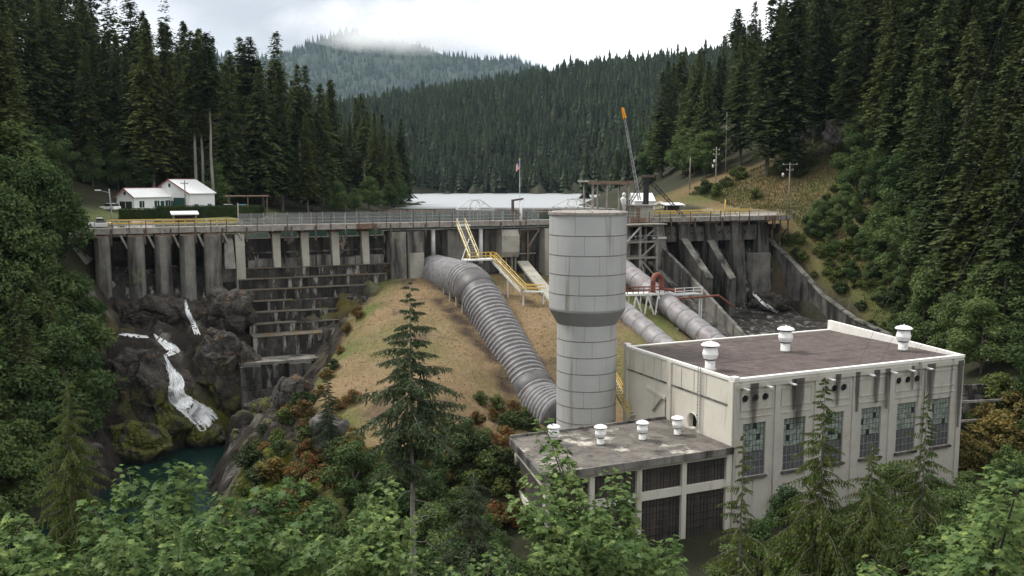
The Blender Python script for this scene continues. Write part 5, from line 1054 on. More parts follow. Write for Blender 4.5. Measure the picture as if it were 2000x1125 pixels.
# driveway and dam road
k = MB()
def strip(name, pts, w_, mat, lift=0.06):
    V = []; 
    for i, (x, y) in enumerate(pts):
        d = Vector(pts[min(i + 1, len(pts) - 1)]) - Vector(pts[max(i - 1, 0)]); nrm = Vector((-d.y, d.x)).normalized() * w_ / 2
        for s_ in (-1, -.33, .33, 1):
            X, Y = x + nrm.x * s_, y + nrm.y * s_; V.append((X, Y, hz1(X, Y) + lift))
    Q = [(4 * i + j, 4 * i + j + 1, 4 * i + j + 5, 4 * i + j + 4) for i in range(len(pts) - 1) for j in range(3)]
    return MB().add(V, Q).build(name, mat, kind='structure')
strip('road', [(-66, 138), (-65, 146), (-64, 152), (-64.5, 160), (-67, 170), (-70, 178), (-72, 186)], 4.2, 'gravel'); strip('road', [(57, 199), (50, 204), (44, 212), (38, 222), (36, 235)], 3.4, 'gravel')

# ------------------------------------------------------------------ poles and lines
def pole(label, x, y, zb_, h_, arms=(), r=0.16, extra=None, name='utility_pole', mat='pole_wood', lean=0.0):
    o_ = thing(name, label, 'pole', (x, y, zb_)); T = (x + lean, y, zb_ + h_); MB().tube((x, y, zb_ - .4), T, r, 10, r * .7).build('shaft', mat, o_, True)
    for z, w_ in arms: MB().box(x + lean * z / h_ - w_ / 2, x + lean * z / h_ + w_ / 2, y - .2, y - .06, zb_ + z - .08, zb_ + z + .08).build('crossarm', 'wood_grey', o_); [MB().tube((x + lean * z / h_ + s_ * w_ * .42, y - .13, zb_ + z + .08), (x + lean * z / h_ + s_ * w_ * .42, y - .13, zb_ + z + .3), .06, 6).build('insulator', 'white_steel', o_) for s_ in (-1, 1)]
    for dx, z in (extra or ()): MB().lathe((x + dx, y - .25, zb_ + z), [(.03, 0), (.24, .05), (.26, .6), (.2, .75), (.03, .8)], 10).build('transformer', 'white_steel', o_, True)
    return o_
o_ = pole('grey lamp pole with one arm at the left end of the dam', -63.2, 146.5, hz1(-63.2, 146.5), 8.2, name='lamp_pole', mat='grey_steel', r=0.13, lean=-0.5); MB().beam((-63.7, 146.5, hz1(-63.2, 146.5) + 7.6), (-65.3, 146.3, hz1(-63.2, 146.5) + 8.0), .09).build('arm', 'grey_steel', o_); MB().box(-65.8, -65.0, 146.1, 146.5, hz1(-63.2, 146.5) + 7.9, hz1(-63.2, 146.5) + 8.08).build('lamp_head', 'white_paint', o_)
pole('wooden utility pole with crossarm in front of the garage door', -67.6, 191.5, 32.8, 7.0, [(6.4, 1.6)])
pole('pale wooden post at the right end of the left yellow rail', -44.6, 150.5, 31.0, 5.2, r=0.13)
pole('yellow post at the left part of the right yellow rail', *W(67.5, -4.0, 0)[:2], 32.5, 3.4, name='yellow_post', mat='yellow_paint', r=0.14)
pole('short bare wooden pole left of the grassy slope', 46, 240, hz1(46, 240), 45.7 - hz1(46, 240))
pole('wooden utility pole with two white transformers on the grassy slope', 49.4, 225, hz1(49.4, 225), 47.8 - hz1(49.4, 225), [(10.0, 1.8), (8.8, 1.8)] if False else [(47.4 - hz1(49.4, 225) - .3, 1.6), (46.0 - hz1(49.4, 225), 1.6)], extra=((-0.5, 44.6 - hz1(49.4, 225) - .6), (-0.8, 43.4 - hz1(49.4, 225) - .6)))
pole('grey double-arm lamp pole at the right end of the dam', 59.8, 200, hz1(59.8, 200), 43.6 - hz1(59.8, 200), [(43.2 - hz1(59.8, 200), 3.4), (42.0 - hz1(59.8, 200), 1.6)], extra=((-1.5, 40.6 - hz1(59.8, 200)),), r=0.13)
pole('bare grey pole among the trees above the slope', 57, 248, hz1(57, 248), 16, r=0.15)
def line(label, p, q, sag=1.5, r=0.018):
    p, q = Vector(p), Vector(q); pts = [p.lerp(q, i / 14) - Vector((0, 0, sag * 4 * (i / 14) * (1 - i / 14))) for i in range(15)]
    tag(MB().path(pts, r, 5).build('power_line', 'dark_steel'), label, 'cable', 'power lines above the powerhouse')
for i, (a, b_) in enumerate((((24, 77.2, 18.4), (96, 178, 82)), ((27, 77.2, 18.4), (104, 172, 88)), ((32, 77.2, 18.5), (112, 166, 94)), ((35, 77.2, 18.6), (120, 160, 100)))):
    line(('power line', 'power line', 'power line', 'power line')[i] + ' rising from the powerhouse front up the wooded slope, ' + ('leftmost', 'second from left', 'third from left', 'rightmost')[i], W(*a), b_, 3)

# ------------------------------------------------------------------ falls and rocks
import bmesh
from mathutils.bvhtree import BVHTree
TREES = [BVHTree.FromPolygons(np.stack([xs, ys, zs], 1).tolist(), [tuple(p.vertices) for p in gob.data.polygons])]
def rock(name, label, c_, dims, seed, mat='rock', sub=5, amp=0.34, cat='rock', grp=None):
    bm_ = bmesh.new(); bmesh.ops.create_icosphere(bm_, subdivisions=sub, radius=1.0)
    P = np.array([v.co[:] for v in bm_.verts]); Q = P * np.array(dims)
    n_ = np.abs(fbm(Q / 3.3 + seed * 7.7, seed, 2)); D = P * (1 + amp * (0.5 - n_))[:, None] * np.array(dims); nv = P / np.array(dims); nv /= np.linalg.norm(nv, axis=1)[:, None]
    for sc_, am in ((3.2, 1.1), (1.4, 0.42), (0.6, 0.13)):
        a_, b2_, c2_ = worley(Q / sc_ * np.array([1, 1, .65]) + seed, seed + int(sc_ * 10)); D = D + nv * (am * (c2_ - .5) + am * .35 * (np.clip((b2_ - a_) * 4, 0, 1) - .8))[:, None]
    for v, d in zip(bm_.verts, D): v.co = d
    me_ = bpy.data.meshes.new(name); bm_.to_mesh(me_); TREES.append(BVHTree.FromPolygons([tuple(d + np.array(c_)) for d in D], [tuple(v.index for v in f.verts) for f in bm_.faces])); bm_.free()
    o_ = finish(name, me_, mat, smooth=False); o_.location = c_; tag(o_, label, cat, grp); return o_
rock('boulder', 'dark wet boulder splitting the foot of the main fall', tuple(at_y(405, 852, 126.0)), (2.7, 2.0, 2.1), 3)
rock('rock_outcrop', 'dark rock knob between the upper fall and the stepped dam', tuple(at_y(447, 612, 138.5)), (4.0, 2.4, 3.5), 5)
rock('rock_outcrop', 'broad dark rock shelf below the left spillway', tuple(at_y(298, 618, 138)), (6.6, 2.6, 3.2), 6)
rock('rock_outcrop', 'mossy rock bulge right of the main fall', tuple(at_y(432, 738, 133)), (5.0, 3.0, 6.4), 8, sub=6)
rock('rock_outcrop', 'mossy rock slope left of the main fall', tuple(at_y(278, 800, 124.5)), (6.2, 3.2, 7.4), 9, sub=6)
rock('rock_outcrop', 'dark overhanging cliff at the right edge of the pool', tuple(at_y(560, 900, 109)), (4.6, 3.2, 5.2), 10, sub=6)
rock('rock_outcrop', 'dark rock tooth beside the apron slots', tuple(at_y(575, 785, 115)), (2.6, 2.2, 3.4), 12)
rock('rock_outcrop', 'grey cracked cliff face under the shrubby knoll edge', tuple(at_y(645, 880, 103)), (2.8, 1.8, 4.6), 13, 'rock_grey')
rock('rock_outcrop', 'dark rock foot below the grey cracked cliff', tuple(at_y(620, 970, 98)), (5.0, 2.6, 3.4), 17)
rock('rock_outcrop', 'pale grey rock outcrop high among the firs on the slope', tuple(at_y(1650, 262, 222)), (5.2, 3, 3.2), 14, 'rock_grey')
rock('rock_outcrop', 'dark rubble pile inside the right spillway chute', W(70, 7.5, 15.2), (4.2, 2.6, 2.2), 15)
rock('rock_outcrop', 'mossy rock toe dipping into the left side of the pool', tuple(at_y(262, 868, 119.5)), (4.6, 2.4, 2.8), 21)
rock('rock_outcrop', 'sheer dark rock rib rising from the right side of the pool', tuple(at_y(492, 905, 112)), (2.4, 2.2, 5.0), 22)
rock('rock_outcrop', 'dark rock ledge between the apron and the fall', tuple(at_y(525, 812, 128)), (3.2, 2.4, 2.4), 18)
def look(px, py):                              # first rock or ground surface along a line of sight
    d = Vector(ray(px, py)).normalized(); best = None
    for t_ in TREES:
        h_ = t_.ray_cast(Vector((0, 0, CAMZ)), d)
        if h_[0] is not None and (best is None or h_[3] < best): best = h_[3]
    return Vector((0, 0, CAMZ)) + d * (best or 200)
def falls(name, label, pix, widths, strands=9, step=4.0, seed=1):
    """many thin strands of water laid on the rock along one course"""
    rs = np.random.default_rng(seed); P = []; Wd = []
    for (a, b_), (w0, w1) in zip(zip(pix[:-1], pix[1:]), zip(widths[:-1], widths[1:])):
        n_ = max(2, int(math.dist(a, b_) / step))
        for i in range(n_): f = i / n_; P.append((a[0] + (b_[0] - a[0]) * f, a[1] + (b_[1] - a[1]) * f)); Wd.append(w0 + (w1 - w0) * f)
    P.append(pix[-1]); Wd.append(widths[-1]); P = np.array(P, float); Wd = np.array(Wd); k_ = len(P)
    for _ in range(3): P[1:-1] = P[1:-1] * .5 + (P[:-2] + P[2:]) * .25
    T = np.gradient(P, axis=0); T /= np.linalg.norm(T, axis=1)[:, None]; NR = np.stack([-T[:, 1], T[:, 0]], 1); cm = np.array([0, 0, CAMZ]); V = []; E_ = []; Q = []
    for q in range(strands):
        core = q < strands * .4; body = q == 0
        i0 = int(rs.uniform(0, .12 if core else .45) * k_); i1 = k_ - int(rs.uniform(0, .04 if core else .10) * k_)
        if i1 - i0 < 4 or body: i0, i1 = 0, k_
        o0 = rs.uniform(-.25, .25) if core else rs.uniform(-.5, .5); drift = np.cumsum(rs.normal(0, .05, k_)); wS = rs.uniform(.32, .5) if core else rs.uniform(.10, .22); base = len(V)
        if body: o0 = 0; drift = drift * 0; wS = 1.0
        for i in range(i0, i1):
            cen = P[i] + NR[i] * Wd[i] * np.clip(o0 + drift[i], -.5, .5); g_ = min(1.0, 4.0 * min(i - i0 + .4, i1 - i) / (i1 - i0)); hw = wS * Wd[i] * (.35 + .65 * g_) * rs.uniform(.8, 1.2)
            row = [np.array(look(*(cen + NR[i] * hw * (j / 4 - .5) * 1.0))) for j in range(5)]; dmin = min(np.linalg.norm(r_ - cm) for r_ in row)
            for j, r_ in enumerate(row):
                d = np.linalg.norm(r_ - cm); r2 = cm + (r_ - cm) / d * (min(d, dmin + .6) - .05 - .006 * q); r2[2] = max(r2[2], RIVER + .02 + .003 * q); V.append(r2); E_.append((1 - abs(j / 2 - 1)) * (.35 + .65 * g_))
        n_ = i1 - i0; Q += [(base + i * 5 + j, base + i * 5 + j + 1, base + (i + 1) * 5 + j + 1, base + (i + 1) * 5 + j) for i in range(n_ - 1) for j in range(4)]
    me_ = np_mesh(name, np.array(V), np.array(Q)); at_ = me_.attributes.new('edge', 'FLOAT', 'POINT'); at_.data.foreach_set('value', np.array(E_, np.float32))
    ob = finish(name, me_, 'foam', smooth=True, kind='structure'); ob['label'] = label
falls('waterfall', 'white main fall tumbling into the pool', [(321, 694), (326, 705), (334, 722), (345, 748), (341, 770), (356, 785), (382, 803), (398, 819), (410, 832)], [9, 13, 19, 29, 27, 30, 34, 40, 42], 20, seed=2)
falls('waterfall', 'thin upper fall below the left spillway piers', [(362, 586), (365, 606), (378, 630), (388, 655)], [10, 10, 9, 14], 6, seed=3)
falls('waterfall', 'white cascade on the ledge above the main fall', [(300, 652), (318, 668), (334, 678), (350, 684), (336, 690), (322, 698)], [7, 13, 16, 14, 10, 8], 9, seed=4)
falls('waterfall', 'thin white trickle on the left ledge', [(232, 653), (262, 656), (290, 659)], [6, 7, 6], 4, seed=5)
falls('waterfall', 'small white splash at the foot of the left piers', [(296, 545), (295, 556), (288, 567)], [8, 12, 18], 6, seed=6)
falls('waterfall', 'thin trickle running down the right spillway chute', [(1462, 540), (1468, 570), (1490, 592), (1520, 612), (1556, 640)], [8, 7, 7, 6, 6], 4, seed=7)
False and falls('foam_patch', 'foam drifting on the pool beside the boulder', [(436, 838), (446, 846), (452, 856)], [10, 16, 12], 7, seed=8)

# ------------------------------------------------------------------ plants
def fir_mesh(seed, H, base, rad, nb=220, ns=8, droop=0.35, twig=0.3, taper=0.85, up=0.12, irr=0.25, tw=0.44, hang=0.0):
    rg = np.random.default_rng(seed)
    tt = base + (1 - base) * np.sort(rg.uniform(0, 1, nb)) ** 0.95; tt = np.clip(tt, base, 0.995)
    az = np.arange(nb) * 2.39996 + rg.normal(0, 0.35, nb)
    prof = ((1 - tt) / (1 - base)) ** taper; prof *= np.clip(0.55 + (tt - base) / (1 - base) / 0.25 * 0.45, 0.55, 1)
    Lb = rad * prof * rg.uniform(1 - irr * 1.5, 1 + irr * 0.6, nb) + 0.02 * H * 0.4
    side = 1 + 0.18 * np.cos(az - rg.uniform(0, 6)); Lb = Lb * side
    s = (np.arange(ns) + 0.6) / ns
    SS, B = np.meshgrid(s, np.arange(nb)); SS = np.clip(SS + rg.normal(0, 0.04, SS.shape), 0.05, 1.0)
    L = Lb[B]; A = az[B]; z = tt[B] * H + L * (up * SS - droop * SS ** 2 * (0.6 + 0.8 * (1 - tt[B]))) + rg.normal(0, 0.012 * H * 0.5, SS.shape)
    r = L * SS
    c0 = np.stack([r * np.cos(A), r * np.sin(A), z], -1)
    out_ = np.stack([np.cos(A), np.sin(A), np.zeros_like(A)], -1); lat = np.stack([-np.sin(A), np.cos(A), np.zeros_like(A)], -1)
    V = []
    for sg in (-1, 1, 0):
        wl = np.maximum(L * twig * (1.15 - 0.75 * SS), 0.012 * H) * rg.uniform(0.7, 1.25, SS.shape)
        d = out_ * (0.75 if sg else 1.0) + lat * sg * rg.uniform(0.7, 1.1, SS.shape)[..., None]; d = d + np.array([0, 0, -1]) * (rg.uniform(0.1, 0.45, SS.shape) + hang)[..., None]
        d /= np.linalg.norm(d, axis=-1)[..., None]
        pr = np.cross(d, np.array([0, 0, 1.0])) + rg.normal(0, 0.35, d.shape); pr /= np.linalg.norm(pr, axis=-1)[..., None]
        tip = c0 + d * wl[..., None]; w_ = (wl * tw)[..., None]
        V.append(np.stack([c0 - pr * w_ * 0.55 - d * wl[..., None] * .1, c0 + d * wl[..., None] * .35 + pr * w_, tip, c0 + d * wl[..., None] * .35 - pr * w_ * .6], -2).reshape(-1, 4, 3))
    V = np.concatenate(V); return V.reshape(-1, 3), np.arange(len(V) * 4).reshape(-1, 4)
def trunk_mesh(H, r0, seed=0, n=7, bend=0.0):
    k_ = MB(); rg = random.Random(seed); pts = [(bend * H * math.sin(f * 2.2) + rg.uniform(-.004, .004) * H, rg.uniform(-.004, .004) * H, f * H - 0.02 * H) for f in np.linspace(0, 1, 7)]
    k_.path(pts, [r0 * (1 - 0.93 * f) for f in np.linspace(0, 1, 7)], n); me_ = bpy.data.meshes.new('trunk'); me_.from_pydata(k_.v, [], k_.q); return me_
def stub_mesh(H, base, r0, seed, n=14):         # dead lower limbs
    k_ = MB(); rg = random.Random(seed)
    for i in range(n):
        z = H * rg.uniform(base * 0.35, base * 1.1); a = rg.uniform(0, 6.28); l_ = rg.uniform(0.02, 0.05) * H
        k_.tube((0, 0, z), (l_ * math.cos(a), l_ * math.sin(a), z - l_ * rg.uniform(0, .4)), r0 * .12, 4, r0 * .03)
    me_ = bpy.data.meshes.new('dead_limbs'); me_.from_pydata(k_.v, [], k_.q); return me_
FIRS = []; LIGHT = set()
for i in range(8):                             # dense firs, crown nearly to the ground
    V, F = fir_mesh(100 + i, 1.0, 0.06 + 0.05 * (i % 3), 0.175 + 0.022 * (i % 4), nb=300, ns=8, droop=0.30 + .06 * (i % 3), taper=0.75 + 0.1 * (i % 3))
    FIRS.append((np_mesh('crown', V, F), trunk_mesh(1.0, 0.012, i), None))
TALL = []
for i in range(5):                             # old firs with bare lower trunks
    V, F = fir_mesh(200 + i, 1.0, 0.42 + 0.05 * i, 0.125 + 0.014 * (i % 3), nb=190, ns=8, droop=0.5, taper=0.6, irr=0.4, twig=.34)
    TALL.append((np_mesh('crown', V, F), trunk_mesh(1.0, 0.0115, 30 + i), stub_mesh(1.0, 0.5, 0.012, i)))
for k_, (a, b_, c_) in enumerate(FIRS + TALL):
    a.materials.append(MATS['needles_olive' if k_ in (2, 5, 8) else 'needles']); b_.materials.append(MATS['bark_pale' if c_ else 'bark'])
    if c_: c_.materials.append(MATS['bark'])
def plant(name, label, cat, loc, sc, parts, rz=0.0, grp=None):
    o_ = bpy.data.objects.new(name, None); C.objects.link(o_); o_.location = loc; o_.rotation_euler = (0, 0, rz); o_.scale = sc if isinstance(sc, tuple) else (sc,) * 3; o_.empty_display_size = .02
    tag(o_, label, cat, grp)
    for pn, me_ in parts:
        if me_ is None: continue
        p = bpy.data.objects.new(pn, me_); C.objects.link(p); p.parent = o_
        if pn in ('crown', 'foliage'): p['kind'] = 'stuff'
    return o_
def leaf_cloud(seed, n, lobes, size, flat=0.55, shell=0.5, quad=True):
    """leaf blades spread through lobes (cx,cy,cz,rx,ry,rz)"""
    rg = np.random.default_rng(seed); lb_ = np.array(lobes); vol = (lb_[:, 3] * lb_[:, 4] * lb_[:, 5]) ** (2 / 3); ch = rg.choice(len(lb_), n, p=vol / vol.sum())
    d = rg.normal(0, 1, (n, 3)); d /= np.linalg.norm(d, axis=1)[:, None]; rr = rg.uniform(shell, 1, n) ** 0.6
    cl = 1 + 0.22 * vnoise(d * 3.1 + ch[:, None] * 3.7, seed)
    P = lb_[ch, :3] + d * (rr * cl)[:, None] * lb_[ch, 3:]
    nrm = d * 0.6 + np.array([0, 0, flat]) + rg.normal(0, 0.5, (n, 3)); nrm /= np.linalg.norm(nrm, axis=1)[:, None]
    a = np.cross(nrm, rg.normal(0, 1, (n, 3))); a /= np.linalg.norm(a, axis=1)[:, None]; b_ = np.cross(nrm, a)
    s = (size * rg.uniform(0.6, 1.3, n))[:, None]
    V = np.stack([P - a * s, P + b_ * s * .6, P + a * s - nrm * s * .25, P - b_ * s * .6], 1)
    return V.reshape(-1, 3), np.arange(4 * n).reshape(-1, 4)
def lobes(seed, k_, spread, hmin, hmax, r):
    rg = random.Random(seed); L = []
    for i in range(k_):
        h_ = hmin + (hmax - hmin) * (i + 0.5) / k_; a = rg.uniform(0, 6.28); f = (h_ - hmin) / (hmax - hmin); w_ = spread * math.sin(math.pi * min(0.95, 0.25 + f * 0.72)) * rg.uniform(0.4, 1.0)
        q = r * rg.uniform(0.75, 1.25) * (1.1 - 0.35 * f); L.append((w_ * math.cos(a), w_ * math.sin(a), h_, q, q, q * rg.uniform(.6, .85)))
    return L
def limb_mesh(L, r0, seed):
    k_ = MB(); rg = random.Random(seed); top = max(l[2] for l in L)
    k_.path([(0, 0, -.03), (rg.uniform(-.02, .02), 0, top * .4), (0, 0, top * .9)], [r0, r0 * .7, r0 * .15], 7)
    for l in L[::2]: z = l[2] * 0.55; k_.path([(0, 0, z), (l[0] * .5, l[1] * .5, (z + l[2]) / 2), (l[0], l[1], l[2])], [r0 * .45, r0 * .3, r0 * .1], 5)
    me_ = bpy.data.meshes.new('trunk'); me_.from_pydata(k_.v, [], k_.q); return me_
DEC = []
for i in range(6):
    L = lobes(300 + i, 15, 0.26, 0.22, 0.92, 0.15); V, F = leaf_cloud(310 + i, 7500, L, 0.017, shell=.35)
    DEC.append((np_mesh('crown', V, F), limb_mesh(L, 0.016, i)))
    DEC[-1][0].materials.append(MATS['alder']); DEC[-1][1].materials.append(MATS['bark'])
BUSH = {}
for mn in ('shrub', 'shrub_dark', 'shrub_orange', 'shrub_red'):
    BUSH[mn] = []
    for i in range(3):
        L = lobes(400 + i, 8, 0.42, 0.15, 0.8, 0.28); V, F = leaf_cloud(410 + i, 1500, L, 0.05, shell=.3)
        a = np_mesh('foliage', V, F); a.materials.append(MATS[mn]); b_ = limb_mesh(L, 0.02, 50 + i); b_.materials.append(MATS['bark']); BUSH[mn].append((a, b_))

def scatter(n, poly, dmin, seed, ok=None):
    rg = random.Random(seed); xs_ = [p[0] for p in poly]; ys_ = [p[1] for p in poly]; P = []; tries = 0
    def inside(x, y):
        c_ = False; j = len(poly) - 1
        for i in range(len(poly)):
            if (poly[i][1] > y) != (poly[j][1] > y) and x < (poly[j][0] - poly[i][0]) * (y - poly[i][1]) / (poly[j][1] - poly[i][1]) + poly[i][0]: c_ = not c_
            j = i
        return c_
    while len(P) < n and tries < n * 60:
        tries += 1; x, y = rg.uniform(min(xs_), max(xs_)), rg.uniform(min(ys_), max(ys_))
        if not inside(x, y) or (ok and not ok(x, y)): continue
        if all((x - a) ** 2 + (y - b_) ** 2 > dmin * dmin for a, b_ in P): P.append((x, y))
    return P
def inview(x, y, m_=60):                        # keep what the picture can show
    return y > 20 and abs(x / y * FPX) < 1000 + m_ + 8 * FPX / y
rg = random.Random(91)
def place_word(x, y, P):                        # which part of its stand a tree is seen in
    q = sorted(a / b_ for a, b_ in P); f = sum(a < x / y for a in q) / max(1, len(q) - 1)
    return ('left', 'centre left', 'centre', 'centre right', 'right')[min(4, int(f * 5))]
def grow(P, where, grp, hmin, hmax, tall=0.2, cat='fir tree', name='fir_tree'):
    for x, y in P:
        z = hz1(x, y); h_ = rg.uniform(hmin, hmax)
        if rg.random() < tall: c_, t_, s_ = rg.choice(TALL); h_ *= 1.12; look_ = 'bare-trunked old fir'
        else: c_, t_, s_ = rg.choice(FIRS); look_ = ('tall' if h_ > (hmin + hmax) / 2 else 'shorter') + (' olive-green fir' if c_.materials[0].name == 'needles_olive' else ' dark green fir')
        label = look_ + ' ' + where + ', ' + place_word(x, y, P) + ' part'
        plant(name, label, cat, (x, y, z), (h_ * rg.uniform(.85, 1.15), h_ * rg.uniform(.85, 1.15), h_), [('crown', c_), ('trunk', t_), ('dead_limbs', s_)], rg.uniform(0, 6.28), grp)
# left hillside behind the house
grow(scatter(70, [(-62, 218), (-60, 262), (-110, 300), (-190, 260), (-190, 180), (-112, 175), (-96, 212)], 6.0, 1, inview), 'on the hill behind the white house', 'firs on the left hill', 28, 42, 0.3)
grow(scatter(50, [(-50, 225), (-52, 262), (-46, 300), (-41, 340), (-40, 368), (-70, 370), (-110, 330), (-75, 262), (-64, 225)], 5.0, 2, inview), 'on the point along the left lake shore', 'firs on the left shore', 24, 36, 0.15)
grow(scatter(34, [(-78, 100), (-72, 135), (-88, 160), (-150, 170), (-150, 90)], 5.5, 3, inview), 'on the steep left bank before the dam', 'firs on the left bank', 22, 34, 0.1)
# right hillside
grow(scatter(104, [(74, 124), (74, 150), (77, 180), (80, 205), (76, 228), (72, 250), (100, 262), (140, 250), (170, 180), (150, 116)], 4.6, 4, inview), 'on the steep slope right of the dam', 'firs on the right slope', 28, 44, 0.2)
grow(scatter(44, [(50, 252), (46, 300), (60, 380), (130, 380), (150, 270), (86, 240), (66, 246)], 6.0, 5, inview), 'beyond the grassy slope on the right shore', 'firs beyond the grassy slope', 26, 40, 0.15)
# picked-out trees
for px_, pyt, Y, lb_, tl in ((487, 72, 262, 'tallest lone fir with a bare trunk against the grey cloud', 2), (596, 128, 285, 'pointed fir standing proud on the left skyline before the blue mountain', 1), (645, 155, 292, 'thin-topped fir at the right end of the left skyline', 3), (357, 42, 255, 'dense peaked fir on the left skyline above the house', None), (250, -25, 240, 'very tall fir cut off by the top of the photo left of the sky', None), (395, 70, 262, 'narrow fir next to the dense peaked one on the left skyline', None),
                              (1510, -15, 228, 'ragged fir at the edge of the white sky on the right', None), (1560, -60, 222, 'great fir right of the ragged skyline fir', None), (1385, 120, 300, 'pointed fir before the far ridge left of the ragged fir', None), (1335, 165, 310, 'lower fir leading down towards the lake on the right', None)):
    w_ = at_y(px_, pyt, Y); z = hz1(w_[0], Y); h_ = w_[2] - z
    c_, t_, s_ = TALL[tl] if tl is not None else rg.choice(FIRS)
    plant('fir_tree', lb_, 'fir tree', (w_[0], Y, z), h_, [('crown', c_), ('trunk', t_), ('dead_limbs', s_)], rg.uniform(0, 6.28))
for px_, py0, Y, lb_ in ((382, 300, 214, 'pale bare trunk left of three behind the house'), (394, 300, 216, 'pale bare trunk in the middle of three behind the house'), (412, 295, 213, 'pale bare trunk right of three behind the house'), (293, 185, 215, 'pale bare snag high on the left hill')):
    w_ = at_y(px_, py0, Y); z = hz1(w_[0], Y); c_, t_, s_ = rg.choice(TALL)
    plant('fir_tree', lb_, 'fir tree', (w_[0], Y, z), (38, 38, 40), [('crown', c_), ('trunk', t_), ('dead_limbs', s_)], rg.uniform(0, 6.28))
# broadleaf trees
def decs(P, where, grp, hmin, hmax):
    for x, y in P:
        a, b_ = rg.choice(DEC); h_ = rg.uniform(hmin, hmax); label = ('taller ' if h_ > (hmin + hmax) / 2 else 'smaller ') + where + ', ' + place_word(x, y, P) + ' part'
        plant('broadleaf_tree', label, 'tree', (x, y, hz1(x, y) - .2), (h_ * rg.uniform(.9, 1.25), h_ * rg.uniform(.9, 1.25), h_), [('crown', a), ('trunk', b_)], rg.uniform(0, 6.28), grp)
grow(scatter(38, [(-53, 98), (-56, 112), (-60, 124), (-69, 134), (-90, 142), (-86, 84), (-58, 78)], 4.0, 61, inview), 'among the alders above the pool', 'firs among the left alders', 11, 21, 0.05)
decs(scatter(58, [(-52, 98), (-54.5, 112), (-59, 124), (-69, 134), (-95, 142), (-88, 84), (-60, 74), (-50, 84)], 3.0, 6, inview), 'leafy alder on the left bank above the pool', 'alders on the left bank', 10, 17)
decs(scatter(16, [(-58, 215), (-90, 214), (-98, 190), (-108, 180), (-112, 200), (-92, 232), (-60, 232)], 4.5, 7, inview), 'leafy tree at the forest edge behind the white house', 'broadleaf trees behind the house', 9, 14)
decs(scatter(12, [(-92, 182), (-78, 150), (-74, 140), (-86, 140), (-100, 170)], 4.0, 8, inview), 'leafy tree at the left end of the dam road', 'broadleaf trees at the left dam end', 8, 13)
decs(scatter(44, [(70, 120), (69, 145), (71, 170), (75, 196), (74, 214), (84, 222), (90, 170), (84, 116)], 3.6, 9, inview), 'leafy tree at the foot of the right forest edge', 'broadleaf trees on the right slope', 9, 16)
decs(scatter(9, [(48, 250), (42, 300), (48, 330), (58, 300), (60, 252)], 5, 10, inview), 'pale green broadleaf tree on the right lake shore', 'broadleaf trees on the right shore', 10, 16)
decs(scatter(9, [(-46, 240), (-40, 290), (-38, 345), (-43, 345), (-47, 290), (-52, 240)], 5, 13, inview), 'low leafy tree leaning over the left lake shore', 'broadleaf trees on the left shore', 7, 11)
# bushes
def bushes(P, kinds, where, grp, hmin, hmax, cat='bush', name='bush'):
    for x, y in P:
        kd = rg.choice(kinds); a, b_ = rg.choice(BUSH[kd]); h_ = rg.uniform(hmin, hmax)
        label = {'shrub': 'light green ', 'shrub_dark': 'dark green ', 'shrub_orange': 'orange-tinged ', 'shrub_red': 'red-leaved '}[kd] + ('taller ' if h_ > (hmin + hmax) / 2 else '') + where + ', ' + place_word(x, y, P) + ' part'
        plant(name, label, cat, (x, y, hz1(x, y) - .1), (h_ * rg.uniform(.9, 1.4), h_ * rg.uniform(.9, 1.4), h_), [('foliage', a), ('stem', b_)], rg.uniform(0, 6.28), grp)
bushes(scatter(42, [(60, 196), (66, 172), (68, 150), (84, 150), (88, 190), (72, 206)], 2.2, 11), ['shrub', 'shrub_dark', 'shrub_dark'], 'rounded bush on the slope right of the dam', 'bushes on the right slope', 1.6, 4.0)
decs(scatter(48, [(62, 190), (66, 176), (67, 158), (66, 146), (74, 142), (78, 176), (78, 200), (68, 204)], 3.2, 41), 'small leafy tree on the slope beside the right training wall', 'small trees beside the training wall', 3.0, 6.5)
bushes([W(rg.uniform(78.2, 83), v_, 0)[:2] for v_ in np.arange(2, 44, 1.1)], ['shrub', 'shrub_dark', 'shrub'], 'scrub along the right training wall top', 'scrub along the training wall', 1.4, 3.2, name='scrub_bush')
bushes(scatter(60, [(61, 194), (66, 172), (66, 146), (80, 140), (82, 190), (72, 210)], 1.8, 42), ['shrub', 'shrub_dark', 'shrub'], 'scrub patch on the slope right of the dam', 'scrub on the right slope', 1.0, 2.6, name='scrub_bush')
bushes([tuple(hit(px_, py_)[:2]) for px_, py_ in ((1390, 372), (1375, 378), (1475, 388), (1520, 340), (1545, 330), (1580, 325), (1445, 350), (1420, 365), (1560, 345), (1600, 420), (1640, 300), (1400, 385))], ['shrub', 'shrub_dark'], 'low bush on the dry slope below the utility poles', 'bushes below the poles', 2.2, 4.2)
bushes(scatter(46, [(-27, 112), (-22, 104), (-14, 96), (-8, 93), (-12, 85), (-24, 88), (-31, 98), (-31, 108)], 1.5, 12), ['shrub_dark', 'shrub_dark', 'shrub', 'shrub_red', 'shrub_orange'], 'tangled shrub on the steep knoll front', 'shrubs on the knoll front', 1.4, 3.4, name='knoll_shrub')
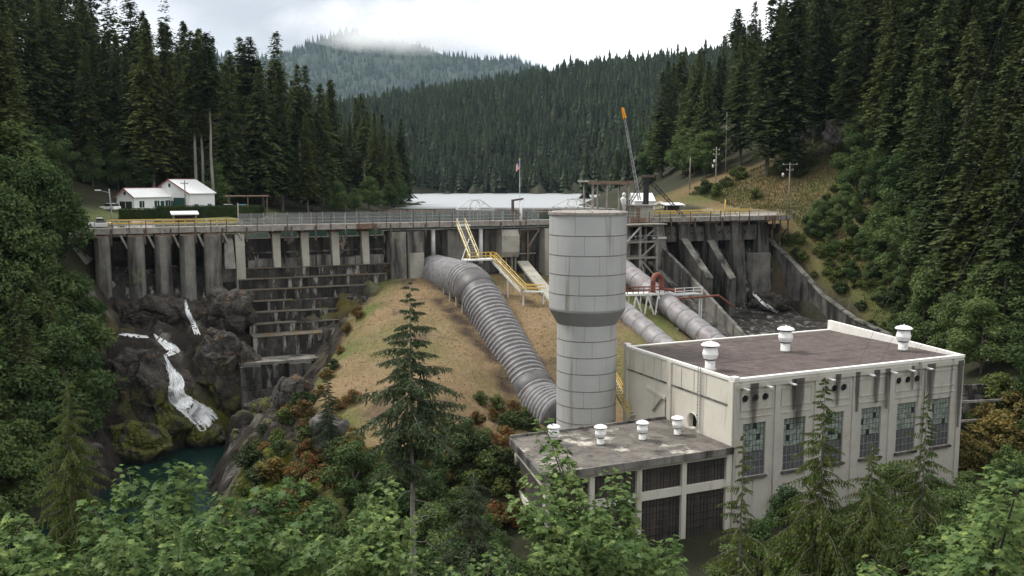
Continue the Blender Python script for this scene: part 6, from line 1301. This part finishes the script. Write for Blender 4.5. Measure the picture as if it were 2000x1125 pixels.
bushes([tuple(hit(px_, py_)[:2]) for px_, py_ in ((640, 740), (660, 800), (690, 790), (650, 830), (625, 770), (940, 790), (960, 820), (980, 840), (1000, 835), (930, 830), (950, 860), (985, 870), (900, 880), (880, 900), (1020, 830), (1000, 815), (970, 800), (1025, 815), (1035, 845), (610, 820), (600, 860), (620, 900), (600, 930), (640, 940), (670, 900), (690, 860), (700, 900), (730, 930), (665, 690), (680, 650), (700, 620), (650, 720), (760, 960), (850, 930))], ['shrub_dark', 'shrub', 'shrub_red', 'shrub_red'], 'shrub on the upper knoll edge', 'reddening shrubs on the knoll', 1.3, 2.6, name='knoll_shrub')
bushes(scatter(34, [(-62, 128), (-60, 116), (-58, 104), (-66, 96), (-70, 120), (-66, 132)], 2.0, 14), ['shrub_dark', 'shrub', 'shrub_dark'], 'green bush low on the left bank by the pool', 'bushes by the pool', 1.8, 3.8)
bushes(scatter(30, [(52, 110), (64, 108), (72, 122), (64, 130), (54, 120)], 2.0, 15), ['shrub_orange', 'shrub_orange', 'shrub'], 'autumn bush right of the powerhouse', 'orange bushes by the powerhouse', 2.5, 5.0)
bushes(scatter(75, [(16, 42), (24, 50), (36, 58), (60, 82), (48, 90), (30, 84), (18, 70)], 2.0, 16) + scatter(16, [(6, 60), (8, 74), (15, 78), (16, 62)], 1.8, 71), ['shrub', 'shrub_dark', 'shrub', 'shrub_orange'], 'dense bush before the powerhouse', 'bushes before the powerhouse', 2.0, 4.2)
bushes(scatter(60, [(-46, 44), (-20, 40), (12, 42), (16, 66), (2, 82), (-20, 84), (-46, 66)], 2.3, 17), ['shrub_dark', 'shrub', 'shrub_dark'], 'dense bush below the maples', 'bushes on the near bank', 2.0, 4.5)

decs(scatter(30, [(16, 76), (26, 84), (40, 92), (56, 100), (60, 90), (44, 78), (22, 68)], 2.8, 31), 'leafy sapling crowding the front of the powerhouse', 'saplings before the powerhouse', 5.5, 8.5)
decs(scatter(16, [(-16, 92), (-6, 94), (-2, 84), (4, 78), (-4, 72), (-20, 82)], 2.8, 32), 'leafy sapling crowding the left end of the low building', 'saplings by the low building', 5.0, 8.0)
decs(scatter(26, [(-50, 62), (-20, 60), (8, 62), (14, 70), (-6, 74), (-30, 78), (-50, 76)], 3.2, 33), 'leafy sapling on the near river bank', 'saplings on the near bank', 6.0, 9.5)
bushes(scatter(34, [(-10, 102), (1, 99), (3, 93), (-3, 86), (-12, 90)], 1.6, 52), ['shrub_dark', 'shrub', 'shrub_red', 'shrub_dark'], 'shrub crowding the left end of the low building', 'shrubs by the low building', 1.6, 3.6, name='knoll_shrub')
# dry grass tufts on the knoll and slopes
def tufts(name, label, poly, n, mat, h_, seed):
    rg_ = np.random.default_rng(seed); xs_ = np.array([p[0] for p in poly]); ys_ = np.array([p[1] for p in poly])
    X = rg_.uniform(xs_.min(), xs_.max(), n * 2); Y = rg_.uniform(ys_.min(), ys_.max(), n * 2); ins = np.zeros(len(X), bool); j = len(poly) - 1
    for i in range(len(poly)):
        cond = ((poly[i][1] > Y) != (poly[j][1] > Y)) & (X < (poly[j][0] - poly[i][0]) * (Y - poly[i][1]) / (poly[j][1] - poly[i][1] + 1e-9) + poly[i][0]); ins ^= cond; j = i
    X, Y = X[ins][:n], Y[ins][:n]; Z = hz(X, Y); keep = rock_mask(X, Y, Z) < 0.3; X, Y, Z = X[keep], Y[keep], Z[keep]; k_ = len(X)
    A = rg_.uniform(0, 6.28, k_); H2 = h_ * rg_.uniform(.4, 1.2, k_); w_ = 0.10
    P = np.stack([X, Y, Z - .03], 1); a = np.stack([np.cos(A) * w_, np.sin(A) * w_, np.zeros(k_)], 1); t_ = np.stack([rg_.normal(0, .12, k_), rg_.normal(0, .12, k_), H2], 1)
    V = np.stack([P - a, P + a, P + t_], 1).reshape(-1, 3)
    o_ = finish(name, np_mesh(name, V, np.arange(3 * k_).reshape(-1, 3)), mat, kind='stuff'); o_['label'] = label
kn = [W(*p, 0)[:2] for p in ((-8, 5), (-15, 14), (-21, 26), (-26, 42), (-26, 52), (-14, 62), (-4, 58), (2, 50), (14, 46), (22, 48), (30, 50), (40, 44), (42, 10), (8, 4))]
tufts('dry_grass', 'short dry grass covering the knoll', kn, 10000, 'dry_grass', 0.2, 5)
tufts('slope_grass', 'rough yellow grass on the slope right of the dam', [(58, 200), (66, 178), (68, 150), (84, 150), (88, 190), (78, 240), (44, 236), (50, 214)], 30000, 'green_grass', 0.5, 6)

# far woods across the lake
rg_ = np.random.default_rng(77)
def small_fir(seed, lev=6, n_=7):
    r_ = np.random.default_rng(seed); V = []; F = []
    for l in range(lev):
        z0 = 0.04 + 0.94 * l / lev; z1 = min(1.0, z0 + 1.55 / lev); w_ = 0.17 * (1 - l / lev) ** 0.8 + 0.012
        for j in range(n_):
            a = 2 * math.pi * (j + 0.5 * (l % 2)) / n_ + r_.normal(0, .2); w2 = w_ * r_.uniform(.7, 1.2); d = 0.55 * 2 * math.pi / n_; b_ = len(V)
            V += [(0, 0, z1), (w2 * math.cos(a - d) * .8, w2 * math.sin(a - d) * .8, z0 + r_.uniform(0, .03)), (w2 * math.cos(a) * 1.15, w2 * math.sin(a) * 1.15, z0 - .02), (w2 * math.cos(a + d) * .8, w2 * math.sin(a + d) * .8, z0 + r_.uniform(0, .03))]; F += [(b_, b_ + 1, b_ + 2), (b_, b_ + 2, b_ + 3)]
    return np.array(V), np.array(F)
SF = [small_fir(i, 5, 6) for i in range(6)]; SF2 = [small_fir(40 + i, 8, 7) for i in range(6)]
SF3 = []
for i in range(4):
    V, F = fir_mesh(900 + i, 1.0, .1 + .06 * i, .18, nb=64, ns=4, droop=.35, tw=.6, twig=.42); SF3.append((V, np.concatenate([F[:, :3], F[:, [0, 2, 3]]])))
def wood(name, label, P, hmin, hmax, mat, sets=None):
    VV = []; FF = []; off = 0; z = hz(P[:, 0], P[:, 1])
    for i in range(len(P)):
        V, F = (sets or (SF2 if P[i, 1] < 680 else SF))[i % (4 if sets else 6)]; h_ = rg_.uniform(hmin, hmax) * (1.25 if rg_.random() < .12 else 1); a = rg_.uniform(0, 6.28); ca2, sa2 = math.cos(a), math.sin(a); s_ = h_ * rg_.uniform(.8, 1.25)
        VV.append(np.stack([(V[:, 0] * ca2 - V[:, 1] * sa2) * s_ + P[i, 0], (V[:, 0] * sa2 + V[:, 1] * ca2) * s_ + P[i, 1], V[:, 2] * h_ + z[i] - .5], 1)); FF.append(F + off); off += len(V)
    o_ = finish(name, np_mesh(name, np.concatenate(VV), np.concatenate(FF)), mat, kind='stuff'); o_['label'] = label
NF = 26000; Yf = np.sqrt(rg_.uniform(390 ** 2, 1290 ** 2, NF)); Xf = Yf * rg_.uniform(-0.30, 0.42, NF); Zf = hz(Xf, Yf)
keep = (Zf > LAKE + 0.9) & (rg_.uniform(0, 1, NF) < np.clip(1.3 - Yf / 1700, 0.5, 1))
wood('far_woods', 'dense conifer forest on the hill across the lake', np.stack([Xf, Yf], 1)[keep][:10800], 12, 22, 'needles_far')
# filler wood behind the counted trees on the two near hills
Pn = np.array(scatter(120, [(-95, 262), (-75, 330), (-60, 385), (-110, 400), (-240, 330), (-240, 190), (-190, 180), (-190, 265)], 6.5, 21, inview) + scatter(120, [(130, 270), (150, 385), (80, 400), (62, 500), (140, 520), (240, 400), (250, 150), (195, 130), (195, 225)], 7, 22, inview))
wood('hill_woods', 'darker forest rising behind the near firs on both hills', Pn, 26, 38, 'needles', SF3)

# ------------------------------------------------------------------ blue mountain and haze
mxs, mys = np.meshgrid(np.linspace(-2600, 1500, 200), np.linspace(2900, 5200, 110)); X, Y = mxs.ravel(), mys.ravel()
rx = np.array([-2600, -1500, -1120, -980, -860, -700, -560, -420, -260, -120, 20, 160, 500, 1500]); rz_ = np.array([540, 530, 545, 600, 640, 640, 620, 600, 560, 520, 525, 480, 400, 300])
ridge = np.interp(X * 4000 / np.maximum(Y, 1) , rx, rz_); prof = np.clip(1 - np.abs(Y - 4000) / 1250, 0, 1) ** 0.9
Z = -40 + (ridge + 40) * prof + fbm(np.stack([X, Y, 0 * X], 1) / 330, 5, 5) * 42 * np.clip(prof * 1.4, 0, 1) + rg_.uniform(-6, 10, len(X)) * (prof > .2)
idx = np.arange(len(X)).reshape(mxs.shape); F = np.stack([idx[:-1, :-1].ravel(), idx[:-1, 1:].ravel(), idx[1:, 1:].ravel(), idx[1:, :-1].ravel()], 1)
surf('mountain_forest', (0.022, 0.034, 0.024), (0.05, 0.062, 0.038), 0.012, 0.95, 1.0, 0.05, fine=0.3)
mt = finish('mountain', np_mesh('mountain', np.stack([X, Y, Z], 1), F), 'mountain_forest', kind='structure'); mt['label'] = 'blue hazy forested mountain under low cloud'
V, F = SF[0]; nT = 5200; Xm = rg_.uniform(-1700, 500, nT); Ym = rg_.uniform(3100, 4150, nT)
rI = np.interp(Xm * 4000 / Ym, rx, rz_); pI = np.clip(1 - np.abs(Ym - 4000) / 1250, 0, 1) ** 0.9; zI = -40 + (rI + 40) * pI + fbm(np.stack([Xm, Ym, 0 * Xm], 1) / 330, 5, 5) * 42 * np.clip(pI * 1.4, 0, 1)
VV = []; FF = []
cone = np.array([(0, 0, 1), (.2, 0, 0), (-.1, .17, 0), (-.1, -.17, 0)]); cf = np.array([(0, 1, 2), (0, 2, 3), (0, 3, 1)])
for i in range(nT): h_ = rg_.uniform(26, 44); VV.append(cone * np.array([h_, h_, h_]) + np.array([Xm[i], Ym[i], zI[i] - 4])); FF.append(cf + 4 * i)
fo = finish('mountain_woods', np_mesh('mountain_woods', np.concatenate(VV), np.concatenate(FF)), 'needles_far', kind='stuff'); fo['label'] = 'distant conifers on the hazy mountain'

cl = bpy.data.meshes.new('cloud'); bm_ = bmesh.new(); bmesh.ops.create_icosphere(bm_, subdivisions=4, radius=1.0)
for v in bm_.verts: v.co = Vector((v.co.x * 620 - 330, v.co.y * 420 + 3480, v.co.z * 105 + 600 + 25 * math.sin(v.co.x * 7)))
bm_.to_mesh(cl); bm_.free()
m, t, o = newmat('cloud_air'); pv_ = N(t, 'VolumePrincipled'); pv_.inputs['Color'].default_value = (1, 1, 1, 1); pv_.inputs['Anisotropy'].default_value = 0.3
g = N(t, 'NewGeometry').outputs['Position']; dn = N(t, 'Math', operation='MULTIPLY'); t.links.new(ramp(t, noise(t, g, 0.0052, 5, 0.6, (1, 1, 1.5)), 0.40, 0.66), dn.inputs[0]); dn.inputs[1].default_value = 0.010
vm = N(t, 'VectorMath', operation='SUBTRACT'); t.links.new(g, vm.inputs[0]); vm.inputs[1].default_value = (-330, 3480, 600); vd = N(t, 'VectorMath', operation='DIVIDE'); t.links.new(vm.outputs[0], vd.inputs[0]); vd.inputs[1].default_value = (620, 420, 105)
vl = N(t, 'VectorMath', operation='LENGTH'); t.links.new(vd.outputs[0], vl.inputs[0]); fo_ = N(t, 'MapRange'); fo_.inputs['From Min'].default_value = 0.95; fo_.inputs['From Max'].default_value = 0.35; t.links.new(vl.outputs['Value'], fo_.inputs['Value']); dm = N(t, 'Math', operation='MULTIPLY'); t.links.new(dn.outputs[0], dm.inputs[0]); t.links.new(fo_.outputs[0], dm.inputs[1])
t.links.new(dm.outputs[0], pv_.inputs['Density']); t.links.new(pv_.outputs[0], o.inputs['Volume']); MATS['cloud_air'] = m
co = finish('cloud', cl, 'cloud_air', kind='stuff'); co['label'] = 'low cloud caught on the mountain top'
hb = MB(); hb.box(-3200, 3200, -300, 5400, -120, 760)
m, t, o = newmat('haze_air'); pv_ = N(t, 'VolumePrincipled'); pv_.inputs['Color'].default_value = (0.58, 0.78, 1.0, 1); pv_.inputs['Density'].default_value = HAZE; pv_.inputs['Anisotropy'].default_value = 0.2
t.links.new(pv_.outputs[0], o.inputs['Volume']); MATS['haze_air'] = m
hz_ob = hb.build('haze', 'haze_air', kind='stuff'); hz_ob['label'] = 'thin moist air that pales the far hills'

# ------------------------------------------------------------------ near trees
def near_conifer(name, label, px_, py_top, Y, H, rad, base, seed, nb, mat, droop=.45, twig=.3, rtr=.16, ns=12, up=.1, tw=.2, hang=0.0, irr=.3, taper=.75, sub=15, shape=None):
    """branch by branch: a bough carries side twigs that carry short needle blades"""
    w_ = at_y(px_, py_top, Y); zb_ = w_[2] - H; rg_ = np.random.default_rng(seed)
    o_ = thing(name, label, 'conifer' if name != 'cedar_tree' else 'cedar', (w_[0], Y, zb_))
    pts = [(w_[0] + rg_.normal(0, .02), Y + rg_.normal(0, .02), zb_ - .5 + (H + .45) * f) for f in np.linspace(0, 1, 10)]
    MB().path(pts, [rtr * (1 - .95 * f) + .01 for f in np.linspace(0, 1, 10)], 10).build('trunk', 'bark_pale', o_, True)
    tt = base + (1 - base) * (np.arange(nb) + rg_.uniform(0, 1, nb)) / nb; az = np.arange(nb) * 2.39996 + rg_.normal(0, .4, nb)
    prof = ((1 - tt) / (1 - base)) ** taper if shape is None else np.interp((1 - tt) / (1 - base), [a for a, _ in shape], [b_ for _, b_ in shape]); L = rad * prof * rg_.uniform(1 - irr * 1.6, 1 + irr * .5, nb) + .12
    bk = MB(); VV = []
    for i in range(nb):
        s = np.linspace(0.02, 1, ns); dr_ = droop * rg_.uniform(.7, 1.3) * (0.5 + .7 * prof[i]); z = tt[i] * H + L[i] * (up * s - dr_ * s ** 1.7 + (0.18 * dr_ * s ** 4 if hang == 0 else 0)); a = az[i] + .25 * rg_.normal() * s
        C0 = np.stack([L[i] * s * np.cos(a), L[i] * s * np.sin(a), z], 1)
        bk.path([tuple(C0[0] + np.array([w_[0], Y, zb_])), tuple(C0[ns // 2] + np.array([w_[0], Y, zb_])), tuple(C0[-1] + np.array([w_[0], Y, zb_]))], [.035 * rad * .35 * prof[i] + .012, .02 * rad * .3 * prof[i] + .008, .004], 5)
        out_ = np.array([math.cos(az[i]), math.sin(az[i]), 0]); lat = np.array([-out_[1], out_[0], 0])
        for j in range(1, ns):
            for sg in (-1, 1):
                tl = max(.1, L[i] * twig * (1.1 - .75 * s[j])) * rg_.uniform(.65, 1.2); d = out_ * .65 + lat * sg * rg_.uniform(.6, 1.0) - np.array([0, 0, rg_.uniform(.15, .5) + hang]); d /= np.linalg.norm(d)
                f = (np.arange(sub) + rg_.uniform(.2, .8, sub)) / sub; P = C0[j] + d * (f * tl)[:, None] - np.array([0, 0, 1.0]) * (f ** 2 * tl * (.15 + hang * .5))[:, None]
                nd = d + rg_.normal(0, .55, (sub, 3)) - np.array([0, 0, .25 + hang]); nd /= np.linalg.norm(nd, axis=1)[:, None]
                bl = (tl * .42 * (1.15 - .5 * f) + .04) * rg_.uniform(.7, 1.2, sub); pr = np.cross(nd, rg_.normal(0, 1, (sub, 3))); pr /= np.linalg.norm(pr, axis=1)[:, None]; ww = (bl * tw)[:, None]
                VV.append(np.stack([P - pr * ww * .3, P + nd * bl[:, None] * .5 + pr * ww, P + nd * bl[:, None], P + nd * bl[:, None] * .5 - pr * ww], 1))
    bk.build('boughs', 'bark', o_, kind='stuff')
    V = np.concatenate(VV); finish('crown', np_mesh('crown', V.reshape(-1, 3), np.arange(len(V) * 4).reshape(-1, 4)), mat, o_, kind='stuff')
    for i in range(9):
        z = zb_ + H * base * rg_.uniform(.25, 1.0); a = rg_.uniform(0, 6.28); l_ = rg_.uniform(.5, 1.7); MB().path([(w_[0], Y, z), (w_[0] + l_ * .6 * math.cos(a), Y + l_ * .6 * math.sin(a), z + .05), (w_[0] + l_ * math.cos(a), Y + l_ * math.sin(a), z - .25 * l_)], [.03, .02, .006], 5).build('dead_limb', 'bark_pale', o_)
    return o_
near_conifer('spruce_tree', 'lone dark conifer with a bare lower trunk before the knoll', 800, 548, 45, 22.0, 3.3, 0.54, 501, 66, 'needles_near', droop=.30, up=.14, twig=.34, rtr=.2, ns=14, irr=.35, tw=.17, hang=.35, shape=((0, .03), (.06, .1), (.13, .18), (.2, .16), (.24, .42), (.3, .25), (.36, .66), (.46, .86), (.56, .80), (.64, .95), (.74, .9), (.8, .4), (.88, .75), (.94, .3), (1, .4)))
near_conifer('cedar_tree', 'drooping cedar standing alone at the lower left', 130, 742, 55, 15.5, 4.0, 0.06, 502, 150, 'cedar', droop=.55, twig=.28, hang=.7, rtr=.16, ns=11, irr=.3, taper=.7)
near_conifer('cedar_tree', 'tallest drooping young cedar before the powerhouse windows', 1612, 735, 62, 17.0, 5.8, 0.08, 503, 105, 'cedar', droop=.5, twig=.26, hang=.75, rtr=.15, ns=11, irr=.45, taper=.95)
near_conifer('cedar_tree', 'slender drooping cedar before the right powerhouse windows', 1812, 765, 66, 14.5, 4.8, 0.10, 504, 85, 'cedar', droop=.5, twig=.26, hang=.75, rtr=.12, ns=10, irr=.45, taper=1.0)
near_conifer('cedar_tree', 'thin sparse cedar at the corner of the low building', 1452, 845, 58, 12.5, 3.6, 0.10, 505, 64, 'cedar', droop=.5, twig=.26, hang=.75, rtr=.11, ns=10, irr=.5, taper=.95)
near_conifer('cedar_tree', 'short bushy cedar between the two taller ones at the powerhouse', 1705, 865, 60, 11.5, 4.8, 0.08, 506, 84, 'cedar', droop=.5, twig=.28, hang=.7, rtr=.11, ns=10, irr=.4, taper=.8)
near_conifer('spruce_tree', 'small dark conifer on the shrubby knoll edge above the pool', 640, 735, 100, 8.0, 2.2, 0.05, 507, 90, 'needles_near', rtr=.1, ns=9, taper=.7)
near_conifer('spruce_tree', 'dark low conifer right of the lone one on the near bank', 925, 925, 52, 9.0, 3.2, 0.10, 508, 80, 'needles_near', rtr=.14, ns=10, taper=.6)

# bigleaf maples: leaves with five lobes
def leaf_shape():
    out_ = []
    for a, r in ((-90, .15), (-62, .42), (-35, .62), (-12, .5), (12, .95), (35, .58), (62, .78), (78, .62), (90, 1.12), (102, .62), (118, .78), (145, .58), (168, .95), (192, .5), (215, .62), (242, .42)):
        out_.append((r * math.cos(R(a)), r * math.sin(R(a)), -0.10 * r * r))
    return np.array([(0, .1, .06)] + out_)
LS = leaf_shape(); LF = np.array([(0, i, i % 16 + 1) for i in range(1, 17)])
leaf_me = np_mesh('leaf', LS, LF); leaf_me.materials.append(MATS['maple'])
def maple(label, shoots, seed, size, nleaf, base, n_parts=90):
    """shoots: (px, py, Y) tops of upright leafy shoots; base: world point of the trunk foot"""
    rg_ = np.random.default_rng(seed); o_ = thing('maple_tree', label, 'maple', base); B = np.array(base); tw_ = MB(); PL = []
    tops = [at_y(*s_) for s_ in shoots]; cen = np.mean(tops, 0); fork = B * .45 + np.array([cen[0], cen[1], cen[2]]) * .55; fork[2] = B[2] + (cen[2] - B[2]) * .35
    tw_.path([tuple(B), tuple((B + fork) / 2 + np.array([.1, 0, 0])), tuple(fork)], [.16, .13, .1], 7)
    for k_, tp in enumerate(tops):
        q = fork + (tp - fork) * .5 + np.array([0, 0, -.25 * abs(tp[0] - fork[0]) * .5]); tw_.path([tuple(fork), tuple(q), tuple(tp * .75 + q * .25), tuple(tp)], [.07, .045, .02, .008], 5)
        n_ = int(nleaf / len(tops)); f = rg_.uniform(0, 1, n_) ** .8
        spread = .3 + 1.15 * f ** .65; ang = rg_.uniform(0, 6.28, n_); P = tp[None, :] * np.ones((n_, 1)); axis = (fork - tp); axis /= np.linalg.norm(axis)
        depth = f * np.linalg.norm(fork - tp) * .95
        layer = np.round(depth / .38) * .38 + rg_.normal(0, .07, n_)
        rr = spread * rg_.uniform(.25, 1, n_) ** .6
        P = tp + axis * layer[:, None] + np.stack([rr * np.cos(ang), rr * np.sin(ang), -.15 * rr + rg_.normal(0, .06, n_)], 1)
        PL.append(np.concatenate([P, np.stack([np.cos(ang), np.sin(ang)], 1)], 1))
    tw_.build('branches', 'bark', o_, kind='stuff'); PL = np.concatenate(PL); n_ = len(PL)
    out_ = np.stack([PL[:, 3], PL[:, 4], np.zeros(n_)], 1); nrm = np.array([0, 0, 1.0]) + out_ * .35 + rg_.normal(0, .32, (n_, 3)); nrm /= np.linalg.norm(nrm, axis=1)[:, None]
    yv = out_ + rg_.normal(0, .5, (n_, 3)); yv -= nrm * (yv * nrm).sum(1)[:, None]; yv /= np.linalg.norm(yv, axis=1)[:, None]; xv = np.cross(yv, nrm); s_ = size * rg_.uniform(.42, 1.3, n_)
    order = np.argsort(np.linalg.norm(PL[:, :3] - np.array([0, 0, CAMZ]), axis=1) / s_); big = order[:n_parts]; rest = order[n_parts:]
    V = (PL[rest, None, :3] + s_[rest, None, None] * (LS[None, :, 0:1] * xv[rest, None] + LS[None, :, 1:2] * yv[rest, None] + LS[None, :, 2:3] * nrm[rest, None])).reshape(-1, 3) - B
    F = (LF[None] + (np.arange(len(rest)) * len(LS))[:, None, None]).reshape(-1, 3); finish('foliage', np_mesh('foliage', V, F), 'maple', o_, kind='stuff')
    for i in big:
        l_ = bpy.data.objects.new('leaf', leaf_me); C.objects.link(l_); l_.parent = o_
        M_ = Matrix((tuple(xv[i]), tuple(yv[i]), tuple(nrm[i]))).transposed().to_4x4(); M_.translation = Vector(PL[i, :3] - B); l_.matrix_local = M_ @ Matrix.Scale(s_[i], 4)
def foot(x, y): return (x, y, hz1(x, y))
maple('broad maple crown along the lower left edge before the pool', [(250, 915, 27), (330, 910, 26), (375, 912, 26.5), (450, 965, 25), (520, 955, 26), (575, 935, 27), (630, 985, 25), (180, 985, 25), (300, 990, 23), (400, 1010, 22), (490, 1020, 22), (560, 1030, 22.5), (230, 1040, 21), (650, 1050, 22), (350, 1060, 20), (450, 1080, 20)], 601, .175, 15000, foot(-12, 26), 160)
maple('maple sapling with layered leaves left of the lone conifer trunk', [(760, 938, 30), (715, 1000, 29), (745, 1010, 28), (790, 1010, 29), (690, 1060, 27), (760, 1070, 27), (800, 1085, 27)], 602, .175, 5500, foot(-7.5, 30), 90)
maple('tall bright maple sapling in front of the low building', [(1062, 820, 34), (1085, 875, 33), (1040, 930, 32), (1110, 955, 32), (1195, 922, 33), (1215, 930, 34), (1160, 985, 31), (1060, 990, 30), (1010, 965, 31), (1130, 1030, 29), (1200, 1040, 29), (1260, 1060, 30), (1060, 1060, 28), (1310, 1050, 32), (1320, 1090, 30)], 603, .18, 11000, foot(5.5, 33), 150)
maple('low maple shoots at the bottom centre beside the lone conifer', [(960, 1080, 30), (900, 1100, 29), (1000, 1100, 28), (860, 1110, 28)], 604, .175, 1100, foot(-1.5, 30), 50)
maple('maple sapling spreading over the shrubs at the lower right', [(1880, 1010, 24), (1930, 990, 23), (1960, 1020, 21), (1820, 1050, 24), (1990, 940, 18), (1975, 905, 20), (1930, 1060, 20), (1700, 1100, 26)], 605, .16, 4500, foot(12, 22), 90)
maple('maple in the lower left corner', [(30, 1010, 27), (70, 1050, 25), (20, 1070, 24), (120, 1080, 23), (60, 1095, 22)], 606, .175, 4500, foot(-14.5, 27), 60)
False and maple('maple shoots at the bottom edge right of the low building', [(1410, 1070, 32), (1370, 1085, 30), (1450, 1100, 30), (1530, 1105, 30)], 607, .175, 2200, foot(8.0, 31), 40)
maple('maple branch close to the camera at the right edge', [(2005, 985, 5.5), (2020, 1050, 5.0)], 608, .16, 60, foot(4.2, 6.0), 40)
